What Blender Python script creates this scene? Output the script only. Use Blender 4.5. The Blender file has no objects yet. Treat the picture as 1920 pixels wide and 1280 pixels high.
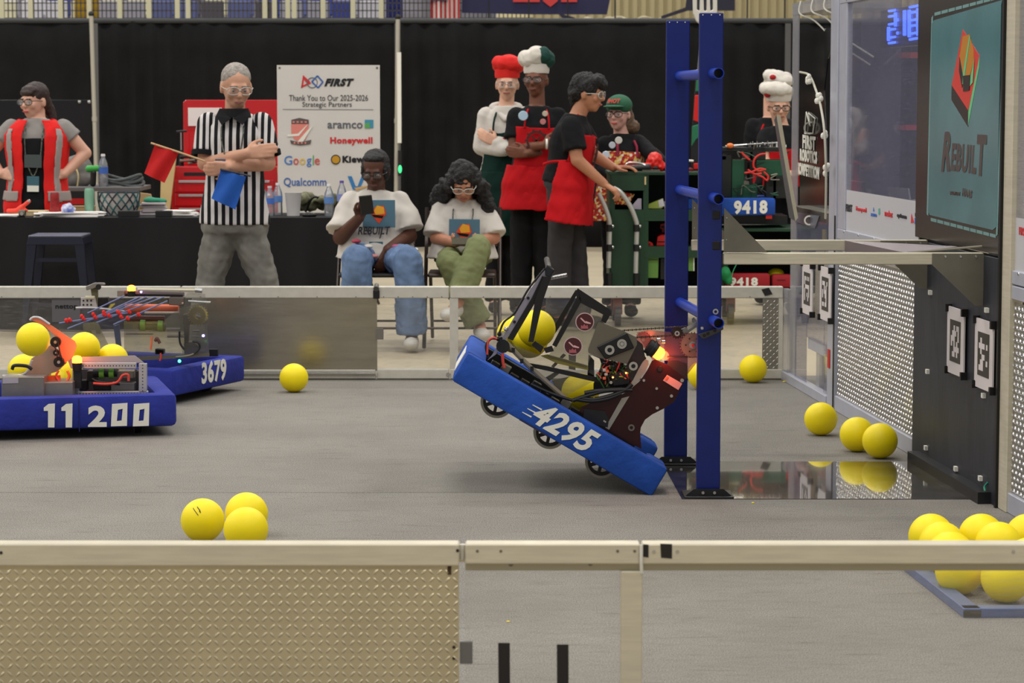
import bpy, bmesh, math, random
import numpy as np
from mathutils import Vector as V, Matrix as M4
random.seed(7)
sc = bpy.context.scene
COL = sc.collection
PI = math.pi
# ------------------------------------------------------------------ camera
FPX, HC, TH = 4804.9, 1.496, 0.09277
cam = bpy.data.cameras.new('camera'); cam.lens = FPX * 36 / 1920; cam.sensor_width = 36; cam.clip_end = 200
camo = bpy.data.objects.new('camera', cam); COL.objects.link(camo)
camo.location = (0, 0, HC); camo.rotation_euler = (PI / 2 - TH, 0, 0)
sc.camera = camo
cam.dof.use_dof = True; cam.dof.focus_distance = 10.0; cam.dof.aperture_fstop = 9.0
# ------------------------------------------------------------------ world, lights, exposure
sc.view_settings.view_transform = 'Standard'; sc.view_settings.look = 'None'
sc.view_settings.gamma = 1; sc.view_settings.use_curve_mapping = False
sc.view_settings.exposure = 0.16
w = bpy.data.worlds.new('arena_air'); sc.world = w; w.use_nodes = True
w.node_tree.nodes['Background'].inputs[0].default_value = (0.80, 0.79, 0.80, 1)
w.node_tree.nodes['Background'].inputs[1].default_value = 0.42
def area(x, y, z, sx, sy, e, col=(1, .97, .91), rot=(0, 0, 0)):
    l = bpy.data.lights.new('arena_lamp', 'AREA'); l.shape = 'RECTANGLE'; l.size = sx; l.size_y = sy; l.energy = e; l.color = col
    o = bpy.data.objects.new('arena_lamp', l); COL.objects.link(o); o.location = (x, y, z); o.rotation_euler = rot
for gy in (1.0, 8.0, 15.0, 22.0, 29.0):
    for gx in (-21.0, -14.0, -7.0, 0.0, 7.0):
        area(gx, gy, 10.0, 2.6, 0.9, 215)
# ------------------------------------------------------------------ pixel <-> place helpers
CF = V((0, math.cos(TH), -math.sin(TH))); CU = V((0, math.sin(TH), math.cos(TH))); CP = V((0, 0, HC))
def ray(px, py): return CF * FPX + V((1, 0, 0)) * (px - 960) + CU * (640 - py)
def P(px, py, Y):                       # the point seen at a pixel, at distance Y across the field
    d = ray(px, py); return CP + d * (Y / d.y)
def F(px, py, z=0.0):                   # the point seen at a pixel, at height z
    d = ray(px, py); return CP + d * ((z - HC) / d.z)
WA = F(1467, 709); WB = F(1870, 946)    # alliance wall base line
WD = (WA - WB).normalized()             # along the wall, away from the camera
WN = V((-WD.y, WD.x, 0)); WN = WN if WN.x < 0 else -WN   # towards the field
def W(px, py, off=0.0):                 # the point of the wall plane seen at a pixel
    d = ray(px, py); o = WA + WN * off
    return CP + d * ((o - CP).dot(WN) / d.dot(WN))
def WY(y, z, off=0.0):                  # wall point at depth y, height z
    return WA + WD * ((y - WA.y) / WD.y) + V((0, 0, z)) + WN * off
def c8(r, g, b): return tuple((x / 255 / 12.92) if x / 255 <= .04045 else ((x / 255 + .055) / 1.055) ** 2.4 for x in (r, g, b)) + (1,)
# ------------------------------------------------------------------ materials
_m = {}
def mat(name, col, rough=.6, metal=0, noise=0, nscale=20, bump=0, bscale=60, emit=0, alpha=1, trans=0, ior=1.45, spec=.5, col2=None, stretch=None, coat=0):
    if name in _m: return _m[name]
    m = bpy.data.materials.new(name); m.use_nodes = True; _m[name] = m
    nt = m.node_tree; b = nt.nodes['Principled BSDF']
    b.inputs['Base Color'].default_value = col; b.inputs['Roughness'].default_value = rough; b.inputs['Metallic'].default_value = metal
    b.inputs['Specular IOR Level'].default_value = spec; b.inputs['IOR'].default_value = ior
    b.inputs['Coat Weight'].default_value = coat
    m.diffuse_color = col
    if emit:
        b.inputs['Emission Color'].default_value = col; b.inputs['Emission Strength'].default_value = emit
    tc = nt.nodes.new('ShaderNodeTexCoord'); mp = nt.nodes.new('ShaderNodeMapping'); nt.links.new(tc.outputs['Object'], mp.inputs[0])
    if stretch: mp.inputs['Scale'].default_value = stretch
    n = nt.nodes.new('ShaderNodeTexNoise'); n.inputs['Scale'].default_value = nscale; n.inputs['Detail'].default_value = 6
    nt.links.new(mp.outputs[0], n.inputs['Vector'])
    if noise or col2:
        r = nt.nodes.new('ShaderNodeMix'); r.data_type = 'RGBA'
        c2 = col2 or tuple(min(1, c * (1 - noise)) for c in col[:3]) + (1,)
        r.inputs['A'].default_value = col if col2 else tuple(min(1, c * (1 + noise)) for c in col[:3]) + (1,)
        r.inputs['B'].default_value = c2
        rp = nt.nodes.new('ShaderNodeValToRGB'); rp.color_ramp.elements[0].position = .35; rp.color_ramp.elements[1].position = .65
        nt.links.new(n.outputs['Fac'], rp.inputs[0]); nt.links.new(rp.outputs[0], r.inputs['Factor']); nt.links.new(r.outputs['Result'], b.inputs['Base Color'])
    if bump:
        n2 = nt.nodes.new('ShaderNodeTexNoise'); n2.inputs['Scale'].default_value = bscale; n2.inputs['Detail'].default_value = 4
        nt.links.new(mp.outputs[0], n2.inputs['Vector'])
        bp = nt.nodes.new('ShaderNodeBump'); bp.inputs['Strength'].default_value = bump; bp.inputs['Distance'].default_value = .01
        nt.links.new(n2.outputs['Fac'], bp.inputs['Height']); nt.links.new(bp.outputs[0], b.inputs['Normal'])
    return m
def clear(name, tint=(1, 1, 1, 1), haze=.06, hazecol=(.6, .6, .62, 1), rough=.08, gloss=1.0, scratch=0):
    if name in _m: return _m[name]
    m = bpy.data.materials.new(name); m.use_nodes = True; _m[name] = m
    nt = m.node_tree; nt.nodes.clear(); N = nt.nodes.new; L = nt.links.new
    out = N('ShaderNodeOutputMaterial'); tr = N('ShaderNodeBsdfTransparent'); tr.inputs[0].default_value = tint
    df = N('ShaderNodeBsdfDiffuse'); df.inputs[0].default_value = hazecol
    gl = N('ShaderNodeBsdfGlossy'); gl.inputs['Roughness'].default_value = rough
    fr = N('ShaderNodeFresnel'); fr.inputs[0].default_value = 1.5
    m1 = N('ShaderNodeMixShader'); m2 = N('ShaderNodeMixShader'); m1.inputs[0].default_value = haze
    L(tr.outputs[0], m1.inputs[1]); L(df.outputs[0], m1.inputs[2])
    mu = N('ShaderNodeMath'); mu.operation = 'MULTIPLY'; mu.inputs[1].default_value = gloss; mu.use_clamp = True
    L(fr.outputs[0], mu.inputs[0]); L(mu.outputs[0], m2.inputs[0]); L(m1.outputs[0], m2.inputs[1]); L(gl.outputs[0], m2.inputs[2])
    L(m2.outputs[0], out.inputs[0])
    if scratch:
        tc = N('ShaderNodeTexCoord'); mp = N('ShaderNodeMapping'); mp.inputs['Scale'].default_value = (3, 3, 30); mp.inputs['Rotation'].default_value = (0, .5, 0)
        n = N('ShaderNodeTexNoise'); n.inputs['Scale'].default_value = 6; n.inputs['Detail'].default_value = 8
        rp = N('ShaderNodeValToRGB'); rp.color_ramp.elements[0].position = .5; rp.color_ramp.elements[1].position = .8
        rp.color_ramp.elements[0].color = (haze,) * 3 + (1,); rp.color_ramp.elements[1].color = (haze + scratch,) * 3 + (1,)
        L(tc.outputs['Object'], mp.inputs[0]); L(mp.outputs[0], n.inputs['Vector']); L(n.outputs['Fac'], rp.inputs[0]); L(rp.outputs[0], m1.inputs[0])
    m.diffuse_color = tint
    return m
# ------------------------------------------------------------------ mesh builder
class B:
    def __init__(s): s.v = []; s.f = []; s.m = []; s.mi = 0
    def add(s, vs, fs):
        o = len(s.v); s.v += [tuple(x) for x in vs]
        for f in fs: s.f.append(tuple(i + o for i in f)); s.m.append(s.mi)
        return s
    def box(s, c, d, ax=None):                 # centre, size, optional 3 axis vectors
        c = V(c); a = ax or (V((1, 0, 0)), V((0, 1, 0)), V((0, 0, 1)))
        vs = [c + a[0] * (d[0] / 2 * i) + a[1] * (d[1] / 2 * j) + a[2] * (d[2] / 2 * k) for i in (-1, 1) for j in (-1, 1) for k in (-1, 1)]
        return s.add(vs, [(0, 1, 3, 2), (4, 6, 7, 5), (0, 4, 5, 1), (2, 3, 7, 6), (0, 2, 6, 4), (1, 5, 7, 3)])
    def span(s, a, b):                         # box between two corners
        a, b = V(a), V(b); return s.box((a + b) / 2, [abs(x) for x in (b - a)])
    def prism(s, pts, off):                    # extruded polygon
        n = len(pts); off = V(off); vs = [V(p) for p in pts] + [V(p) + off for p in pts]
        return s.add(vs, [tuple(range(n))[::-1], tuple(range(n, 2 * n))] + [(i, (i + 1) % n, n + (i + 1) % n, n + i) for i in range(n)])
    def cone(s, p0, p1, r0, r1, n=14, caps=True):
        p0, p1 = V(p0), V(p1); d = (p1 - p0).normalized()
        u = d.cross(V((0, 0, 1)));  u = u.normalized() if u.length > .05 else V((1, 0, 0)); w_ = d.cross(u)
        vs = []
        for p, r in ((p0, r0), (p1, r1)):
            for i in range(n):
                a = 2 * PI * i / n; vs.append(p + (u * math.cos(a) + w_ * math.sin(a)) * r)
        fs = [(i, (i + 1) % n, n + (i + 1) % n, n + i) for i in range(n)]
        if caps: fs += [tuple(range(n))[::-1], tuple(range(n, 2 * n))]
        return s.add(vs, fs)
    def ring(s, p0, p1, ro, ri, n=20):         # tube with a hole
        p0, p1 = V(p0), V(p1); d = (p1 - p0).normalized()
        u = d.cross(V((0, 0, 1))); u = u.normalized() if u.length > .05 else V((1, 0, 0)); w_ = d.cross(u); vs = []
        for p, r in ((p0, ro), (p1, ro), (p1, ri), (p0, ri)):
            for i in range(n):
                a = 2 * PI * i / n; vs.append(p + (u * math.cos(a) + w_ * math.sin(a)) * r)
        return s.add(vs, [(k * n + i, k * n + (i + 1) % n, ((k + 1) % 4) * n + (i + 1) % n, ((k + 1) % 4) * n + i) for k in range(4) for i in range(n)])
    def ell(s, c, r, ax=None, nu=14, nv=9):
        c = V(c); a = ax or (V((1, 0, 0)), V((0, 1, 0)), V((0, 0, 1)))
        if not hasattr(r, '__len__'): r = (r, r, r)
        vs = [c + a[2] * r[2]]
        for j in range(1, nv):
            t = PI * j / nv
            for i in range(nu):
                p = 2 * PI * i / nu
                vs.append(c + a[0] * (r[0] * math.sin(t) * math.cos(p)) + a[1] * (r[1] * math.sin(t) * math.sin(p)) + a[2] * (r[2] * math.cos(t)))
        vs.append(c - a[2] * r[2]); e = len(vs) - 1
        fs = [(0, 1 + i, 1 + (i + 1) % nu) for i in range(nu)]
        for j in range(nv - 2):
            for i in range(nu):
                q = 1 + j * nu; fs.append((q + i, q + nu + i, q + nu + (i + 1) % nu, q + (i + 1) % nu))
        q = 1 + (nv - 2) * nu; fs += [(q + i, e, q + (i + 1) % nu) for i in range(nu)]
        return s.add(vs, fs)
    def cap(s, p0, p1, r0, r1=None):
        r1 = r0 if r1 is None else r1
        s.cone(p0, p1, r0, r1, 14); s.ell(p0, r0 * .995); return s.ell(p1, r1 * .995)
    def tube(s, pts, r, n=7):
        pts = [V(p) for p in pts]; rings = []; u = None
        for i, p in enumerate(pts):
            d = (pts[min(i + 1, len(pts) - 1)] - pts[max(i - 1, 0)]).normalized()
            if u is None:
                u = d.cross(V((0, 0, 1))); u = u.normalized() if u.length > .05 else V((1, 0, 0))
            u = (u - d * u.dot(d)).normalized(); w_ = d.cross(u)
            rings.append([p + (u * math.cos(2 * PI * k / n) + w_ * math.sin(2 * PI * k / n)) * r for k in range(n)])
        vs = [q for rg in rings for q in rg]; m = len(pts)
        fs = [(i * n + k, i * n + (k + 1) % n, (i + 1) * n + (k + 1) % n, (i + 1) * n + k) for i in range(m - 1) for k in range(n)]
        fs += [tuple(range(n))[::-1], tuple(range((m - 1) * n, m * n))]
        return s.add(vs, fs)
    def lathe(s, base, prof, n=18, ax=None):    # profile [(r,z)...] about an axis
        base = V(base); a = ax or (V((1, 0, 0)), V((0, 1, 0)), V((0, 0, 1))); vs = []
        for r, z in prof:
            for i in range(n):
                t = 2 * PI * i / n; vs.append(base + a[0] * (r * math.cos(t)) + a[1] * (r * math.sin(t)) + a[2] * z)
        m = len(prof); fs = [(j * n + i, j * n + (i + 1) % n, (j + 1) * n + (i + 1) % n, (j + 1) * n + i) for j in range(m - 1) for i in range(n)]
        fs += [tuple(range(n))[::-1], tuple(range((m - 1) * n, m * n))]
        return s.add(vs, fs)
    def loft(s, secs, n=24, arc=None, th=0):    # secs: (centre, side, front, half width, half depth)
        full = arc is None; a0, a1 = (0, 2 * PI) if full else arc; rings = []
        cnt = n if full else n + 1
        for (c, sd, fr, hw, hd) in secs:
            rg = []
            for i in range(cnt):
                t = a0 + (a1 - a0) * i / n; x, y = math.cos(t), math.sin(t)
                q = (abs(x) ** 2.4 + abs(y) ** 2.4) ** (-1 / 2.4)
                rg.append(V(c) + sd * (x * q * hw) + fr * (y * q * hd))
            rings.append(rg)
        m = len(rings)
        if full:
            vs = [p for r in rings for p in r]
            fs = [(j * n + i, j * n + (i + 1) % n, (j + 1) * n + (i + 1) % n, (j + 1) * n + i) for j in range(m - 1) for i in range(n)]
            return s.add(vs, fs + [tuple(range(n))[::-1], tuple(range((m - 1) * n, m * n))])
        vs = [p for r in rings for p in r]
        for j, (c, sd, fr, hw, hd) in enumerate(secs):
            for p in rings[j]: vs.append(V(c) + (p - V(c)) * (1 - th / max(hw, .05)))
        K = m * cnt; fs = []
        for j in range(m - 1):
            for i in range(n):
                a, b, c_, d = j * cnt + i, j * cnt + i + 1, (j + 1) * cnt + i + 1, (j + 1) * cnt + i
                fs += [(a, b, c_, d), (K + a, K + d, K + c_, K + b)]
            for i in (0, n):
                a, d = j * cnt + i, (j + 1) * cnt + i; fs.append((a, d, K + d, K + a))
        for j in (0, m - 1):
            for i in range(n):
                a, b = j * cnt + i, j * cnt + i + 1; fs.append((a, b, K + b, K + a))
        return s.add(vs, fs)
    def build(s, name, mats, parent=None, smooth=False, bevel=0, voxel=0, sm=3, wr=0, wf=18, seed=0):
        mats = mats if isinstance(mats, (list, tuple)) else [mats]
        o = V((0, 0, 0)); p = parent
        while p is not None: o += p.location; p = p.parent
        me = bpy.data.meshes.new(name); me.from_pydata([V(v) - o for v in s.v], [], s.f)
        for m in mats: me.materials.append(m)
        if len(mats) > 1: me.polygons.foreach_set('material_index', s.m)
        bm = bmesh.new(); bm.from_mesh(me); bmesh.ops.recalc_face_normals(bm, faces=bm.faces)
        if bevel:
            es = [e for e in bm.edges if len(e.link_faces) == 2 and e.calc_face_angle(0) > .5]
            bmesh.ops.bevel(bm, geom=es, offset=bevel, segments=2 if bevel > .004 else 1, affect='EDGES', profile=.5, clamp_overlap=True)
        bm.to_mesh(me); bm.free()
        ob = bpy.data.objects.new(name, me); COL.objects.link(ob)
        if voxel:
            md = ob.modifiers.new('r', 'REMESH'); md.mode = 'VOXEL'; md.voxel_size = voxel; md.adaptivity = 0
            if sm: s2 = ob.modifiers.new('s', 'SMOOTH'); s2.factor = .5; s2.iterations = sm
            dg = bpy.context.evaluated_depsgraph_get(); nm = bpy.data.meshes.new_from_object(ob.evaluated_get(dg))
            ob.modifiers.clear(); ob.data = nm; bpy.data.meshes.remove(me); me = nm; smooth = True
            me.materials.clear()
            for m in mats: me.materials.append(m)
            if wr:
                n = len(me.vertices); co = np.empty(n * 3); me.vertices.foreach_get('co', co); co = co.reshape(-1, 3)
                no = np.empty(n * 3); me.vertex_normals.foreach_get('vector', no); no = no.reshape(-1, 3)
                rg = np.random.default_rng(seed + 5); d = np.zeros(n)
                for k in range(7):
                    a = rg.normal(size=3); a /= np.linalg.norm(a); b = rg.normal(size=3); ff = wf * (1 + .45 * k)
                    d += np.sin(co @ a * ff + 2.5 * np.sin(co @ b * ff * .5 + k) + k * 1.7) / (1 + .35 * k)
                d = 1 - np.abs(d) if False else d
                co = co + no * (d * wr / 2.2)[:, None]; me.vertices.foreach_set('co', co.ravel()); me.update()
        if smooth:
            me.polygons.foreach_set('use_smooth', [True] * len(me.polygons))
            if not voxel:
                try: me.set_sharp_from_angle(angle=.7)
                except Exception: pass
        if parent: ob.parent = parent
        return ob
def thing(name, label, cat, loc, group=None):
    o = bpy.data.objects.new(name, None); COL.objects.link(o); o.location = loc; o.empty_display_size = .1
    o['label'] = label; o['category'] = cat
    if group: o['group'] = group
    return o
def tag(o, label, cat, group=None):
    o['label'] = label; o['category'] = cat
    if group: o['group'] = group
    return o
def struct(o): o['kind'] = 'structure'; return o
def recenter(o, loc):                       # puts a world-built mesh's origin at its base
    loc = V(loc); o.data.transform(M4.Translation(-loc)); o.location = loc; return o
_fonts = {}
def text(s, o, ex, ey, m, parent, name='lettering', bold=.02, shear=0, t=.0015, keep=False):
    """word laid on a surface: o = lower left corner, ex / ey = full width / height vectors"""
    cu = bpy.data.curves.new('t', 'FONT'); cu.body = s; cu.size = 1; cu.offset = bold; cu.shear = shear; cu.extrude = .5; cu.resolution_u = 3; cu.space_character = 1 + max(0, bold - .01) * 3.2
    ob = bpy.data.objects.new('t', cu); COL.objects.link(ob)
    dg = bpy.context.evaluated_depsgraph_get(); me = bpy.data.meshes.new_from_object(ob.evaluated_get(dg))
    bpy.data.objects.remove(ob)
    n = len(me.vertices); co = np.empty(n * 3); me.vertices.foreach_get('co', co); co = co.reshape(-1, 3)
    mn, mx = co.min(0), co.max(0); u = (co - mn) / np.maximum(mx - mn, 1e-6)
    o, ex, ey = V(o), V(ex), V(ey); nn = ex.cross(ey).normalized()
    if nn.dot(CP - o) < 0: nn = -nn
    w_ = V((0, 0, 0)); p = parent
    while p is not None: w_ += p.location; p = p.parent
    X = np.array(o - w_) + u[:, :1] * np.array(ex) + u[:, 1:2] * np.array(ey) + u[:, 2:3] * np.array(nn) * t
    me.vertices.foreach_set('co', X.ravel()); me.update(); me.materials.clear(); me.materials.append(m)
    r = bpy.data.objects.new(name, me); COL.objects.link(r); r.parent = parent; me.name = name
    return r
def bez(p, n=10):                            # Catmull-Rom through points
    p = [V(q) for q in p]; p = [p[0] * 2 - p[1]] + p + [p[-1] * 2 - p[-2]]; out = []
    for i in range(1, len(p) - 2):
        for k in range(n):
            t = k / n; a, b, c, d = p[i - 1:i + 3]
            out.append(.5 * ((2 * b) + (c - a) * t + (2 * a - 5 * b + 4 * c - d) * t * t + (3 * b - a - 3 * c + d) * t ** 3))
    return out + [p[-2]]
# ------------------------------------------------------------------ shared materials
ALU = mat('rail_aluminium', c8(206, 198, 176), .45, .2, noise=.06, nscale=9, stretch=(1, 1, 12))
ALUB = mat('wall_aluminium', c8(186, 188, 200), .35, .3, noise=.05, nscale=8)
ALUD = mat('dull_metal', c8(120, 116, 104), .4, .6, noise=.15, nscale=5)
STEEL = mat('bright_steel', c8(190, 190, 188), .25, .9)
BLK = mat('black_plastic', c8(18, 18, 19), .45)
BLKM = mat('black_powder_coat', c8(28, 29, 32), .4, .1, noise=.2, nscale=12)
TAPE = mat('black_gaffer_tape', c8(34, 31, 29), .7)
BLUEP = mat('blue_powder_coat', c8(9, 30, 104), .35, 0, noise=.05)
BLUEF = mat('blue_bumper_fabric', c8(34, 76, 162), .8, noise=.14, nscale=7, bump=.5, bscale=22, spec=.3)
BLUEN = mat('navy_bumper_fabric', c8(40, 50, 138), .8, noise=.14, nscale=7, bump=.5, bscale=22, spec=.3)
WHT = mat('white_print', c8(226, 224, 212), .6)
YEL = mat('yellow_foam', c8(250, 226, 0), .5, noise=.04, nscale=6, bump=.05, bscale=200)
PC = clear('polycarbonate', haze=.05, hazecol=c8(190, 186, 178), rough=.05, gloss=.8, scratch=.12)
PCR = clear('robot_polycarbonate', tint=(.9, .9, .88, 1), haze=.07, hazecol=c8(160, 158, 150), rough=.08, gloss=.9, scratch=.12)
# ------------------------------------------------------------------ floor: arena slab and field carpet
def floor_mat():
    m = mat('field_carpet', c8(124, 119, 111), .92, spec=.2); nt = m.node_tree; N = nt.nodes.new; L = nt.links.new; b = nt.nodes['Principled BSDF']
    tc = N('ShaderNodeTexCoord')
    def nz(scale, st, det=8):
        mp = N('ShaderNodeMapping'); mp.inputs['Scale'].default_value = st; n = N('ShaderNodeTexNoise'); n.inputs['Scale'].default_value = scale; n.inputs['Detail'].default_value = det; n.inputs['Roughness'].default_value = .7
        L(tc.outputs['Object'], mp.inputs[0]); L(mp.outputs[0], n.inputs['Vector']); return n
    a = nz(1.1, (1, 1, 1)); f = nz(260, (1, .5, 1), 3); s = nz(9, (.5, 3.5, 1), 6); t_ = nz(3.2, (1, 1, 1), 4)
    def ramp(n, p0, p1, c0, c1):
        r = N('ShaderNodeValToRGB'); r.color_ramp.elements[0].position = p0; r.color_ramp.elements[1].position = p1
        r.color_ramp.elements[0].color = (c0,) * 3 + (1,); r.color_ramp.elements[1].color = (c1,) * 3 + (1,); L(n.outputs['Fac'], r.inputs[0]); return r
    def mul(x, y):
        q = N('ShaderNodeMix'); q.data_type = 'RGBA'; q.blend_type = 'MULTIPLY'; q.inputs['Factor'].default_value = 1; L(x, q.inputs['A']); L(y, q.inputs['B']); return q.outputs['Result']
    base = N('ShaderNodeRGB'); base.outputs[0].default_value = c8(136, 132, 125)
    x = mul(base.outputs[0], ramp(a, .3, .7, .82, 1.08).outputs[0])
    x = mul(x, ramp(f, .40, .60, .62, 1.30).outputs[0]); x = mul(x, ramp(s, .33, .43, .72, 1.0).outputs[0]); x = mul(x, ramp(t_, .22, .36, .80, 1.0).outputs[0])
    L(x, b.inputs['Base Color'])
    bp = N('ShaderNodeBump'); bp.inputs['Strength'].default_value = .5; bp.inputs['Distance'].default_value = .004; L(f.outputs['Fac'], bp.inputs['Height']); L(bp.outputs[0], b.inputs['Normal'])
    return m
CARPET = floor_mat()
ARENA = mat('arena_floor', c8(172, 160, 136), .5, noise=.06, nscale=2, bump=.05)
struct(B().span((-14, -2, -.06), (14, 36, -.006)).build('floor', ARENA))
Yn, Yf = 5.752, 13.84
seamY = F(600, 923).y
for i, (a, b) in enumerate(((Yn - .35, seamY - .004), (seamY + .003, 14.05))):
    cpt = B().span((-7.5, a, -.006), (2.4, b, 0)).build('carpet', CARPET); struct(cpt)
# the seam strip between the two carpet rolls
struct(B().span((-7.5, seamY - .004, -.006), (2.4, seamY + .003, -.003)).build('carpet_seam', mat('seam_dark', c8(60, 56, 52), .9)))
# crumbs of yellow foam and scuffs lying on the carpet
for i, (x, y, s) in enumerate(((953, 1166, .006), (1783, 716, .01), (1757, 712, .006), (1470, 716, .009), (1412, 943, .006))):
    p = F(x, y); o = B().ell(p + V((0, 0, s * .3)), (s, s * .7, s * .4), nu=7, nv=5).build('foam_crumb', YEL)
    tag(recenter(o, p), ['yellow foam crumb on the carpet behind the clear front rail', 'yellow foam crumb beside the side wall', 'small yellow crumb near the far corner', 'yellow foam crumb in the far right carpet corner', 'yellow foam crumb in front of the shiny black plate'][i], 'crumb')
# ------------------------------------------------------------------ diamond plate
def lugs(o, ex, ey, n, nx, ny, parent, m, s=.018, L_=.0106, w_=.0027, h=.0019):
    b = B(); ux, uy = ex.normalized(), ey.normalized()
    for i in range(nx):
        for j in range(ny):
            c = o + ux * (s * (i + .5)) + uy * (s * (j + .5)); a = PI / 4 if (i + j) % 2 else -PI / 4
            d = ux * math.cos(a) + uy * math.sin(a); e = ux * -math.sin(a) + uy * math.cos(a)
            b.add([c - d * L_ * .9, c - d * L_ * .35 + e * w_, c + d * L_ * .35 + e * w_, c + d * L_ * .9, c + d * L_ * .35 - e * w_, c - d * L_ * .35 - e * w_,
                   c - d * L_ * .3 + n * h, c + d * L_ * .3 + n * h], [(0, 1, 6), (1, 2, 7, 6), (2, 3, 7), (3, 4, 7), (4, 5, 6, 7), (5, 0, 6)])
    ob = b.build('raised_tread_lug', m, parent, smooth=True); ob['kind'] = 'stuff'; return ob
# ------------------------------------------------------------------ near guardrail
DP = mat('diamond_plate', c8(188, 176, 144), .42, .4, noise=.07, nscale=6)
DPL = mat('diamond_plate_lug', c8(204, 192, 160), .27, .7)
def near_rail():
    top = .508
    def xs(px): return P(px, 1030, Yn).x
    # left bay
    r = thing('guardrail_bay', 'near guardrail bay of tread plate under an aluminium top rail, bottom left', 'barrier', (xs(400), Yn, 0))
    x0, x1 = -1.55, xs(862)
    B().span((x0, Yn - .052, top - .0505), (x1, Yn, top)).build('top_rail', ALU, r, bevel=.003)
    pl = B().span((x0, Yn - .046, .02), (x1 - .001, Yn - .042, top - .051)).build('tread_plate', DP, r)
    nx = int((x1 - x0) / .018); lugs(V((x1 - nx * .018, Yn - .046, .02)), V((1, 0, 0)), V((0, 0, 1)), V((0, -1, 0)), nx, 24, pl, DPL)
    B().span((x0, Yn - .05, 0), (x1, Yn, .03)).build('bottom_rail', ALU, r, bevel=.003)
    B().span((xs(840), Yn - .0475, P(840, 1070, Yn).z), (xs(847), Yn - .046, P(840, 1053, Yn).z)).build('slot', mat('rust_dark', c8(58, 40, 20), .7), r)
    for px, py in ((858, 1032), (2, 1036), (851, 1213), (851, 1234)):
        p = P(px, py, Yn - .052); q = p if py < 1100 else P(px, py, Yn - .046)
        B().cone(q, q + V((0, -.002, 0)), .004, .003, 8).build('rivet', BLKM, r)
    # link between the bays
    lk = thing('guardrail_latch', 'short shiny round pin joining the two near guardrail bays', 'latch', (xs(867), Yn - .02, .45))
    B().cone((xs(867), Yn - .02, top - .045), (xs(867), Yn - .02, top - .006), .0085, .0085).build('pin', mat('bright_white_metal', c8(225, 224, 215), .3, .3), lk, smooth=True)
    B().span((xs(862), Yn - .03, top - .045), (xs(873), Yn - .01, top - .039)).build('lug', ALU, lk)
    def clearbay(px0, px1, label, post=True):
        r = thing('guardrail_bay', label, 'barrier', ((xs(px0) + min(xs(px1), 1.35)) / 2, Yn, 0))
        a, b = xs(px0), xs(px1)
        B().span((a, Yn - .052, top - .046), (b, Yn, top)).build('top_rail', ALU, r, bevel=.003)
        B().span((a, Yn - .04, top - .0625), (b, Yn - .012, top - .046)).build('rail_lip', mat('lip_metal', c8(170, 162, 138), .5, .15), r)
        pn = B().span((a, Yn - .034, .03), (b, Yn - .028, top - .05)).build('clear_panel', PC, r)
        B().span((a, Yn - .05, 0), (b, Yn, .04)).build('bottom_rail', ALU, r, bevel=.003)
        return r, pn
    r, pn = clearbay(873, 1198, 'middle near guardrail bay with a clear panel and two black tape strips')
    B().span((xs(1162), Yn - .05, .04), (xs(1203), Yn - .036, top - .0625)).build('post', ALU, r, bevel=.002)
    for x0_, x1_, y in ((934, 956, 1205), (1044, 1066, 1208)):
        a = P(x0_, y, Yn - .036); b = P(x1_, y, Yn - .036)
        B().prism([a, b, V((b.x + .001, b.y, .1)), V((a.x + .001, a.y, .1))], (0, .0012, 0)).build('tape_strip', TAPE, r)
    a = P(862, 1202, Yn - .04); b = P(886, 1244, Yn - .04)
    B().span((a.x, Yn - .042, b.z), (b.x, Yn - .036, a.z)).build('hinge_plate', mat('hinge_grey', c8(110, 110, 108), .4, .3), r, bevel=.0015)
    for px, py in ((895, 1033), (939, 1033), (1158, 1033), (1190, 1033), (958, 1057), (1107, 1056)):
        q = P(px, py, Yn - .052 if py < 1050 else Yn - .04); B().cone(q, q + V((0, -.0015, 0)), .0035 if py < 1050 else .006, .003, 8).build('rivet', ALUD, r)
    r, pn = clearbay(1202, 2080, 'long near guardrail bay with a clear panel and torn tape patches, bottom right')
    for x0_, x1_, y0_, y1_ in ((1204, 1216, 1020, 1045), (1238, 1260, 1019, 1047)):
        a = P(x0_, y0_, Yn - .053); b = P(x1_, y1_, Yn - .053)
        B().prism([a, V((b.x, a.y, a.z - .001)), b, V((a.x + .002, a.y, b.z + .002))], (0, .0012, 0)).build('tape_patch', TAPE, r)
    for px in (1226, 1270, 1900):
        q = P(px, 1034, Yn - .052); B().ring(q, q + V((0, -.0015, 0)), .004, .002, 10).build('rivet', STEEL, r)
    B().tube([(xs(1200), Yn - .055, top - .001), (xs(1200), Yn - .055, top - .04), (xs(1201), Yn - .05, top - .066)], .004).build('corner_strap', WHT, r)
near_rail()
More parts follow.
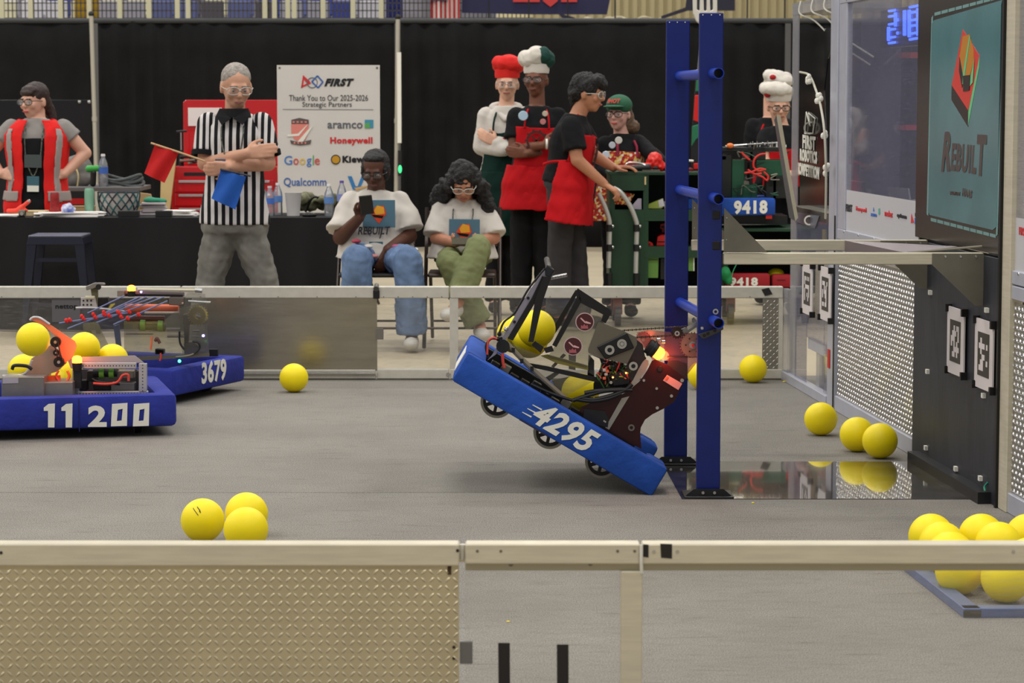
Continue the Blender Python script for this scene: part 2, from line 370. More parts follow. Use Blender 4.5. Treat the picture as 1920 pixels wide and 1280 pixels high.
# ------------------------------------------------------------------ far guardrail
def far_rail():
    top = P(700, 537, Yf).z; lip = P(700, 559, Yf).z; bot = P(700, 692, Yf).z
    def xs(px): return P(px, 600, Yf).x
    BR = mat('far_plate', c8(158, 152, 138), .2, .8, noise=.08, nscale=4, stretch=(1, 1, 6), bump=.04, bscale=10)
    LB = mat('rail_top_metal', c8(204, 200, 188), .42, .2, noise=.05)
    spans = [(-330, 338, 'far guardrail bay with clear panels at the left edge', 'clear'), (340, 704, 'far guardrail bay covered by a smooth metal sheet behind the lone ball', 'plate'),
             (706, 842, 'narrow far guardrail bay with a clear panel between latch and post', 'clear'), (844, 1468, 'long far guardrail bay with a clear panel behind the climbing robot', 'clear')]
    for a, b, lab, k in spans:
        r = thing('guardrail_bay', lab, 'barrier', ((xs(a) + xs(b)) / 2, Yf, 0))
        B().span((xs(a), Yf, lip), (xs(b), Yf + .05, top)).build('top_rail', LB, r, bevel=.004)
        B().span((xs(a), Yf, .004), (xs(b), Yf + .05, bot)).build('bottom_rail', LB, r, bevel=.004)
        B().span((xs(a), Yf + .015, bot), (xs(b), Yf + .021, lip)).build('clear_panel', PC, r)
        if k == 'plate':
            B().span((xs(384), Yf + .002, bot - .01), (xs(707), Yf + .006, lip)).build('metal_sheet', BR, r)
            B().prism([(xs(384), Yf + .002, bot - .008), (xs(707), Yf + .002, bot - .008), (xs(707), Yf - .02, bot - .022), (xs(384), Yf - .02, bot - .022)], (0, 0, -.002)).build('bent_lip', STEEL, r)
        if a == 844:
            for p0, p1 in ((843, 859), (1460, 1468)): B().span((xs(p0), Yf + .004, bot), (xs(p1), Yf + .03, lip)).build('post', LB, r)
            dp = B().span((xs(1430), Yf + .006, bot), (xs(1461), Yf + .012, lip)).build('tread_plate', mat('plate_grey', c8(140, 136, 126), .4, .6), r)
            lugs(V((xs(1430), Yf + .006, bot)), V((1, 0, 0)), V((0, 0, 1)), V((0, -1, 0)), 5, 21, dp, mat('lug_grey', c8(165, 160, 150), .3, .8))
            q = P(1438, 546, Yf - .002); B().prism([q + V((-.03, 0, .01)), q + V((.01, 0, .02)), q + V((.03, 0, -.015)), q + V((-.01, 0, -.025))], (0, -.002, 0)).build('tape_patch', TAPE, r)
        if a == 706:
            B().span((xs(705), Yf - .012, P(0, 636, Yf).z), (xs(719), Yf + .002, P(0, 615, Yf).z)).build('hinge_plate', mat('hinge_grey2', c8(120, 116, 108), .5, .3), r, bevel=.002)
            B().cone((xs(840), Yf - .003, P(0, 702, Yf).z), (xs(840), Yf, P(0, 702, Yf).z), .012, .012).build('bolt', STEEL, r)
        for i in range(5):
            x = xs(a) + (xs(b) - xs(a)) * (i + .5) / 5; B().cone((x, Yf - .002, lip + .008), (x, Yf, lip + .008), .003, .003, 8).build('rivet', ALUD, r)
    lt = thing('guardrail_latch', 'dark toggle latch gripping the far top rail', 'latch', (xs(706), Yf, top - .03))
    B().span((xs(700), Yf - .012, lip - .002), (xs(712), Yf - .001, top - .02)).build('keeper', BLK, lt, bevel=.002)
    B().cone((xs(706), Yf - .02, top - .012), (xs(706), Yf + .02, top + .008), .016, .012, 12).build('toggle', mat('latch_grey', c8(90, 88, 84), .4, .5), lt)
    sg = thing('paper_sign', 'pale sponsor print stuck on the far clear panel at the left', 'sign', (xs(120), Yf + .012, P(0, 620, Yf).z))
    B().span((xs(97), Yf + .010, P(0, 604, Yf).z), (xs(150), Yf + .0145, P(0, 560, Yf).z)).build('print', mat('dusty_print', c8(98, 94, 96), .6), sg)
    text('nettop', P(104, 581, Yf + .0095), V((.12, 0, 0)), V((0, 0, .03)), BLK, sg)
far_rail()
# clear station backdrop seen through the far left bay: dark draped cases
# ------------------------------------------------------------------ alliance wall (runs away from the camera on the right)
def wz(px, py, off=0): return W(px, py, off)
Y0, Y1, Y2, Y3, Y4 = W(1470, 600).y, W(1556, 600).y, W(1722, 600).y, W(1882, 600).y, W(2060, 600).y
def slab(ya, yb, z0, z1, o0, o1, name, m, par, bevel=0):    # box on the wall between depths ya..yb, heights z0..z1, offsets towards the field
    a = [WY(ya, z0, o0), WY(yb, z0, o0), WY(yb, z1, o0), WY(ya, z1, o0)]
    return B().prism(a, WN * (o1 - o0)).build(name, m, par, bevel=bevel)
GL = clear('station_glass', haze=.26, hazecol=c8(134, 134, 156), rough=.04, gloss=.38, scratch=.2)  # reflective sheen put into the glass as a lilac-grey diffuse haze
FG = clear('frosted_edge', haze=.42, hazecol=c8(176, 176, 182), rough=.2, gloss=.6)
DPW = mat('wall_plate', c8(150, 146, 138), .35, .6, noise=.06); DLW = mat('wall_lug', c8(214, 212, 210), .2, .95)
ZB = W(1650, 470).z; ZT = 2.02
zb1 = W(1650, 495).z                                   # top of lower panels
zs0, zs1 = W(1650, 446).z, W(1650, 366).z              # sponsor strip
# outpost bay (far end)
ob_ = thing('outpost_bay', 'far corner bay of the side wall with clear sheets and two white marker boards', 'wall panel', WY((Y0 + Y1) / 2, 0))
ym = W(1480, 600).y; yn = W(1491, 600).y
slab(Y0, Y1, 0, .05, -.03, .02, 'base_rail', ALUB, ob_, .003)
slab(Y0, ym, .05, P(1470, 540, Y0).z, -.02, .01, 'corner_post', FG, ob_)
slab(ym, yn, .05, ZT, -.008, -.002, 'clear_edge', FG, ob_)
slab(yn, W(1512, 600).y, .05, .95, -.004, .0, 'clear_panel', GL, ob_)
slab(W(1512, 600).y, W(1545, 600).y, W(1530, 640).z, .95, -.004, .0, 'clear_panel', GL, ob_)
slab(W(1545, 600).y, Y1, .05, .95, -.004, .0, 'clear_panel', GL, ob_)
slab(W(1512, 600).y, W(1545, 600).y, W(1530, 662).z, W(1530, 640).z, -.03, -.01, 'opening_sill', ALUB, ob_)
slab(W(1524, 600).y, W(1530, 600).y, .0, W(1530, 662).z, -.05, -.02, 'opening_post', FG, ob_)
slab(Y1, W(1569, 600).y, 0, ZT + .02, -.03, .012, 'post', ALUB, ob_, .003)
slab(W(1567, 600).y, W(1569, 600).y, 0, .95, .012, .014, 'black_edge', BLK, ob_)
a = W(1557, 655, .014); slab(W(1558, 600).y, W(1562, 600).y, W(1560, 690).z, W(1560, 655).z, .013, .016, 'red_tag', mat('red_tag', c8(190, 30, 25), .5), ob_)
slab(yn, Y1, .05, ZT, -.34, -.335, 'back_sheet', GL, ob_)
slab(ym, Y1, ZT - .06, ZT, -.3, .0, 'top_sheet', FG, ob_)
slab(ym, Y1, .90, .95, -.2, .0, 'ledge', ALUD, ob_)
slab(W(1476, 470).y, W(1540, 470).y, .86, 1.10, -.22, -.2, 'dark_ledge_board', BLKM, ob_)
# white cord loops over the top sheet
for px, cl in ((1503, 1), (1526, .85), (1550, .35)):
    p = W(px, 30); q = WY(p.y, ZT)
    B().tube(bez([q + WN * .006 + V((0, 0, .005)), q + WN * .01 - V((0, 0, .06)), q - WN * .06 - V((0, 0, .10)) - WD * .05, q - WN * .16 * cl - V((0, 0, .10 + .12 * cl)) - WD * .18 * cl, q - WN * .3 * cl - V((0, 0, .10 + .23 * cl)) - WD * .3 * cl], 5), .0045, 5).build('white_cord', WHT, ob_)
# curved chute flap with white printed words
ch = thing('chute_flap', 'curved clear chute flap in the far corner bay with white competition lettering', 'panel', W(1510, 300, .05))
cs = [W(1478, 196, .02), W(1486, 262, .03), W(1495, 330, .06), W(1492, 414, .1)]
BK = mat('smoked_black_sheet', c8(24, 23, 24), .12, spec=.6)
q0, q1, q2, q3 = W(1500, 150, -.02), W(1545, 150, -.02), W(1545, 420, .02), W(1496, 412, .02)
B().prism([W(1500, 60, -.10), W(1572, 50, -.10), W(1552, 110, -.1), W(1545, 170, -.10), W(1552, 330, -.10), W(1546, 430, -.10), W(1500, 420, -.1), W(1498, 250, -.1)], -WN * .006).build('dark_panel', BK, ch)
text('FIRST', W(1505, 278, -.096), W(1529, 283, -.096) - W(1505, 278, -.096), V((0, 0, .075)), WHT, ch, bold=.05)
text('ROBOTICS', W(1500, 301, -.096), W(1532, 308, -.096) - W(1500, 301, -.096), V((0, 0, .066)), WHT, ch, bold=.05)
text('COMPETITION', W(1494, 326, -.096), W(1536, 337, -.096) - W(1494, 326, -.096), V((0, 0, .066)), WHT, ch, bold=.05)
for tri in ([(1509, 250), (1512, 210), (1519, 236), (1516, 212), (1528, 222), (1524, 250)],):
    pts = [W(x, y, -.094) for x, y in tri]
    for i in range(len(pts)): B().tube([pts[i], pts[(i + 1) % len(pts)]], .004, 5).build('emblem_line', WHT, ch)
    B().ring(W(1519, 240, -.094), W(1519, 240, -.090), .035, .028, 16).build('emblem_ring', WHT, ch)
b = B()
edge = bez([W(1500, 135, .0), W(1518, 142, .02), W(1532, 175, .04), W(1540, 205, .06), W(1546, 250, .07), W(1549, 330, .06), W(1548, 410, .05)], 5)
b.tube(edge, .006, 6).build('flap_edge', mat('pale_edge', c8(190, 186, 170), .4), ch)
for px, py in ((1518, 146), (1536, 186), (1546, 250), (1550, 318)):
    q = W(px, py, .05)
    bb = B()
    for k in range(5): bb.ell(q + V((random.uniform(-.012, .012), random.uniform(-.02, .02), random.uniform(-.02, .02))), (.012, .014, .016), nu=7, nv=5)
    bb.build('knotted_tie', WHT, ch)
fl = thing('hinged_flap', 'tilted clear plastic flap leaning out below the corner chute', 'panel', W(1487, 400, .1))
B().prism([W(1455, 216, .22), W(1463, 216, .22), W(1496, 408, .06), W(1491, 414, .06)], WD * -.006).build('flap_edge', mat('flap_pale_edge', c8(176, 172, 150), .4), fl)
B().prism([W(1452, 225, .22), W(1456, 216, .22), W(1491, 414, .06), W(1480, 408, .06)], WD * .006).build('flap_sheet', mat('flap_dark', c8(72, 74, 88), .25), fl)
B().prism([W(1495, 398, .0), W(1538, 405, .0), W(1530, 428, .0), W(1492, 415, .0)], WN * .006).build('flap_foot', mat('grey_foot', c8(98, 102, 118), .3, .3), fl)
B().ring(W(1517, 413, .006), W(1517, 413, .012), .026, .018, 16).build('white_ring', WHT, fl)
yb = thing('yellow_strap', 'yellow strap hanging below the corner chute', 'strap', W(1547, 420, -.01))
B().prism([W(1543, 430, -.01), W(1550, 430, -.01), W(1550, 449, -.01), W(1543, 449, -.01)], WN * .004).build('strap', mat('strap_yellow', c8(236, 208, 10), .5), yb)
B().prism([W(1543, 404, -.01), W(1554, 406, -.01), W(1554, 411, -.01), W(1543, 408, -.01)], WN * .004).build('strap', _m['strap_yellow'], yb)
# glass station panel (between outpost and tower)
def station(ya, yb, label):
    s = thing('station_panel', label, 'wall panel', WY((ya + yb) / 2, 0))
    slab(ya, yb, 0, .075, -.01, .014, 'base_rail', ALUB, s, .003)
    pl = slab(ya, yb, .075, zb1 + .0, -.004, .0, 'tread_plate', DPW, s)
    s0 = .023; n = int(abs(ya - yb) / s0); m = int((zb1 - .075) / s0)
    lugs(WY(ya, .075), -WD, V((0, 0, 1)), WN, n, m, pl, DLW, s=s0, L_=.0128, w_=.0058, h=.0044)
    slab(ya, yb, zb1 + .012, zs0 - .055, -.03, .012, 'lower_band', ALUB, s, .003)
    slab(ya, yb, zs0 - .05, zs0, -.03, .012, 'upper_band', ALUB, s, .003)
    slab(ya, yb, zs0, zs1, -.003, .002, 'sponsor_strip', mat('strip_white', c8(196, 196, 200), .35), s)
    slab(ya, yb, zs1, ZT - .05, -.003, .001, 'glass', GL, s)
    slab(ya, yb, ZT - .05, ZT + .03, -.03, .012, 'top_beam', ALUB, s, .003)
    for i in range(5):
        y = ya + (yb - ya) * (i + .5) / 5
        for z, o in ((zs0 - .008, .012), (ZT - .035, .012)): q = WY(y, z, o); B().cone(q, q + WN * .003, .006, .005, 8).build('rivet', STEEL, s)
    return s
s1 = station(W(1572, 600).y, Y2 + .01, 'glass and tread plate wall panel between the corner bay and the black tower base')
slab(W(1572, 600).y, W(1585, 600).y, zs0, ZT - .05, -.02, .01, 'glass_frame', ALUB, s1, .003)
def wtext(s, x0, y0, x1, y1, x2, y2, m, par, off=.003, bold=.02, shear=0):   # lower-left, lower-right, upper-left pixels
    o = W(x0, y0, off); return text(s, o, W(x1, y1, off) - o, W(x2, y2, off) - o, m, par, bold=bold, shear=shear)
INK = mat('ink_black', c8(42, 42, 50), .5); RED = mat('ink_red', c8(206, 52, 60), .5); BLU = mat('ink_blue', c8(60, 110, 190), .5); GRNI = mat('ink_green', c8(90, 170, 150), .5); TEAL = mat('ink_teal', c8(130, 175, 195), .5)
wtext('FIRST', 1586, 396, 1598, 398, 1586, 382, INK, s1, bold=.05)
B().prism([W(1579, 395, .003), W(1580, 380, .003), W(1585, 393, .003)], WN * .001).build('emblem', RED, s1)
wtext('Honeywell', 1605, 397, 1625, 401, 1605, 386, RED, s1, bold=.03)
wtext('acmo', 1633, 405, 1644, 407, 1633, 399, BLU, s1); B().prism([W(1637, 396, .003), W(1638, 388, .003), W(1639.5, 396, .003)], WN * .001).build('emblem', BLU, s1)
B().prism([W(1647, 402, .003), W(1650, 402, .003), W(1650, 390, .003), W(1647, 391, .003)], WN * .001).build('emblem', GRNI, s1)
wtext('molex', 1659, 405, 1674, 408, 1659, 393, RED, s1, bold=.03)
wtext('optimum', 1682, 409, 1700, 413, 1682, 399, INK, s1, bold=.05)
wtext('FIRST', 1716, 406, 1722, 407, 1716, 399, INK, s1, bold=.04)
B().prism([W(1708, 418, .003), W(1709, 400, .003), W(1714, 417, .003)], WN * .001).build('emblem', RED, s1)
B().prism([W(1715, 420, .003), W(1726, 422, .003), W(1726, 409, .003), W(1715, 408, .003)], WN * .001).build('emblem', BLU, s1)
s2 = station(W(1900, 600).y, Y4, 'glass and tread plate wall panel at the right edge, nearer than the poster')
slab(W(1887, 600).y, W(1902, 600).y, 0, ZT, -.03, .02, 'side_post', ALU, s2, .003)
slab(W(1884, 600).y, W(1887, 600).y, 0, ZT, .0, .03, 'black_edge', BLK, s2)
wtext('FIRST', 1911, 440, 1925, 443, 1911, 425, RED, s2)
# LED timer, laptop and gear behind the glass
led = thing('led_timer', 'glowing blue LED match timer seen through the upper station glass', 'clock', WY(W(1690, 40).y, 1.7, -.5))
LED = mat('led_blue', (.05, .12, 1, 1), .5, emit=5)
po = V(WY(W(1695, 40).y, 0, -.02)); po.z = 0
Bx = B(); a, b2 = W(1650, 90, -.02), W(1728, 84, -.02); c2, d2 = W(1732, 8, -.02), W(1652, 20, -.02)
Bx.prism([a, b2, c2, d2], -WN * .05).build('housing', mat('led_housing', c8(12, 12, 20), .3), led)
def seg(ch_, x0, y0, wd, ht, sl):
    S = {'1': 'bc', '8': 'abcdefg', '2': 'abged'}[ch_]; q = lambda u, v: W(x0 + wd * u, y0 + ht * (1 - v) + sl * u, -.016)
    L_ = {'a': ((0, 1), (1, 1)), 'b': ((1, 1), (1, .5)), 'c': ((1, .5), (1, 0)), 'd': ((0, 0), (1, 0)), 'e': ((0, .5), (0, 0)), 'f': ((0, 1), (0, .5)), 'g': ((0, .5), (1, .5))}
    for k in S:
        (u0, v0), (u1, v1) = L_[k]; p0, p1 = q(u0, v0), q(u1, v1); n = 9
        for dd in ((-.012, .012)):
            off = WD * dd if abs(u0 - u1) < .01 else V((0, 0, dd))
            bl = B()
            for i in range(n): bl.ell(p0.lerp(p1, (i + .5) / n) + off, .006, nu=6, nv=4)
            bl.build('lit_segment', LED, led)
seg('2', 1666, 26, 13, 50, -2); seg('1', 1686, 22, 10, 46, -2); seg('8', 1705, 19, 16, 50, -3)
for y in (37, 62): B().ell(W(1683, y, -.016), .008).build('colon_dot', LED, led)
lp = thing('laptop', 'open grey laptop behind the station glass above the sponsor strip', 'laptop', W(1685, 370, -.25))
la, lb, lc, ld = W(1668, 374, -.2), W(1706, 380, -.2), W(1702, 353, -.2), W(1663, 351, -.2)
B().prism([la, lb, lc, ld], -WN * .008).build('screen', mat('laptop_grey', c8(140, 142, 150), .4, .2), lp)
B().prism([la, lb, lb - WN * .22, la - WN * .22], (0, 0, -.012)).build('keyboard', _m['laptop_grey'], lp)
sh = thing('operator_shelf', 'dark shelf behind the station glass carrying the laptop', 'shelf', WY((Y1 + Y2) / 2, .9, -.2))
slab(W(1590, 600).y, Y2, la.z - .06, la.z - .015, -.5, -.05, 'board', BLKM, sh)
for ya_ in (W(1595, 600).y, Y2 + .05): slab(ya_, ya_ - .05, 0, la.z - .06, -.45, -.4, 'leg', BLKM, sh)
gp = thing('pole_reflection', 'pale grey slab behind the station glass standing in for a reflected pole', 'post', WY(W(1640, 300).y, 0, -.45))
slab(W(1628, 300).y - .9, W(1655, 300).y - .9, 0, 2.0, -.36, -.33, 'upright', mat('reflection_grey', c8(168, 164, 158), .5), gp)  # added slab, stands in for a pole mirrored in the glass
eq = thing('equipment_case', 'tall dark equipment case standing behind the station glass', 'case', WY(W(1690, 300).y, 0, -.8))
slab(W(1600, 300).y + .3, Y2 - .2, 0, 1.95, -.95, -.8, 'shell', mat('navy_case', c8(34, 38, 62), .4), eq, .01)
for k in range(5): slab(W(1640, 300).y, Y2 + .1, 1.0 + k * .19, 1.012 + k * .19, -.8, -.79, 'ridge', ALUD, eq)
for x0, y0, x1, y1, col, lab in ((1680, 98, 1708, 108, c8(196, 66, 42), 'small red box behind the glass under the LED timer'), (1677, 234, 1698, 243, c8(200, 60, 60), 'red and white box behind the glass above the laptop')):
    g = eq
    B().prism([W(x0, y1, -.5), W(x1, y1 + 1, -.5), W(x1, y0, -.5), W(x0, y0 + 1, -.5)], -WN * .06).build('status_box', mat('status' + lab[:12], col, .5), g)
# ------------------------------------------------------------------ tower base on the wall: black panel, poster, markers
tb = thing('backboard', 'tall black base panel of the climbing tower set in the side wall', 'wall panel', WY((Y2 + Y3) / 2, 0))
BP = mat('black_panel', c8(40, 42, 50), .5, noise=.15, nscale=6, stretch=(4, 4, .7), bump=.05, bscale=20)
ztop = W(1800, 466).z
slab(Y2, Y3, 0, ztop, -.03, .02, 'lower_board', BP, tb, .002)
slab(Y2, Y3, ztop + .012, 2.1, -.03, .02, 'upper_board', mat('black_gloss_panel', c8(40, 34, 32), .22, spec=.6), tb, .002)
slab(W(1733, 800).y, W(1870, 800).y, 0, .045, .02, .07, 'foot_ledge', BLKM, tb)
for px, py in ((1741, 696), (1846, 741), (1738, 839), (1794, 878), (1840, 896), (1746, 548), (1852, 581)):
    q = W(px, py, .02); B().span(q + V((-.012, -.02, -.009)), q + V((.004, .01, .009))).build('white_clip', WHT, tb)
B().tube(bez([W(1852, 904, .021), W(1846, 912, .03), W(1848, 922, .03), W(1853, 926, .021)], 5), .004, 5).build('green_cord', mat('green_cord', c8(50, 150, 120), .5), tb)
# poster
ps = thing('game_poster', 'framed teal game poster with a red and orange emblem on the tower', 'poster', W(1810, 420, .025))
def wpoly(pts, off, t, name, m, par): return B().prism([W(x, y, off) for x, y in pts], WN * t).build(name, m, par)
TP = mat('poster_teal', c8(78, 124, 130), .2, noise=.10, nscale=3, spec=.7)
wpoly([(1752, 38), (1880, 0), (1878, 10), (1870, 424), (1862, 431), (1744, 403), (1741, 396), (1748, 44)], .0205, .002, 'print', TP, ps)
TL = mat('poster_line', c8(112, 150, 148), .4)
for a, b_ in (((1752, 27), (1884, -8)), ((1745, 411), (1868, 443))):
    for k in range(10):
        f0, f1 = (k + .06) / 10, (k + .94) / 10
        x0, y0 = a[0] + (b_[0] - a[0]) * f0, a[1] + (b_[1] - a[1]) * f0; x1, y1 = a[0] + (b_[0] - a[0]) * f1, a[1] + (b_[1] - a[1]) * f1
        wpoly([(x0, y0 + 3), (x1, y1 + 3), (x1, y1 - 3), (x0, y0 - 3)], .0205, .0015, 'border_dash', TL, ps)
for pts in ([(1747, 33), (1750, 29), (1741, 405), (1738, 401)], [(1883, 0), (1885, 0), (1871, 440), (1868, 443)]):
    wpoly(pts, .0205, .0015, 'border_line', TL, ps)
q = lambda L_: [(1740 + x / 3.12, 30 + y / 3.122) for x, y in L_]
PR = mat('poster_red', c8(216, 62, 52), .3); PO = mat('poster_orange', c8(196, 128, 36), .3); PG = mat('poster_green', c8(110, 200, 140), .3); PB = mat('poster_black', c8(42, 36, 34), .3)
wpoly(q([(205, 77), (222, 105), (302, 232), (300, 262), (236, 555), (140, 405)]), .0225, .001, 'emblem_red', PR, ps)
wpoly(q([(140, 405), (236, 552), (236, 650), (138, 490)]), .0225, .001, 'emblem_shadow', PB, ps)
wpoly(q([(302, 235), (300, 300), (236, 640), (237, 560), (290, 300)]), .0225, .0012, 'emblem_green', PG, ps)
wpoly(q([(186, 240), (205, 120), (243, 108), (250, 135), (268, 205), (268, 270), (246, 350), (205, 350)]), .0236, .0012, 'emblem_orange', PO, ps)
wpoly(q([(242, 118), (248, 120), (208, 400), (202, 400), (206, 330)]), .025, .0008, 'emblem_green', PG, ps)
wpoly(q([(205, 350), (246, 345), (242, 435), (206, 442)]), .025, .001, 'emblem_slot', PB, ps)
wpoly(q([(186, 240), (205, 350), (200, 420), (182, 320)]), .025, .001, 'emblem_slot', PB, ps)
wpoly(q([(268, 270), (272, 240), (262, 390), (246, 410), (250, 350)]), .025, .001, 'emblem_green', PG, ps)
PT = mat('poster_brown', c8(80, 70, 68), .4)
wtext('R', 1765, 322, 1782, 321, 1772, 247, PT, ps, off=.0226, bold=.045)
wtext('EBUIL', 1783, 320, 1830, 327, 1786, 268, PT, ps, off=.0226, bold=.04)
wtext('T', 1829, 329, 1847, 331, 1833, 252, PT, ps, off=.0226, bold=.045)
wtext('PRESENTED BY', 1782, 365, 1801, 367, 1782, 358, PT, ps, off=.0226)
wtext('HAAS', 1804, 367, 1822, 372, 1806, 352, PT, ps, off=.0226, bold=.05)
# marker boards
TAGS = [("001011 011101 111001 101010 001111 011010", (1791, 640), 126, 36, 'upper left'), ("010000 111101 010000 001100 011001 111000", (1844, 665), 132, 40, ''), ("110101 100000 011111 100001 100101 100010", (1513, 541), 94, 22, ''), ("111001 001010 101110 100110 000010 110110", (1547, 551), 98, 22, '')]
labs = ['white marker board with black pattern on the black tower base, farther of two', 'white marker board with black pattern on the black tower base, nearer of two', 'white marker board on the clear corner bay, nearest the far rail', 'white marker board on the clear corner bay, beside the metal post']
for (bits, (cx, cy), hh, ww, _), lab in zip(TAGS, labs):
    tg = thing('marker_board', lab, 'board', W(cx, cy, .03), 'white pattern marker boards on the side wall')
    c = W(cx, cy, .035); up = V((0, 0, 1)); ux = -WD; n = WN
    s_ = .20; wd_, hd_ = .262, .262
    WB_ = mat('marker_white', c8(216, 208, 206), .5); KB = mat('marker_black', c8(56, 52, 46), .5)
    B().prism([c + ux * (i * wd_ / 2) + up * (j * hd_ / 2) for i, j in ((-.86, -1), (.86, -1), (.86, -.84), (1, -.84), (1, .84), (.86, .84), (.86, 1), (-.86, 1), (-.86, .84), (-1, .84), (-1, -.84), (-.86, -.84))], -n * .006).build('board', WB_, tg)
    t0 = .165; B().box(c + n * .0006, (t0, t0, .0012), (ux, up, n)).build('black_square', KB, tg)
    cell = t0 / 8
    for r_, row in enumerate(bits.split()):
        for k, ch2 in enumerate(row):
            if ch2 == '1': B().box(c + ux * ((k + 1.5) * cell - t0 / 2) + up * (t0 / 2 - (r_ + 1.5) * cell) + n * .0016, (cell * 1.01, cell * 1.01, .001), (ux, up, n)).build('white_cell', WB_, tg)
    for i in (-1, 1):
        for j in (-1, 1): B().box(c + ux * (i * wd_ * .49) + up * (j * hd_ * .47) - n * .003, (.018, .03, .028), (ux, up, n)).build('corner_clip', BLK, tg)
# ------------------------------------------------------------------ climbing tower
YT0, YT1 = 9.67, 10.56
tw = thing('climbing_tower', 'blue ladder tower of two square uprights with three round rungs', 'tower', P(1330, 925, YT0 + .2))
def upr(px, yc, ytop):
    a = P(px[0], 900, yc); b = P(px[1], 900, yc)
    return B().span((a.x, yc, 0), (b.x, yc + .04, ytop)).build('upright', BLUEP, tw, bevel=.003)
ztw = P(1340, 24, YT0).z
u0 = upr((1306, 1350), YT0, ztw); u1 = upr((1245, 1288), YT1, ztw)
for u, yc in ((u0, YT0), (u1, YT1)):
    xs_ = [u.location.x + tw.location.x + v.co.x for v in u.data.vertices]; xa, xb = min(xs_), max(xs_); cx = (xa + xb) / 2
    B().prism([(xa - .045, yc - .02, .0), (xb + .045, yc - .02, 0), (xb + .045, yc - .02, .008), (xb + .012, yc - .02, .036), (xa - .012, yc - .02, .036), (xa - .045, yc - .02, .008)], (0, -.006, 0)).build('foot_bracket', BLKM, tw)
    B().span((xa - .05, yc - .05, .003), (xb + .05, yc + .12, .010)).build('foot_plate', BLKM, tw, bevel=.002)
    for dx in (-.022, .022): B().cone((cx + dx, yc - .026, .022), (cx + dx, yc - .031, .022), .006, .006, 8).build('bolt', STEEL, tw)
    for i in range(3): B().ell((xa + .012 + i * .032, yc - .001, ztw - .008), .0025, nu=6, nv=4).build('top_screw', WHT, tw)
xr = (P(1328, 138, YT0).x + P(1268, 143, YT1).x) / 2 + .0
for py in (138, 371, 601):
    pf = P(1338, py, YT0 - .01); x = pf.x; z = pf.z
    ra = V((x, YT0, z)) - WD * .13; rb_ = V((x, YT0, z)) + WD * (YT1 - YT0 + .10)
    rg = B().ring(ra, rb_, .0205, .0175, 22).build('rung', mat('rung_blue_lit', c8(20, 54, 160), .35, noise=.05), tw, smooth=True)  # brighter than the uprights: light from above put into the rung colour
    B().cone(ra + WD * .05, ra + WD * .053, .0174, .0174, 18).build('tube_plug', BLK, rg)
for py in (403, 460): q_ = P(1343, py, YT0); B().span(q_ + V((-.014, -.004, -.016)), q_ + V((.014, 0, .016))).build('slot', BLK, tw, bevel=.002)
# horizontal arms to the wall
def arm(yc, pxa, pya, pyb, label, gx):
    top, bot = P(1400, pya, yc).z, P(1400, pyb, yc).z; xa = P(pxa, 480, yc).x; xb = WY(yc, 0).x - .02
    t = B().span((xa, yc, bot), (xb, yc + .045, top)).build('arm', ALU, tw, bevel=.003); t['label'] = label
    B().prism([(xa, yc - .002, top + .002), (xa + gx, yc - .002, top + .002), (xa, yc - .002, top + .002 + gx * 1.02)], (0, -.004, 0)).build('upper_gusset', ALUD, t)
    for z_ in (.3, .8): B().ell((xa + .01, yc - .006, top + gx * z_), .003, nu=6, nv=4).build('screw', STEEL, t)
    g0 = xb - .175
    B().prism([(g0 - .02, yc - .002, bot), (g0 - .02, yc - .002, top - .002), (xb, yc - .002, top - .002), (xb, yc - .002, bot - .155), (xb - .03, yc - .002, bot - .155)], (0, -.004, 0)).build('wall_gusset', ALUD, t)
    for k in range(3): q_ = (g0 + .03 + k * .058, yc - .006, (top + bot) / 2 + .008); B().cone(q_, (q_[0], q_[1] - .004, q_[2]), .006, .004, 8).build('bolt', STEEL, t)
    return t
arm(YT0, 1357, 474, 496, 'nearer aluminium arm joining the blue tower to the wall', .165)
arm(YT1, 1297, 450, 470, 'farther aluminium arm joining the blue tower to the wall', .165)
dg_ = thing('diagonal_brace', 'thin diagonal aluminium brace lying across the two tower arms', 'brace', P(1600, 470, 10.0))
B().prism([P(1585, 451, YT1 - .02), P(1795, 462, YT0 + .18), P(1795, 466, YT0 + .18), P(1700, 474, YT0 + .3), P(1585, 472, YT1 - .02)], (0, .02, 0)).build('brace', mat('rosy_metal', c8(134, 122, 124), .35, .4), dg_)
B().tube([P(1700, 474, YT0 + .06), P(1880, 458, YT0 + .02)], .005, 6).build('rod', ALUD, dg_)
# glossy floor plate
gpz = .003
x0 = F(1290, 936).x; plate_y0, plate_y1 = F(1500, 936).y, F(1500, 866).y
pa = [V((F(1278, 936).x, plate_y0, 0)), WY(plate_y0, 0, .03), WY(plate_y1, 0, .03), V((F(1250, 890).x, plate_y1, 0))]
pl_ = B().prism(pa, (0, 0, gpz)).build('floor_plate', mat('gloss_black_plate', c8(70, 68, 66), .10, spec=1.0, noise=.5, nscale=6, coat=1), None)
tag(recenter(pl_, (pa[0] + pa[2]) / 2), 'thin shiny black plate on the carpet between the tower and the wall', 'plate')
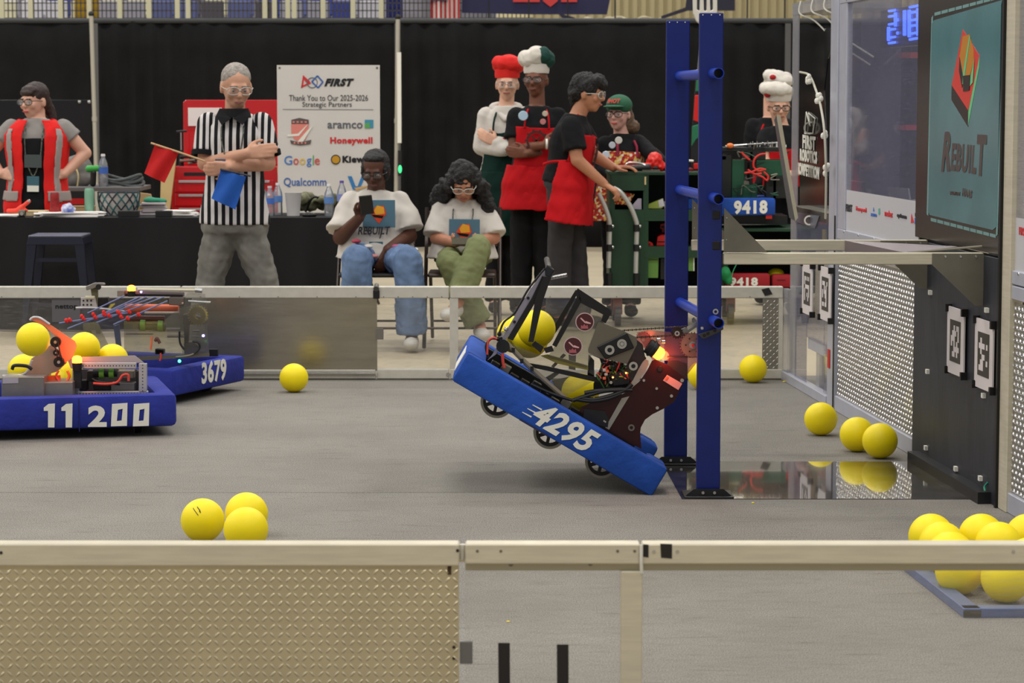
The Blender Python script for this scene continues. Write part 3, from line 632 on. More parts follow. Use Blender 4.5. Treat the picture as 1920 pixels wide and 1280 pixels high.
# ------------------------------------------------------------------ balls
def diam(c): return .15
ball0 = None
def ball(px, py, label, group='yellow foam balls on the field', Y=None, sq=1, free=False):
    global ball0
    loc = P(px, py, Y) if Y else F(px, py, .075)
    if ball0 is None:
        ball0 = B().ell((0, 0, 0), .0748, nu=40, nv=24).build('foam_ball', YEL, None, smooth=True); o = ball0
    else: o = ball0.copy(); COL.objects.link(o)
    o.location = loc; o.rotation_euler = (random.uniform(0, 6), random.uniform(0, 6), random.uniform(0, 6))
    o['label'] = label; o['category'] = 'ball'; o['group'] = group
    return o
ball(551, 708, 'lone yellow foam ball in front of the smooth metal far rail sheet')
ball(1412, 691, 'yellow foam ball in the far corner near the tread plate strip')
ball(1316, 703, 'yellow foam ball partly hidden behind the front tower upright')
ball(1539, 785, 'yellow foam ball nearest the corner bay, left of the wall pair')
ball(1607, 814, 'left ball of the touching pair by the side wall')
ball(1650, 826, 'right ball of the touching pair by the side wall')
b1 = ball(380, 975, 'yellow ball with small black print, left of the trio behind the near rail')
ball(462, 963, 'rear ball of the trio behind the near rail')
ball(461, 992, 'front right ball of the trio behind the near rail')
pr = B()
b1.rotation_euler = (0, 0, 0); n_ = (CP - b1.location).normalized()
for k, (dx, dz, w_, h_) in enumerate(((-.014, .045, .016, .004), (.0, .036, .022, .003), (.008, .050, .008, .004))):
    d = V((dx, -.055, dz)).normalized()
t_ = thing  # print marks hug the ball surface
def onball(c, u, v, r=.0756):
    d = V((u, 0, v)); d.y = -math.sqrt(max(1e-6, .0748 ** 2 - u * u - v * v)); return c + d.normalized() * r
def ballmark(c, u0, v0, u1, v1, h, par):
    n = 6; top = [onball(c, u0 + (u1 - u0) * i / n, v0 + (v1 - v0) * i / n + h) for i in range(n + 1)]; bot = [onball(c, u0 + (u1 - u0) * i / n, v0 + (v1 - v0) * i / n) for i in range(n + 1)]
    bb = B(); bb.add(top + bot, [(i, i + 1, n + 2 + i, n + 1 + i) for i in range(n)]); return bb.build('print_mark', INK, par)
ballmark(b1.location, -.026, .048, -.006, .026, .0035, b1); ballmark(b1.location, -.012, .052, -.0, .040, .004, b1)
ballmark(b1.location, -.004, .040, .002, .034, .005, b1)
pile = [(1746, 1005, 'left rear ball of the pile in the corner barrier'), (1766, 1021, 'ball just behind the left edge of the corner pile'), (1782, 1040, 'ball in the left middle of the corner pile'), (1840, 1005, 'middle rear ball of the corner pile'),
        (1872, 1021, 'ball right of the middle rear one in the corner pile'), (1928, 1005, 'far right rear ball of the corner pile, cut by the frame'), (1815, 1066, 'ball low at the left front of the corner pile'), (1850, 1060, 'ball seen between the two front ones of the corner pile'),
        (1886, 1083, 'large front ball of the corner pile, under the near rail'), (1924, 1052, 'ball at the right edge of the corner pile')]
pts = [F(x, y, .075) for x, y, _ in pile]
for it in range(60):
    for i in range(len(pts)):
        for j in range(i):
            d = pts[i] - pts[j]; L_ = d.length
            if L_ < .149:
                q = d.normalized() * ((.1495 - L_) / 2) if L_ > 1e-4 else V((.01, 0, 0)); q.z = 0; pts[i] += q; pts[j] -= q
for p, (x, y, l) in zip(pts, pile):
    o = ball(x, y, l); o.location = p
# ------------------------------------------------------------------ corner barrier frame
DB = mat('barrier_blue', c8(92, 108, 150), .4, .3, noise=.12, nscale=10)
a = F(1806, 1158); fr = thing('ball_corral', 'low slate blue metal corner frame on the carpet holding the ball pile', 'barrier', a)
dr = WD.copy(); L1 = 1.1
for nm, p, d, n2 in (('side_bar', a, dr, V((1, 0, 0))), ('front_bar', a, V((1, 0, 0)), dr)):
    L_ = L1 if nm == 'side_bar' else .6; wv = (V((1, 0, 0)) * .055 if nm == 'side_bar' else V((0, 1, 0)) * .055)
    B().prism([p, p + wv, p + wv * .96 + V((0, 0, .028)), p + wv * .04 + V((0, 0, .028))], d * L_).build(nm, DB, fr, bevel=.002)
B().span(a + V((.0, -.002, .004)), a + V((.052, 0, .022))).build('end_cap', mat('cap_dark', c8(60, 56, 48), .5), fr)
# ------------------------------------------------------------------ drape, pipes
CUR = mat('black_drape', c8(17, 17, 18), .85, noise=.3, nscale=3, spec=.25)
YC = 26.7; ctop = P(960, 39, YC).z
def drape(x0, x1, label, z1=ctop, Y=YC, seed=0, amp=.03, fq=29):
    b = B(); n = int((x1 - x0) / .035); rows = 8; vs = []
    for j in range(rows + 1):
        z = z1 * j / rows
        for i in range(n + 1):
            x = x0 + (x1 - x0) * i / n
            y = Y + amp * (math.sin(x * fq + 2.6 * math.sin(x * 2.3 + seed) + .3 * z) * (.55 + .45 * math.sin(x * 1.7 + seed)) + .5 * math.sin(x * fq * .31 + seed)) * (1 - .45 * (j / rows) ** 3)
            vs.append((x, y, z))
    fs = [(j * (n + 1) + i, j * (n + 1) + i + 1, (j + 1) * (n + 1) + i + 1, (j + 1) * (n + 1) + i) for j in range(rows) for i in range(n)]
    b.add(vs, fs); o = b.build('drape', CUR, None, smooth=True)
    m = o.modifiers.new('t', 'SOLIDIFY'); m.thickness = .004
    bpy.context.view_layer.objects.active = o
    dg = bpy.context.evaluated_depsgraph_get(); me = bpy.data.meshes.new_from_object(o.evaluated_get(dg)); o.modifiers.clear(); o.data = me
    recenter(o, ((x0 + x1) / 2, Y, 0)); tag(o, label, 'curtain', 'black pipe and drape curtains'); return o
xa = [P(-60, 0, YC).x, P(177, 0, YC).x, P(745, 0, YC).x, P(1478, 0, YC).x, P(2050, 0, YC).x]
drape(xa[0], xa[1] - .03, 'black drape left of the leftmost pale pipe', seed=1)
drape(xa[1] + .03, xa[2] - .03, 'black drape between the two pale pipes, behind the referee', seed=2)
drape(xa[2] + .03, xa[3] - .03, 'wide black drape behind the chefs and the blue tower', seed=3)
drape(xa[3] + .03, xa[4], 'black drape seen through the side wall glass', seed=4)
PALE = mat('pale_pipe', c8(178, 172, 158), .45, .2)
for (t0, t1, lab) in (((171, 30), (181, 345), 'pale upright pipe of the drape stand above the vested woman'), ((746, 36), (742, 420), 'pale upright pipe of the drape stand beside the white banner')):
    Yp = YC - .35; p1 = P(*t0, Yp); p0 = P(*t1, Yp); d = (p1 - p0); base = p0 - d * (p0.z / d.z)
    t = thing('drape_pipe', lab, 'pole', base)
    B().cone(base, p1, .022, .022, 12).build('pipe', PALE, t, smooth=True)
    B().cone(base.lerp(p1, .55), base.lerp(p1, .57), .027, .027, 12).build('collar', PALE, t)
    B().cone(base, base + V((0, 0, .012)), .2, .2, 20).build('base_plate', BLKM, t)
    B().ell(p1 + V((0, 0, .02)), .03).build('finial', BLK, t)
xr_ = thing('drape_crossbar', 'long dark crossbar along the top of the black drapes', 'bar', ((xa[0] + xa[4]) / 2, YC, ctop))
B().cone((xa[0], YC, ctop + .0), (xa[4], YC, ctop + .0), .028, .028, 10).build('bar', mat('bar_grey', c8(52, 54, 56), .6), xr_)
ws = thing('white_strip', 'narrow white paper strip hanging on the pipe beside the banner', 'strip', P(750, 180, YC - .4))
B().span(P(745, 268, YC - .4), P(752, 98, YC - .4) + V((0, .003, 0))).build('paper', WHT, ws)
gl_ = thing('green_light', 'small glowing green light by the pipe beside the banner', 'light', P(750, 312, YC - .45))
B().ell(P(750, 317, YC - .45), (.018, .01, .04)).build('lens', mat('green_glow', (.05, 1, .25, 1), .5, emit=1.2), gl_)
B().span(P(746, 330, YC - .43), P(753, 282, YC - .42)).build('housing', BLK, gl_)
# ------------------------------------------------------------------ stands above the drape
YS = 31.0
bw = struct(B().span((P(960, 0, 34).x - .2, 34.2, 0), (12, 34.3, 9)).build('wall_back', mat('beige_wall', c8(222, 208, 162), .7)))
ribm = mat('beige_rib', c8(150, 136, 98), .7)
for i in range(46):
    x = P(1000, 0, 34).x + i * .115; o = B().span((x, 34.12, 1.2), (x + .03, 34.2, 4.5)).build('rib', ribm, bw)
struct(B().span((-12, 34.2, 0), (P(958, 0, 34).x - .2, 34.3, 9)).build('wall_far_left', mat('stand_grey', c8(126, 122, 128), .8, noise=.3, nscale=2)))
struct(B().span((-12, 30.6, 0), (12, 30.9, P(0, 34, 30.6).z - .05)).build('stand_parapet', mat('parapet_grey', c8(92, 90, 88), .7)))
for k_, (y_, z_) in enumerate(((31.7, P(0, 20, 32.2).z - .241), (32.65, P(0, 0, 32.8).z - .241))): struct(B().span((-12, y_, 0), (P(958, 0, 34).x - .25, 34.2, z_)).build('stand_tier', mat('tier_grey', c8(120, 118, 124), .8)))
rl = thing('stand_railing', 'pale railing with wire mesh in front of the arena stands, top left', 'railing', (P(480, 0, YS).x, YS, 1.9))
WIRE = mat('mesh_wire', c8(70, 66, 64), .6)
mb = B()
for x in range(0, 1000, 8): a = P(x, 50, YS); mb.box((a.x, YS, 2.9), (.012, .012, 1.5))
for k in range(9): mb.box((P(500, 0, YS).x, YS, 2.42 + k * .09), (P(1000, 0, YS).x - P(0, 0, YS).x, .012, .012))
o = mb.build('wire_mesh', WIRE, rl); o['kind'] = 'stuff'
CRM = mat('cream_post', c8(200, 194, 160), .6)
for px in (4, 58, 114, 168, 225, 280, 333, 353, 497, 515, 540, 552, 606, 662, 715): B().span((P(px, 0, YS).x - .028, YS - .05, 2.1), (P(px, 0, YS).x + .028, YS + .01, 3.8)).build('post', CRM, rl)
cols = [c8(96, 104, 150), c8(160, 158, 168), c8(56, 68, 140), c8(200, 198, 204), c8(84, 80, 88), c8(206, 200, 170)]
sm_ = [mat('seat%d' % i, c, .6) for i, c in enumerate(cols)]
cn = ['slate blue', 'light grey', 'navy', 'pale grey', 'charcoal', 'cream']; on = ['first', 'second', 'third', 'fourth', 'fifth', 'sixth', 'seventh', 'eighth', 'ninth', 'tenth', 'eleventh', 'twelfth', 'thirteenth', 'fourteenth', 'fifteenth']
for row in range(2):
    for i in range(15):
        px = 8 + i * 49 + random.uniform(-2, 2) + row * 6; p = P(px, 20 - row * 20, 32.2 + row * .6); q = random.randrange(6)
        m = sm_[q]; s = thing('stadium_chair', '%s stadium chair behind the mesh railing, %s from the left in the %s row' % (cn[q], on[i], 'lower' if row == 0 else 'upper'), 'chair', p + V((0, 0, -.2)), 'stadium seats behind the railing')
        B().span(p + V((-.14, 0, -.2)), p + V((.14, .05, .12))).build('backrest', m, s, bevel=.02)
        B().span(p + V((-.13, -.3, -.24)), p + V((.13, 0, -.2))).build('seat', m, s, bevel=.015)
for (x0, x1, c, lab, nm) in ((140, 185, c8(206, 164, 30), 'yellow sign behind the mesh railing at the top left', 'yellow_sign'), (724, 755, c8(38, 48, 120), 'dark blue cloth panel hanging in the stands left of the flag', 'blue_cloth')):
    a = P(x0, 34, YS + .3); b = P(x1, -20, YS + .3); o = thing(nm, lab, nm.split('_')[-1], a); B().span(a, (b.x, a.y + .02, b.z)).build('panel', mat(nm, c, .7), o)
fl = thing('striped_flag', 'red and white striped flag hanging in the stands above the drape', 'flag', P(835, 36, 30.4))
a = P(808, 38, 30.4); b = P(862, -25, 30.4); n = 13
for i in range(n):
    x0 = a.x + (b.x - a.x) * i / n; x1 = a.x + (b.x - a.x) * (i + 1) / n; yy = .03 * math.sin(i * 1.3)
    B().prism([(x0, 30.4 + yy, a.z), (x1, 30.4 + .03 * math.sin((i + 1) * 1.3), a.z), (x1, 30.4 + .03 * math.sin((i + 1) * 1.3), b.z), (x0, 30.4 + yy, b.z)], (0, .005, 0)).build('stripe', mat('flag_red', c8(176, 44, 44), .7) if i % 2 == 0 else mat('flag_white', c8(206, 196, 190), .7), fl)
B().span((a.x, 30.36, P(0, 1, 30.4).z), (a.x + (b.x - a.x) * .54, 30.39, b.z)).build('canton', mat('flag_blue', c8(46, 48, 90), .7), fl)
nb = thing('navy_banner', 'navy banner with red mark hanging above the drape at top centre', 'banner', P(1000, 28, 30.6))
B().prism([P(866, 24, 30.5), P(1000, 27, 30.5), P(1138, 27, 30.5), P(1150, -30, 30.5), P(866, -30, 30.5)], (0, .02, 0)).build('cloth', mat('navy_cloth', c8(40, 40, 72), .8), nb)
RM = mat('banner_red', c8(196, 58, 56), .7)
B().prism([P(1018, 2, 30.48), P(1032, 13, 30.48), P(1046, 2, 30.48), P(1046, -10, 30.48), P(1018, -10, 30.48)], (0, .01, 0)).build('emblem', RM, nb)
for x0, x1 in ((962, 1012), (1052, 1082)): B().prism([P(x0, 4, 30.48), P(x1, 4, 30.48), P(x1, -10, 30.48), P(x0, -10, 30.48)], (0, .01, 0)).build('emblem', RM, nb)
rr = thing('stand_handrail', 'dark thin uprights of the handrail in front of the beige wall', 'railing', P(1100, 36, 30.2))
for px in (915, 990, 1063, 1152, 1400, 1470): B().span(P(px, 40, 30.3), P(px + 3, -20, 30.3) + V((0, .02, 0))).build('upright', BLKM, rr)
dk = thing('dark_swag', 'dark cloth swag hanging below the banner in front of the beige wall', 'cloth', P(1110, 36, 30.4))
B().prism([P(1045, 24, 30.4), P(1060, 40, 30.4), P(1092, 40, 30.4), P(1075, 32, 30.4)], (0, .02, 0)).build('cloth', mat('swag', c8(44, 42, 56), .8), dk)
B().prism([P(1240, 36, 30.4), P(1290, 20, 30.4), P(1378, 20, 30.4), P(1378, -20, 30.4), P(1290, -20, 30.4), P(1285, 14, 30.4), P(1240, 30, 30.4)], (0, .02, 0)).build('cloth', _m['swag'], dk)
rg_ = thing('coiled_white_rope', 'pale crumpled rope lying along the top of the parapet', 'rope', P(1160, 37, 30.5))
B().tube(bez([P(1095 + i * 9, 35 + random.uniform(-3, 3), 30.5 + random.uniform(-.05, .05)) for i in range(17)], 4), .02, 5).build('rope', mat('rope', c8(190, 180, 150), .7), rg_)
# ------------------------------------------------------------------ people
def skinm(n, c): return mat('skin_' + n, c, .5, noise=.06, nscale=14, spec=.35)
def hand(b, w, d, n, side, curl=.5, s=1.0, spread=.12):
    """w wrist, d finger direction, n palm normal (fingers curl to it), side = +1/-1 where the thumb is"""
    d = d.normalized(); n = (n - d * n.dot(d)).normalized(); t = d.cross(n) * side
    r = .0098 * s
    for i, (off, L_, m_) in enumerate(((.030, .072, .086), (.010, .080, .090), (-.010, .075, .086), (-.029, .060, .078))):
        base = w + d * (m_ * s) + t * (off * s); b.cap(w + t * (off * .6 * s) + d * .01, base, r * 1.35, r * 1.25)
        a = curl * .5; dd = (d + t * (off * spread * 6)).normalized(); p = base
        for k, f in enumerate((.45, .32, .24)):
            dk = (dd * math.cos(a) + n * math.sin(a)); q = p + dk * (L_ * f * s); b.cap(p, q, r * (1 - .08 * k), r * (.93 - .08 * k)); p = q; a += curl * .75
    b.ell(w + d * .045 * s, (.038 * s, .046 * s, .014 * s), (t, d, n))
    p = w + d * .02 * s + t * .026 * s; q = p + (d * .6 + t * .75 + n * .35).normalized() * .036 * s; b.cap(p, q, r * 1.5, r * 1.15)
    u = q + (d * .85 + t * .25 + n * .5 * curl).normalized() * .03 * s; b.cap(q, u, r * 1.15, r * 1.0); b.cap(u, u + (d * .9 + n * .4 * curl).normalized() * .022 * s, r, r * .88)
class Person:
    def __init__(s, label, Y, J, skin, yaw=0, pitch=0, roll=0, bulk=1.0, hs=1.0, face=0, hands=None, cat='person', tall=None, lips=c8(150, 82, 76), brow=c8(40, 28, 22)):
        s.Y = Y; s.j = {k: P(v[0], v[1], Y + (v[2] if len(v) > 2 else 0)) for k, v in J.items()}
        j = s.j; s.bulk = bulk; s.skin = skin
        s.root = thing('person', label, cat, V(((j['aa'].x + j['ab'].x) / 2, (j['aa'].y + j['ab'].y) / 2, 0)))
        for k in ('aa', 'ab'):
            if 't' + k[1] not in J: j[k].z = .085
        mid = (j['sa'] + j['sb']) / 2; s.mid = mid; s.pel = j['pelvis']
        s.up = (mid - s.pel).normalized(); sd = (j['sb'] - j['sa']); s.side = (sd - s.up * sd.dot(s.up)).normalized(); s.front = s.side.cross(s.up).normalized()
        if 'hipside' in J: pass
        s.sw = sd.length / 2
        hx, hy, hz = -math.cos(roll), 0, 0
        f = V((math.sin(yaw) * math.cos(pitch), -math.cos(yaw) * math.cos(pitch), -math.sin(pitch))); r0 = V((math.cos(yaw), math.sin(yaw), 0)); u0 = r0.cross(f).normalized()
        if u0.z < 0: u0 = -u0
        r = r0 * math.cos(roll) + u0 * math.sin(roll); u = u0 * math.cos(roll) - r0 * math.sin(roll)
        s.hr, s.hf, s.hu, s.hc, s.hs = r, f, u, j['head'], hs
        b = B(); s.torso(b, 0)
        H = lambda x, y, z: s.H(x, y, z)     # right, up, forward in the head frame
        ax = (r, f, u)
        E = lambda c, rr: b.ell(H(*c), [q * hs for q in rr], ax, 18, 12)
        b.cap(mid + s.up * .02, H(0, -.05, -.025), .056 * hs, .052 * hs)
        E((0, .03, -.012), (.075, .093, .086)); E((0, -.02, .012), (.066, .078, .082)); E((0, -.065, .026), (.046, .056, .047)); E((0, -.092, .048), (.024, .024, .020))
        b.cap(H(0, .008, .084), H(0, -.026, .104), .0085 * hs, .0125 * hs); b.ell(H(0, -.03, .098), [.017 * hs, .012 * hs, .011 * hs], ax)
        b.cap(H(-.034, .020, .078), H(.034, .020, .078), .011 * hs)
        for q in (-1, 1):
            E((q * .04, -.025, .064), (.022, .018, .024)); b.ell(H(q * .078, -.008, -.008), [.008 * hs, .020 * hs, .032 * hs], ax)
        E((0, -.060, .080), (.024, .012, .011))
        # arms
        for k in ('a', 'b'):
            sh, el, wr = j['s' + k], j['e' + k], j['w' + k]
            b.cap(sh, el, .05 * bulk, .040 * bulk); b.cap(el, wr, .042 * bulk, .028 * min(bulk, 1.15))
            hd = (hands or {}).get(k)
            if hd is not None: d, n, sd_, cu = hd; hand(b, wr, V(d), V(n), sd_, cu, hs)
            hp, kn, an = j['h' + k], j['k' + k], j['a' + k]
            b.cap(hp, kn, .085 * bulk, .055 * bulk); b.cap(kn, an, .056 * bulk, .038)
            ft = j.get('t' + k) or an + V((.0, -.12, -.04)); b.cap(an, ft, .036, .030)
        s.body = b.build('body', skin, s.root, voxel=.0075 if hs > .5 else .007, sm=2)
        # face details
        EW = mat('eye_white', c8(150, 140, 130), .5); EI = mat('iris_dark', c8(30, 20, 16), .2)
        for q in (-1, 1):
            e = B().ell(H(q * .031, -.002, .0765), .0095 * hs).build('eye', EW, s.root, smooth=True)
            B().ell(H(q * .031, -.004, .0815), .0056 * hs, nu=10, nv=6).build('iris', EI, e, smooth=True)
            B().cap(H(q * .031 - .017, .019, .088), H(q * .031 + .017, .020, .088), .0034).build('eyebrow', mat('brow%d' % int(brow[0] * 1e4), brow, .8), s.root)
        B().cap(H(-.020, -.062, .0885), H(.020, -.062, .0885), .0052).ell(H(0, -.066, .090), [.014, .005, .004], ax).build('lips', mat('lips%d' % int(lips[0] * 1e4), lips, .45), s.root, smooth=True)
    def H(s, x, y, z): return s.hc + (s.hr * x + s.hu * y + s.hf * z) * s.hs
    def secs(s, inf=0, t0=-.1, t1=1.12, flare=0, fwd=0):
        # torso sections from neck (t=0) to crotch (t=1)
        L_ = (s.mid - s.pel).length; bk = s.bulk; sw = s.sw
        T = ((-.22, .055, .05), (-.15, .066, .058), (-.06, sw * .66, .072), (.02, sw * .98, .088), (.12, sw * 1.02, .108), (.35, sw * .93, .118), (.62, .140 * bk, .108), (.85, .158 * bk, .115), (1.0, .168 * bk, .118), (1.12, .165 * bk, .115), (1.6, .17 * bk, .12))
        out = []; N = 12
        for i in range(N + 1):
            t = t0 + (t1 - t0) * i / N
            for a, b_ in zip(T, T[1:]):
                if a[0] <= t <= b_[0] or b_ is T[-1]:
                    f = min(1, max(0, (t - a[0]) / (b_[0] - a[0]))); hw = a[1] + (b_[1] - a[1]) * f; hd = (a[2] + (b_[2] - a[2]) * f) * (1 + (bk - 1) * .7); break
            fl_ = flare * max(0, t); c = s.mid - s.up * ((L_ if t > 0 else .47) * t) + s.front * fwd
            out.append((c, s.side, s.front, hw + inf + fl_, hd + inf + fl_))
        return out
    def torso(s, b, inf): b.loft(s.secs(inf, -.14, 1.05)); return b
    def shirt(s, m, name='shirt', sleeve=.55, inf=.016, t1=1.0, flare=.01, wr=.004, cuff=.066, mats=None, longs=False, upper=.066, sep=None, seed=1, lw=.045, wf=18):
        b = B(); b.loft(s.secs(inf * .8, -.145, t1, flare)); bs = b
        k_ = s.bulk
        for k in ('a', 'b'):
            sh, el, wrs = s.j['s' + k], s.j['e' + k], s.j['w' + k]
            if longs: bs.cap(sh, el, upper * k_, .056 * k_); bs.cap(el, el.lerp(wrs, .93), .056 * k_, lw)
            else:
                e = sh.lerp(el, sleeve); bs = B() if sep is not None else b; b.ell(sh, (upper * k_ * .86)); bs.ell(sh, upper * k_ * .90); bs.cone(sh, e, upper * k_ * .90, cuff * k_ * 1.0, 18)
                if sep is not None: bs.build('sleeve', sep, s.root, voxel=.009, sm=2, wr=wr * .6, seed=seed + 3)
        o = b.build(name, m, s.root, voxel=.011, sm=3, wr=wr, seed=seed, wf=wf)
        s.shirt_o = o; return o
    def pants(s, m, name='trousers', hem=1.0, w0=.105, w1=.078, w2=.072, wr=.006, seed=3, wf=16):
        b = B(); b.loft(s.secs(.012, .80, 1.08)); k_ = s.bulk
        for k in ('a', 'b'):
            hp, kn, an = s.j['h' + k], s.j['k' + k], s.j['a' + k]
            b.cap(hp, kn, w0 * k_, w1 * k_); e = kn.lerp(an, hem); b.ell(kn, w1 * k_); b.cone(kn, e, w1 * k_, w2, 18)
        return b.build(name, m, s.root, voxel=.012, sm=3, wr=wr, seed=seed, wf=wf)
    def shoes(s, m):
        for k in ('a', 'b'):
            an = s.j['a' + k]; ft = s.j.get('t' + k) or an + V((0, -.12, -.04))
            b = B(); b.cap(an + V((0, .01, -.03)), ft, .045, .040); b.ell(ft, (.05, .075, .04)); b.build('shoe', m, s.root, voxel=.011, sm=2)
    def wrap(s, m, name, t0, t1, arc, inf=.03, th=.012, flare=0, wr=.003, seed=0, fwd=0, hw=None, wf=16):
        sc_ = s.secs(inf, t0, t1, flare, fwd)
        if hw: sc_ = [(c, sd, fr, h * hw, d) for c, sd, fr, h, d in sc_]
        b = B().loft(sc_, 30, arc, th); return b.build(name, m, s.root, voxel=.0085, sm=2, wr=wr, seed=seed, wf=wf)
    def onfront(s, t, x, inf=.035):      # point on the front of the torso
        sc_ = s.secs(inf, t, t + .01)[0]; c, sd, fr, hw, hd = sc_; u = max(-.98, min(.98, x / hw)); y = (1 - abs(u) ** 2.4) ** (1 / 2.4)
        return c + sd * x + fr * (hd * y)
    def strap(s, pts, m, name='strap', r=.007): return B().tube(bez(pts, 6), r, 6).build(name, m, s.root, smooth=True)
    def hair(s, blobs, m, wr=.004, wf=90, name='hair', voxel=.008, seed=0):
        b = B(); ax = (s.hr, s.hf, s.hu)
        for c, r in blobs: b.ell(s.H(*c), [q * s.hs for q in r], ax, 18, 12)
        return b.build(name, m, s.root, voxel=voxel, sm=2, wr=wr, wf=wf, seed=seed)
    def glasses(s, m, lens=None, big=1.0):
        H = s.H; b = B(); w_, h_ = .030 * big, .019 * big
        for q in (-1, 1):
            c = (q * .034, -.001, .099); loop = [H(c[0] + w_ * math.cos(a), c[1] + h_ * (abs(math.sin(a)) ** .7 * (1 if math.sin(a) > 0 else -1)), c[2] - .35 * max(0, abs(c[0] + w_ * math.cos(a)) - .045)) for a in [2 * PI * i / 16 for i in range(17)]]
            b.tube(loop, .0026, 5); b.tube([H(q * .062, .006, .095), H(q * .077, .006, .06), H(q * .080, .002, -.005)], .0026, 5)
        b.tube([H(-.006, .004, .102), H(.006, .004, .102)], .0026, 5)
        g = b.build('glasses', m, s.root)
        lb = B()
        for q in (-1, 1): lb.ell(H(q * .034, -.001, .098), [w_ * .95 * s.hs, .0015, h_ * .95 * s.hs], (s.hr, s.hf, s.hu), 12, 6)
        lb.build('lens', lens or clear('lens_clear', haze=.05, gloss=.7), g, smooth=True); return g
    def chefhat(s, mb, mp, mp2=None, h=.15, lean=(0, 0, 0)):
        b = B(); H = s.H; ax = (s.hr, s.hf, s.hu)
        b.lathe(H(0, .045, -.008), [(.086, 0), (.090, .02), (.089, .062), (.084, .066)], 26, ax); b.build('hat_band', mb, s.root, smooth=True)
        c = V((0, .045 + h * .62, -.01)); b1, b2 = B(), B()
        random.seed(int(abs(s.hc.x) * 1000))
        n = 9
        for i in range(n):
            a = 2 * PI * i / n; x, z = .078 * math.cos(a), .070 * math.sin(a); (b2 if (mp2 and x > .022) else b1).ell(H(x + lean[0], c.y + random.uniform(-.012, .014) + lean[1], z - .01 + lean[2]), [.052, .050, h * .36], ax, 14, 9)
        b1.ell(H(lean[0], c.y + .012, -.01), [.075, .075, h * .42], ax, 16, 10); b1.cone(H(0, .095, -.008), H(lean[0], c.y, -.01), .084, .09, 20)
        b1.build('hat_crown', mp, s.root, voxel=.008, sm=6, wr=.0035, wf=30, seed=4)
        if mp2: b2.build('hat_crown', mp2, s.root, voxel=.008, sm=2, wr=.004, wf=40, seed=5)
    def lanyard(s, t1=.55, x=.0, m=None, badge=True, wpx=.045):
        m = m or mat('lanyard', c8(34, 38, 40), .6, col2=c8(112, 116, 104), nscale=60)
        for q in (-1, 1): s.strap([s.mid + s.side * (.055 * q) + s.up * .03, s.onfront(.06, .062 * q, .036), s.onfront(t1 * .6, .05 * q, .04), s.onfront(t1 * .9, x + .02 * q, .042), s.onfront(t1, x, .042)], m, 'lanyard', .0045)
        if badge:
            c = s.onfront(t1 + .06, x, .046); o = B().box(c - s.up * .02, (.085, .004, .11), (s.side, s.front, s.up)).build('badge', mat('badge_teal', c8(60, 100, 112), .4), s.root, bevel=.003)
            B().box(c - s.up * .05 + s.front * .003, (.08, .003, .042), (s.side, s.front, s.up)).build('badge_card', WHT, o)
GLS = mat('glasses_clear', c8(190, 186, 176), .2, spec=.8); GLB = mat('glasses_dark', c8(30, 26, 26), .3)
BLKT = mat('black_cloth', c8(22, 22, 24), .85, spec=.2); WHTT = mat('white_cloth', c8(206, 200, 190), .85, spec=.2)
def std(floor_y, dx=0):   # helper: floor pixel row -> ankle row
    return floor_y
# --- referee
def stripes(name, ca, cb, period, duty=.5, axis=0, rot=(0, 0, 0), ph=0):
    m = mat(name, ca, .8, spec=.2); nt = m.node_tree; N = nt.nodes.new; L = nt.links.new; b = nt.nodes['Principled BSDF']
    tc = N('ShaderNodeTexCoord'); mp = N('ShaderNodeMapping'); mp.inputs['Rotation'].default_value = rot; sx = N('ShaderNodeSeparateXYZ'); L(tc.outputs['Object'], mp.inputs[0]); L(mp.outputs[0], sx.inputs[0])
    a = N('ShaderNodeMath'); a.operation = 'MULTIPLY_ADD'; a.inputs[1].default_value = 1 / period; a.inputs[2].default_value = 50 + ph; L(sx.outputs[axis], a.inputs[0])
    f = N('ShaderNodeMath'); f.operation = 'FRACT'; L(a.outputs[0], f.inputs[0]); g = N('ShaderNodeMath'); g.operation = 'LESS_THAN'; g.inputs[1].default_value = duty; L(f.outputs[0], g.inputs[0])
    mx = N('ShaderNodeMix'); mx.data_type = 'RGBA'; mx.inputs['A'].default_value = cb; mx.inputs['B'].default_value = ca; L(g.outputs[0], mx.inputs['Factor']); L(mx.outputs['Result'], b.inputs['Base Color']); return m
r = Person('grey-haired person in a striped referee shirt standing with arms crossed behind the far rail', 14.35,
    dict(head=(443, 163, -.02), sa=(391, 232), sb=(490, 232), ea=(384, 306, -.04), eb=(503, 306, -.04), wa=(462, 288, -.215), wb=(432, 313, -.19), pelvis=(440, 420), ha=(417, 425), hb=(463, 425), ka=(395, 522, -.03), kb=(494, 522, -.03), aa=(374, 652), ab=(506, 652)),
    skinm('referee', c8(196, 148, 122)), yaw=.30, pitch=.22, bulk=1.06, hs=1.06, brow=c8(90, 84, 80), lips=c8(146, 92, 84),
    hands={'a': ((1, .1, .15), (0, 1, -.2), 1, .3), 'b': ((-1, .15, -.1), (0, 1, .2), 1, .5)})
SR = stripes('referee_stripes', c8(24, 24, 28), c8(206, 202, 200), .0415, .5, 0, ph=.2)
r.shirt(SR, 'striped_shirt', sleeve=.72, t1=1.0, cuff=.074, upper=.07, flare=.010, wr=.004, sep=stripes('sleeve_stripes', c8(24, 24, 28), c8(206, 202, 200), .036, .5, 0, ph=.4))
for k in 'ab':
    sh, el = r.j['s' + k], r.j['e' + k]; B().ring(sh.lerp(el, .70), sh.lerp(el, .82), .081, .068, 22).build('sleeve_cuff', BLKT, r.root, smooth=True)
cb_ = B()
for q in (-1, 1): cb_.prism([r.mid + V((q * .006, -.125, .030)), r.mid + V((q * .058, -.140, -.005)), r.mid + V((q * .094, -.098, .045)), r.mid + V((q * .078, -.04, .088))], (0, -.010, 0))
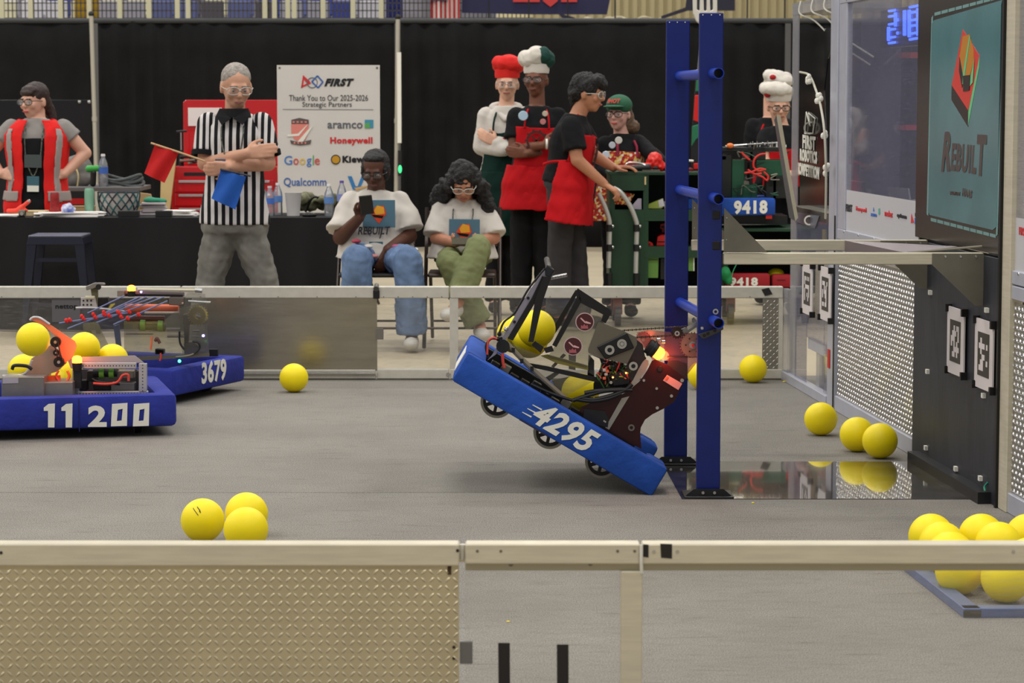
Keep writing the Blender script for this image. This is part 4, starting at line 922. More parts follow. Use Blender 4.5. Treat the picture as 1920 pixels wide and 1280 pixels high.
cb_.lathe(r.mid + V((0, -.015, .035)), [(.100, 0), (.078, .05), (.070, .05), (.08, 0)], 22); cb_.build('collar', BLKT, r.root)
r.pants(mat('grey_jeans', c8(116, 114, 108), .85, noise=.2, nscale=10, spec=.2), w0=.098, w1=.078, w2=.080, wr=.008, wf=24); r.shoes(BLKT)
r.hair([((0, .047, -.022), (.079, .094, .078)), ((0, .0, -.052), (.078, .06, .06))], mat('grey_hair', c8(150, 142, 134), .7, noise=.25, nscale=60, bump=.6, bscale=120), wr=.002)
r.glasses(GLS, big=1.05); r.lanyard(t1=.4, x=.0, badge=False)
B().box(r.onfront(.40, -.03, .05), (.12, .006, .06), (r.side, r.front, r.up)).build('badge', mat('badge_blue', c8(70, 90, 120), .5), r.root)
# flags
fg = thing('red_flag', 'red square flag on a short pale stick tucked under the referee arm', 'flag', P(372, 298, 14.2))
B().tube([P(283, 268, 14.22), P(335, 285, 14.2), P(384, 302, 14.2)], .006, 6).build('stick', mat('pale_stick', c8(196, 160, 116), .6), fg)
def cloth(c4, Y, name, m, par, n=10, amp=.012):
    a, b_, c_, d = [P(x, y, Y) for x, y in c4]; vs = []
    for i in range(n + 1):
        for j in range(n + 1):
            u, v = i / n, j / n; p = a.lerp(b_, u).lerp(d.lerp(c_, u), v); p.y += amp * math.sin(u * 7 + v * 2); vs.append(p)
    k = len(vs); vs += [p + V((0, .003, 0)) for p in vs]; f = [(i * (n + 1) + j, (i + 1) * (n + 1) + j, (i + 1) * (n + 1) + j + 1, i * (n + 1) + j + 1) for i in range(n) for j in range(n)]
    f += [tuple(q + k for q in x[::-1]) for x in f]; bb = B(); bb.add(vs, f); return bb.build(name, m, par, smooth=True)
cloth(((291, 269), (335, 286), (308, 343), (270, 325)), 14.21, 'cloth', mat('flag_cloth_red', c8(196, 20, 22), .8, noise=.06, nscale=12), fg)
fg = thing('blue_flag', 'blue square flag hanging from the crossed arms of the referee', 'flag', P(436, 326, 14.08))
cloth(((414, 318), (461, 331), (441, 393), (396, 372)), 14.09, 'cloth', mat('flag_cloth_blue', c8(28, 88, 178), .8, noise=.06, nscale=12), fg)
B().tube([P(413, 317, 14.09), P(470, 330, 14.1)], .006, 6).build('stick', mat('flag_stick_dark', c8(50, 50, 60), .6), fg)
# --- woman in red vest
v = Person('person with dark ponytail and red reflective vest, hands on hips behind the table', 18.0,
    dict(head=(64, 190), sa=(22, 240), sb=(118, 240), ea=(-22, 290, .02), eb=(160, 287, .04), wa=(2, 326, -.10), wb=(120, 327, -.09), pelvis=(70, 385), ha=(46, 390), hb=(94, 390), ka=(46, 480), kb=(94, 480), aa=(44, 570), ab=(98, 570)),
    skinm('vest', c8(206, 158, 136)), yaw=-.55, pitch=.05, bulk=1.08, hs=1.06, lips=c8(176, 60, 66),
    hands={'a': ((1, -.25, -.1), (.1, 1, -.3), 1, .35), 'b': ((-1, -.25, -.05), (-.1, 1, -.3), -1, .35)})
v.shirt(mat('grey_tee', c8(136, 132, 128), .85), sleeve=.42, t1=1.0, cuff=.070, upper=.068)
v.pants(BLKT); v.shoes(BLKT)
RV = mat('vest_red', c8(214, 32, 30), .75, noise=.05, nscale=7, spec=.25); RF = mat('reflective_grey', c8(150, 140, 136), .5)
BB = v.wrap(BLKT, 'black_bib', .12, 1.55, (PI * .30, PI * .70), inf=.030, th=.02, hw=.98)
v.wrap(RV, 'vest', -.13, 1.25, (PI * .61, PI * 2.39), inf=.050, th=.02, flare=.004, wr=.005)
for q in (-1, 1):
    a0 = (PI * .70, PI * .83) if q < 0 else (PI * .17, PI * .30)
    for (s0, s1_) in ((.0, .95),):
        mid_ = PI * (.76 if q < 0 else .24); v.wrap(RF, 'reflective_stripe', s0, s1_, (mid_ - .13, mid_ + .13), inf=.057, th=.012, flare=.004, wr=.002)
    v.wrap(RF, 'reflective_stripe', .80, .94, (PI * .64, PI * 1.1) if q < 0 else (-PI * .1, PI * .36), inf=.057, th=.012, flare=.006, wr=.001)
DKH = mat('dark_brown_hair', c8(44, 28, 24), .55, noise=.3, nscale=50)
v.hair([((0, .045, -.02), (.084, .098, .085)), ((0, .075, .035), (.066, .045, .035)), ((0, .058, .070), (.055, .022, .024)), ((.0, .0, -.06), (.078, .055, .07)), ((0, -.03, -.12), (.035, .04, .07)), ((.01, -.12, -.155), (.030, .035, .10)), ((.02, -.20, -.165), (.022, .028, .08))], DKH, wr=.003)
v.glasses(GLB); v.lanyard(t1=.62, x=-.0)
B().box(v.onfront(.42, -.0, .04), (.12, .01, .09), (v.side, v.front, v.up)).build('printed_crest', mat('crest_grey', c8(66, 74, 74), .7), v.root)
# --- seated person with phone
g1 = Person('seated person in a white tee and blue jeans looking at a black phone', 15.95,
    dict(head=(704, 320, -.05), sa=(658, 378), sb=(750, 376), ea=(638, 445, -.10), eb=(768, 442, -.06), wa=(674, 408, -.28), wb=(727, 468, -.26), pelvis=(705, 484), ha=(680, 484, -.02), hb=(730, 484, -.02), ka=(668, 488, -.46), kb=(766, 490, -.46), aa=(672, 612, -.42), ab=(772, 612, -.42)),
    skinm('seated_dark', c8(84, 52, 40)), yaw=-.18, pitch=.30, bulk=1.16, hs=1.03, lips=c8(96, 54, 50), brow=c8(20, 14, 12),
    hands={'a': ((.35, -.1, .9), (.5, -.9, .1), -1, .8), 'b': ((-.35, -.1, -.9), (-.5, .8, 0), 1, .5)})
TEE = mat('pale_tee', c8(196, 190, 182), .85, spec=.2)
g1.shirt(TEE, 'tee_shirt', sleeve=.86, t1=.98, cuff=.092, upper=.066, flare=.045, inf=.024, wr=.008, wf=13)
g1.pants(mat('blue_jeans', c8(100, 122, 156), .85, noise=.22, nscale=9, spec=.2), w0=.088, w1=.078, w2=.095, wr=.007, wf=30, hem=.97)
g1.shoes(mat('white_shoe', c8(190, 186, 178), .6))
g1.hair([((0, .040, -.03), (.084, .092, .088)), ((-.066, .0, -.01), (.022, .06, .065)), ((.066, .0, -.01), (.022, .06, .065)), ((0, .088, .02), (.066, .05, .028)), ((0, -.04, -.07), (.07, .05, .05))], mat('black_hair', c8(20, 17, 18), .6, noise=.3, nscale=70, bump=1, bscale=90), wr=.003)
g1.glasses(GLB, big=.9); g1.lanyard(t1=.72, x=.01)
def tee_print(p, x0=-.0, t=.30, w_=.20, h_=.17):
    c = p.onfront(t, x0, .052 + .0); ax = (p.side, p.front, p.up)
    o = B().box(c, (w_, .004, h_), ax).build('shirt_print', mat('print_teal', c8(78, 112, 130), .8), p.root, bevel=.002)
    f = lambda u, v_: c + p.side * u + p.up * v_ + p.front * .004
    B().prism([f(-.05, .0), f(-.02, .045), f(.03, .05), f(.045, .0), f(.0, -.06)], p.front * .002).build('print_red', mat('print_red', c8(216, 70, 36), .8), o)
    B().prism([f(-.03, .02), f(-.01, .052), f(.03, .04), f(.035, .0), f(-.02, -.005)], p.front * .0035).build('print_orange', mat('print_orange', c8(226, 160, 40), .8), o)
    B().prism([f(-.045, -.004), f(.03, -.012), f(.02, -.028), f(-.03, -.02)], p.front * .004).build('print_black', BLKT, o)
tee_print(g1, .03, .20)
text('REBUILT', g1.onfront(.56, -.10, .075), g1.side * .2, g1.up * .05, INK, g1.root, bold=.03, shear=.2)
ph = thing('phone', 'black phone held up by the seated person with glasses', 'phone', P(689, 400, 15.62))
B().box(P(687, 384, 15.60), (.080, .009, .125), (V((1, 0, .1)).normalized(), V((0, .94, .34)), V((-.1, -.34, .94)).normalized())).build('body_shell', BLK, ph, bevel=.004)
for i, (x, y, c) in enumerate(((668, 452, c8(170, 60, 80)), (690, 462, c8(200, 196, 190)), (742, 462, c8(170, 80, 120)), (758, 470, c8(196, 150, 160)), (776, 468, c8(230, 230, 220)), (700, 480, c8(190, 120, 120)), (664, 466, c8(210, 200, 200)))):
    B().ell(P(x, y, 15.66 if i % 2 else 15.70), (.03, .035, .014), nu=10, nv=6).build('jeans_patch', mat('patch%d' % i, c, .7), g1.root)
# --- seated girl
g2 = Person('seated person with long curly black hair, white tee and olive trousers, head bowed', 15.95,
    dict(head=(869, 342, -.12), sa=(826, 392), sb=(912, 392), ea=(818, 446, -.06), eb=(926, 446, -.06), wa=(856, 455, -.28), wb=(884, 455, -.28), pelvis=(868, 484), ha=(846, 484, -.02), hb=(890, 484, -.02), ka=(842, 492, -.44), kb=(898, 462, -.44), aa=(900, 612, -.34), ab=(856, 572, -.58), ta=(905, 628, -.46), tb=(840, 590, -.68)),
    skinm('seated_tan', c8(172, 118, 92)), yaw=.02, pitch=.55, bulk=1.0, hs=1.0,
    hands={'a': ((1, -.3, .05), (.1, -.3, 1), 1, .9), 'b': ((-1, -.3, .05), (.1, -.3, 1), -1, .9)})
g2.shirt(TEE, 'tee_shirt', sleeve=.92, t1=1.0, cuff=.094, upper=.062, flare=.04, inf=.022, wr=.006, wf=14, seed=7)
g2.pants(mat('olive_trousers', c8(116, 122, 84), .85, noise=.15, nscale=7, spec=.2), w0=.088, w1=.074, w2=.088, wr=.007, wf=30, seed=8, hem=.92)
g2.shoes(_m['white_shoe'])
BH = _m['black_hair']
g2.hair([((0, .045, -.02), (.088, .100, .092)), ((-.082, -.01, -.01), (.035, .07, .07)), ((.085, -.01, -.01), (.035, .07, .07)), ((-.12, -.10, -.05), (.05, .06, .09)), ((.12, -.10, -.03), (.05, .06, .10)), ((.15, -.2, .0), (.055, .06, .10)), ((.15, -.28, .02), (.045, .05, .07)), ((0, -.08, -.10), (.12, .05, .13)), ((-.17, -.16, -.06), (.035, .05, .08))], BH, wr=.010, wf=60, seed=2)
g2.glasses(GLS); g2.lanyard(t1=.7, x=.06, badge=False); tee_print(g2, .01, .44, .19, .16)
ph = thing('phone', 'phone held low in both hands by the seated person with curly hair', 'phone', P(868, 452, 15.58))
B().box(P(870, 452, 15.57), (.15, .075, .01), (V((1, 0, 0)), V((0, .8, .5)).normalized(), V((0, -.5, .8)).normalized())).build('body_shell', mat('phone_olive', c8(70, 66, 50), .4), ph, bevel=.003)
# --- chef 1 white hoodie
APG = mat('green_apron', c8(14, 42, 36), .85, noise=.12, nscale=8, spec=.2); APR = mat('red_apron', c8(178, 16, 24), .8, noise=.08, nscale=8, spec=.2)
c1 = Person('person in a red chef hat, white hoodie and dark green apron with arms crossed', 18.3,
    dict(head=(951, 158), sa=(912, 216), sb=(985, 216), ea=(901, 277, -.04), eb=(995, 277, .0), wa=(950, 280, -.20), wb=(930, 268, -.16), pelvis=(948, 345), ha=(932, 350), hb=(964, 350), ka=(930, 455), kb=(966, 455), aa=(928, 560), ab=(968, 560)),
    skinm('chef_light', c8(214, 166, 140)), yaw=-.05, pitch=.0, bulk=.98, hs=1.0, hands={'a': ((1, .1, -.2), (0, 1, -.2), 1, .5), 'b': ((-1, .1, .6), (0, 1, 0), -1, .4)})
HOOD = mat('white_hoodie', c8(200, 194, 186), .9, spec=.2)
c1.shirt(HOOD, 'hoodie', longs=True, upper=.066, t1=.95, inf=.028, wr=.006, lw=.048)
hb_ = B()
for i in range(9):
    a = PI * (.0 + i / 8); hb_.ell(c1.mid + V((.088 * math.cos(a), .055 * math.sin(a) - .005, .055 + .015 * math.sin(a))), (.036, .04, .032), nu=10, nv=7)
hb_.cap(c1.mid + V((-.088, -.02, .05)), c1.mid + V((0, -.135, -.03)), .026, .02); hb_.cap(c1.mid + V((.088, -.02, .05)), c1.mid + V((0, -.135, -.03)), .026, .02)
hb_.build('hood', HOOD, c1.root, voxel=.009, sm=3)
c1.pants(BLKT); c1.shoes(BLKT)
c1.wrap(APG, 'apron', .24, 1.72, (PI * .18, PI * .82), inf=.036, th=.014, flare=.022, wr=.004)
c1.wrap(APG, 'apron_skirt', .80, 1.75, (PI * -.02, PI * 1.02), inf=.036, th=.014, flare=.026, wr=.004)
def emblem(p, t, x, R, m, wrench=True):
    c = p.onfront(t, x, .055); ax = (p.side, p.front, p.up)
    e = B().ring(c, c + p.front * .004, R, R * .78, 22); 
    for k in range(10): a = 2 * PI * k / 10; e.box(c + p.side * math.cos(a) * R * 1.05 + p.up * math.sin(a) * R * 1.05, (.014, .006, .014), ax)
    d1 = (p.side + p.up).normalized(); d2 = (p.side - p.up).normalized()
    e.box(c, (R * 1.2, .006, .012), (d1, p.front, d2)); e.box(c, (R * 1.2, .006, .012), (d2, p.front, d1)); return e.build('apron_emblem', m, p.root)
emblem(c1, .42, .02, .062, mat('emblem_red', c8(196, 40, 36), .8))
c1.strap([c1.onfront(.24, -.09, .04), c1.onfront(.10, -.085, .045), c1.onfront(-.02, -.07, .03), c1.mid + V((-.05, .0, .06))], APG)
c1.chefhat(mat('hat_red', c8(214, 30, 24), .8), _m['hat_red'] if 'hat_red' in _m else None, h=.15, lean=(.015, 0, 0)); c1.glasses(GLS, big=1.15)
# --- chef 2 red apron
c2 = Person('person in a white and green chef hat, black tee and red apron with arms crossed', 17.8,
    dict(head=(1005, 150), sa=(968, 217), sb=(1046, 217), ea=(963, 278, -.05), eb=(1052, 282, -.03), wa=(1020, 272, -.21), wb=(988, 288, -.17), pelvis=(1002, 345), ha=(984, 350), hb=(1020, 350), ka=(978, 460), kb=(1022, 460), aa=(975, 575), ab=(1024, 575)),
    skinm('chef_brown', c8(112, 70, 52)), yaw=-.28, pitch=-.02, bulk=1.0, hs=1.02, lips=c8(110, 60, 56), brow=c8(20, 14, 12), hands={'a': ((1, .1, .3), (0, 1, -.1), 1, .4), 'b': ((-1, .2, .1), (0, 1, .1), -1, .5)})
c2.shirt(BLKT, 'black_tee', sleeve=.70, t1=.95, cuff=.074, upper=.072); c2.pants(BLKT); c2.shoes(BLKT)
c2.wrap(APR, 'apron', .16, 1.0, (PI * .20, PI * .80), inf=.030, th=.014, flare=.012, wr=.003)
c2.wrap(APR, 'apron_skirt', .72, 1.38, (PI * .06, PI * .94), inf=.034, th=.014, flare=.03, wr=.005)
emblem(c2, .36, .0, .07, mat('emblem_dark', c8(70, 30, 28), .8))
for q in (-1, 1): c2.strap([c2.onfront(.18, .085 * q, .036), c2.onfront(.05, .08 * q, .04), c2.onfront(-.05, .07 * q, .03), c2.mid + V((.05 * q, .0, .07))], APR)
for x, y, rr, c in ((981, 217, .034, c8(170, 196, 214)), (1022, 213, .02, c8(190, 176, 160)), (1018, 228, .021, c8(190, 120, 120))):
    q = P(x, y, 17.64); o = B().cone(q, q + V((0, -.008, 0)), rr, rr * .9, 16).build('pin_badge', mat('pin%d' % x, c, .3), c2.root)
B().ring(P(1023, 270, 17.58), P(1027, 270, 17.58), .036, .031, 16).build('bracelet', WHT, c2.root)
c2.chefhat(WHTT, WHTT, mat('hat_green', c8(14, 62, 54), .8), h=.17, lean=(.0, 0, 0)); c2.glasses(GLB, big=1.1)
# --- chef 3 pushing the cart (in profile)
c3 = Person('person with dark wavy hair, black tee and red apron pushing the green cart', 17.0,
    dict(head=(1103, 176, .0), sb=(1083, 232, .17), sa=(1071, 236, -.17), eb=(1112, 290, .22), ea=(1082, 300, -.22), wb=(1150, 314, .18), wa=(1133, 345, -.20), pelvis=(1058, 345), hb=(1058, 350, .09), ha=(1056, 350, -.09), kb=(1078, 460, .1), ka=(1050, 465, -.09), ab=(1085, 590, .12), aa=(1046, 590, -.09), tb=(1118, 603, .12), ta=(1080, 603, -.09)),
    skinm('chef_tan', c8(176, 122, 92)), yaw=1.25, pitch=.08, bulk=1.05, hs=1.03, brow=c8(20, 14, 12), hands={'b': ((1, -.1, .05), (0, 0, -1), -1, .5), 'a': ((.85, -.1, -.5), (-.4, .2, -.8), 1, 1.1)})
c3.shirt(BLKT, 'black_tee', sleeve=.72, t1=1.0, cuff=.076, upper=.075, inf=.02); c3.pants(mat('charcoal_trousers', c8(44, 42, 44), .85), w2=.085); c3.shoes(BLKT)
A0, A1 = (PI * .02, PI * .98)
c3.wrap(APR, 'apron', .12, 1.0, (A0, A1), inf=.034, th=.014, flare=.02, wr=.004)
c3.wrap(APR, 'apron_skirt', .60, 1.62, (PI * -.08, PI * 1.08), inf=.036, th=.014, flare=.045, wr=.006)
c3.strap([c3.onfront(.16, .07, .04), c3.mid + V((.05, -.09, -.02)), c3.mid + V((.03, -.06, .06)), c3.mid + V((-.02, .0, .08))], APR)
c3.strap([P(1018, 308, 16.8), P(1035, 303, 16.82), P(1062, 302, 16.8)], APR, r=.01)
emblem(c3, .42, .0, .06, _m['emblem_dark'])
c3.hair([((0, .048, -.022), (.090, .106, .088)), ((0, .085, .055), (.075, .050, .045)), ((0, .0, -.07), (.082, .06, .075)), ((0, .07, .09), (.055, .03, .032)), ((0, -.055, -.085), (.05, .035, .04))], BH, wr=.008, wf=70, seed=6); c3.glasses(GLS, big=1.2)
# --- green cap
c4 = Person('person in a green cap and colourful patterned apron standing behind the green cart', 18.0,
    dict(head=(1160, 214), sa=(1136, 272), sb=(1196, 268, .06), ea=(1128, 318, .0), eb=(1222, 288, -.12), wa=(1150, 325, -.22), wb=(1243, 306, -.30), pelvis=(1164, 365), ha=(1150, 370), hb=(1180, 370), ka=(1150, 470), kb=(1180, 470), aa=(1148, 566), ab=(1182, 566)),
    skinm('cap_pale', c8(214, 166, 150)), yaw=-.42, pitch=.0, bulk=.96, hs=.98, lips=c8(190, 90, 90), hands={'a': ((1, -.3, -.3), (0, 0, -1), -1, .5), 'b': ((.6, -.4, -.5), (-.3, 0, -1), 1, .6)})
c4.shirt(BLKT, 'black_long_sleeve', longs=True, upper=.068, t1=.98, inf=.02); c4.pants(BLKT); c4.shoes(BLKT)
PA = mat('patterned_apron', c8(206, 168, 120), .85); nt = PA.node_tree; vo = nt.nodes.new('ShaderNodeTexVoronoi'); vo.inputs['Scale'].default_value = 62; tc_ = nt.nodes.new('ShaderNodeTexCoord'); nt.links.new(tc_.outputs['Object'], vo.inputs['Vector'])
rp = nt.nodes.new('ShaderNodeValToRGB'); rp.color_ramp.interpolation = 'CONSTANT'; e = rp.color_ramp.elements; e[0].color = c8(150, 30, 30); e[1].position = .45; e[1].color = c8(214, 176, 90); x_ = e.new(.65); x_.color = c8(190, 60, 40); x_ = e.new(.8); x_.color = c8(220, 210, 190)
nt.links.new(vo.outputs['Color'], rp.inputs[0]); nt.links.new(rp.outputs[0], nt.nodes['Principled BSDF'].inputs['Base Color'])
c4.wrap(PA, 'patterned_apron', .16, 1.55, (PI * .12, PI * .88), inf=.034, th=.014, flare=.03, wr=.004)
PK = mat('strap_magenta', c8(140, 30, 60), .8)
for q in (-1, 1): c4.strap([c4.onfront(.28, .07 * q, .04), c4.onfront(.08, .07 * q, .04), c4.onfront(-.04, .06 * q, .03)], PK, r=.009)
for x, y, rr, c in ((1160, 263, .026, c8(210, 208, 200)), (1148, 272, .024, c8(190, 196, 206)), (1136, 290, .026, c8(200, 210, 226))):
    q = P(x, y, 17.80); B().cone(q, q + V((0, -.008, 0)), rr, rr * .9, 16).build('pin_badge', mat('pinb%d' % x, c, .3), c4.root)
c4.hair([((0, .03, -.03), (.082, .09, .075)), ((.05, -.05, -.06), (.045, .05, .09)), ((.085, -.09, -.07), (.05, .035, .05)), ((-.06, -.03, -.04), (.025, .04, .07))], mat('brown_hair', c8(98, 76, 58), .6, noise=.2, nscale=60), wr=.004)
cg = mat('cap_green', c8(40, 92, 66), .8); bb = B(); ax = (c4.hr, c4.hf, c4.hu)
bb.ell(c4.H(0, .062, -.01), [.092, .104, .078], ax, 22, 12); bb.build('cap_crown', cg, c4.root, smooth=True)
bb = B(); bb.ell(c4.H(0, .055, .10), [.072, .075, .010], ax, 18, 8); bb.build('cap_brim', cg, c4.root, smooth=True)
text('IHOT', c4.H(-.045, .078, .106), c4.hr * .09, c4.hu * .03 - c4.hf * .02, mat('cap_red', c8(196, 60, 50), .7), c4.root, bold=.04)
c4.glasses(GLB)
# --- two chefs behind the cart on the right
c5 = Person('person in tall white chef hat and glasses leaning over the robot cart', 18.2,
    dict(head=(1460, 200), sa=(1437, 254), sb=(1497, 252), ea=(1432, 300, -.1), eb=(1512, 300, -.1), wa=(1450, 320, -.28), wb=(1500, 322, -.28), pelvis=(1464, 350), ha=(1448, 355), hb=(1480, 355), ka=(1446, 460), kb=(1482, 460), aa=(1444, 565), ab=(1484, 565)),
    skinm('chef_light', c8(214, 166, 140)), yaw=.10, pitch=.12, bulk=1.0, hs=.98, hands={'a': ((.8, -.4, 0), (0, 0, -1), -1, .5), 'b': ((-.8, -.4, 0), (0, 0, -1), 1, .5)})
c5.shirt(BLKT, 'black_tee', sleeve=.72, t1=.98, cuff=.072, upper=.068); c5.pants(BLKT); c5.shoes(BLKT)
c5.wrap(APR, 'apron', .26, 1.0, (PI * .24, PI * .76), inf=.03, th=.014); c5.chefhat(WHTT, WHTT, h=.12, lean=(-.02, 0, 0)); c5.glasses(GLB)
B().ell(c5.H(-.09, .105, .03), (.03, .03, .035)).build('hat_pompom', mat('pompom_red', c8(170, 24, 32), .8), c5.root, smooth=True)
c6 = Person('person in a white chef hat half hidden behind the chef at the robot cart', 19.2,
    dict(head=(1451, 176), sa=(1413, 238), sb=(1476, 238), ea=(1408, 288, -.02), eb=(1480, 290, -.1), wa=(1425, 300, -.25), wb=(1470, 300, -.28), pelvis=(1442, 345), ha=(1428, 350), hb=(1458, 350), ka=(1426, 450), kb=(1460, 450), aa=(1424, 540), ab=(1462, 540)),
    skinm('chef_light', c8(214, 166, 140)), yaw=.7, pitch=.3, bulk=1.0, hs=.98, hands={'a': ((.7, -.6, -.2), (0, 0, -1), -1, .5), 'b': ((-.6, -.6, 0), (0, 0, -1), 1, .5)})
c6.shirt(BLKT, 'black_long_sleeve', longs=True, upper=.07, t1=.98); c6.pants(BLKT); c6.shoes(BLKT)
c6.wrap(APR, 'apron', .26, 1.0, (PI * .24, PI * .76), inf=.03, th=.014); c6.chefhat(WHTT, WHTT, h=.12, lean=(.02, 0, 0)); c6.glasses(GLB)
for q in (-1, 1): c6.strap([c6.onfront(.28, .075 * q, .036), c6.onfront(.08, .08 * q, .045), c6.onfront(-.04, .06 * q, .03)], APR)
B().ell(c6.H(-.085, .14, .03), (.025, .025, .02)).build('hat_pompom', _m['pompom_red'], c6.root, smooth=True)
# ------------------------------------------------------------------ draped table and what stands on it
TZ = .745; TY0, TY1 = F(300, 408, TZ).y, F(300, 408, TZ).y + .76
tx0, tx1 = P(-120, 408, TY0).x, P(636, 408, TY0).x
tb_ = thing('folding_table', 'long folding table under a floor-length black cloth behind the far rail', 'table', ((tx0 + tx1) / 2, (TY0 + TY1) / 2, 0))
B().span((tx0, TY0 + .02, TZ - .03), (tx1, TY1, TZ - .006)).build('table_top', mat('table_grey', c8(90, 88, 84), .6), tb_, bevel=.004)
for x in (tx0 + .1, (tx0 + tx1) / 2, tx1 - .1):
    for y in (TY0 + .1, TY1 - .1): B().cone((x, y, 0), (x, y, TZ - .03), .015, .015, 10).build('leg', ALUD, tb_)
CL = mat('black_tablecloth', c8(24, 24, 26), .8, spec=.25)
tc2 = thing('tablecloth', 'black cloth hanging to the floor over the long table', 'tablecloth', ((tx0 + tx1) / 2, TY0, 0))
B().span((tx0 - .01, TY0 - .005, TZ - .006), (tx1 + .01, TY1 + .01, TZ)).build('top_cloth', CL, tc2)
vs, fs = [], []; n = 220; rows = 5
for j in range(rows + 1):
    for i in range(n + 1):
        x = tx0 + (tx1 - tx0) * i / n; k = 1 - j / rows
        vs.append((x, TY0 - .008 - (.035 * k) * (1 + math.sin(x * 13 + math.sin(x * 4))) - .01 * k * math.sin(x * 31), .01 + (TZ - .012) * j / rows))
k0 = len(vs); vs += [(a, b + .004, c) for a, b, c in vs]
fs = [(j * (n + 1) + i, j * (n + 1) + i + 1, (j + 1) * (n + 1) + i + 1, (j + 1) * (n + 1) + i) for j in range(rows) for i in range(n)]
fs += [tuple(q + k0 for q in f[::-1]) for f in fs]
bb = B(); bb.add(vs, fs); bb.build('front_drape', CL, tc2, smooth=True)
def T(px, py=None, dy=.25):               # a spot on the table top, dy behind the front edge
    y = TY0 + dy; return V((P(px, 400, y).x, y, TZ))
kx = FPX / TY0                             # pixels per metre near the table
def bottle(px, dy, h, label, cap_c, lab_c=c8(90, 130, 190), base=None, r=.032):
    b0 = base or T(px, dy=dy); t = thing('water_bottle', label, 'bottle', b0)
    B().lathe(b0, [(r * .92, 0), (r, .01), (r, h * .30), (r * .94, h * .34), (r, h * .38), (r, h * .62), (r * .9, h * .72), (r * .42, h * .9), (r * .42, h * .94)], 16).build('bottle_body', clear('pet_plastic', haze=.28, hazecol=c8(200, 206, 212), gloss=1.4), t, smooth=True)
    B().lathe(b0 + V((0, 0, h * .40)), [(r * 1.02, 0), (r * 1.02, h * .2)], 16).build('paper_label', mat('lab%d' % int(px), lab_c, .5), t, smooth=True)
    B().cone(b0 + V((0, 0, h * .93)), b0 + V((0, 0, h)), r * .46, r * .44, 12).build('cap', mat('cap%d' % int(px), cap_c, .4), t)
bottle(506, .25, .20, 'water bottle with a pink tinted top and blue label beside the referee', c8(200, 190, 196), c8(70, 110, 190))
bottle(521, .42, .215, 'water bottle behind the pink topped one, beside the white cup', c8(220, 220, 222))
bottle(492, .55, .20, 'water bottle half hidden behind the referee shirt', c8(180, 150, 160), c8(150, 130, 150))
bottle(617, .2, .215, 'clear water bottle standing left of the seated person', c8(225, 225, 225))
bottle(641, .45, .23, 'purple capped water bottle behind the seated person shoulder', c8(96, 80, 170), c8(130, 140, 200))
cu = T(550, dy=.3); t = thing('foam_cup', 'wide white foam cup on the black table by the banner', 'cup', cu)
B().lathe(cu, [(.042, 0), (.056, .15), (.059, .155), (.054, .155), (.040, .008)], 20).build('cup_wall', mat('foam_cup', c8(206, 202, 200), .7), t, smooth=True)
ms = T(580, dy=.12); t = thing('computer_mouse', 'dark computer mouse on the table left of the clear bottle', 'mouse', ms)
B().ell(ms + V((0, 0, .012)), (.05, .032, .02)).build('shell', BLK, t, smooth=True)
B().box(ms + V((0, -.028, .02)), (.01, .01, .01)).build('wheel', ALUD, t)
bg = T(596, dy=.5); t = thing('olive_bag', 'crumpled olive bag on the table in front of the banner', 'bag', bg)
bb = B(); random.seed(3)
for i in range(9): bb.ell(bg + V((random.uniform(-.11, .11), random.uniform(-.05, .05), random.uniform(.03, .12))), (random.uniform(.05, .07), .05, random.uniform(.03, .05)))
bb.build('bag_body', mat('olive_cloth', c8(104, 104, 78), .8, noise=.3, nscale=25), t, voxel=.009, wr=.008, wf=40)
B().tube(bez([bg + V((-.08, -.05, .02)), bg + V((-.02, -.08, .12)), bg + V((.08, -.06, .08))], 6), .008).build('handle', BLK, t)
# left items
c0 = T(103, dy=.22); t = thing('drink_can', 'red soda can on the table in front of the vested person', 'can', c0)
B().lathe(c0, [(.026, 0), (.031, .01), (.031, .145), (.026, .158), (.025, .155)], 18).build('can_body', mat('can_red', c8(140, 30, 30), .35, .1, noise=.25, nscale=30), t, smooth=True)
B().cone(c0 + V((0, 0, .153)), c0 + V((0, 0, .157)), .024, .024, 16).build('lid', STEEL, t)
c0 = T(168, dy=.35); t = thing('drink_can', 'tall mint green can on the table left of the lattice basket', 'can', c0)
B().lathe(c0, [(.028, 0), (.033, .012), (.033, .165), (.029, .178)], 18).build('can_body', mat('can_mint', c8(122, 166, 140), .35, .2), t, smooth=True)
B().cone(c0 + V((0, 0, .178)), c0 + V((0, 0, .182)), .028, .027, 16).build('lid', _m['can_mint'], t)
# lattice basket
c0 = T(223, dy=.40); t = thing('lattice_basket', 'oval cloth basket with a teal and black lattice pattern on the table', 'basket', c0)
R = [(.10, 0), (.128, .05), (.138, .11), (.136, .155)]
B().lathe(c0, R + [(.130, .155), (.124, .05), (.09, .006)], 28, (V((1, 0, 0)), V((0, .62, 0)), V((0, 0, 1)))).build('basket_wall', mat('basket_grey', c8(170, 164, 158), .7, noise=.15, nscale=30), t, smooth=True)
bb = [B(), B()]
for i in range(9):
    for sg_ in (-1, 1):
        a0 = PI * .95 + PI * 1.1 * i / 8; pts = []
        for j in range(6):
            f = j / 5; z = .155 * f; r_ = (.10 + .56 * z) if z < .05 else min(.138, .128 + .17 * (z - .05)); a = a0 + sg_ * f * .9
            pts.append(c0 + V((r_ * 1.03 * math.cos(a), r_ * .645 * math.sin(a), z)))
        bb[(i + (sg_ > 0)) % 2].tube(pts, .0045, 5)
bb[0].build('lattice_cord', mat('teal_cord', c8(40, 96, 96), .6), t); bb[1].build('lattice_cord', mat('dark_cord', c8(34, 38, 52), .6), t)
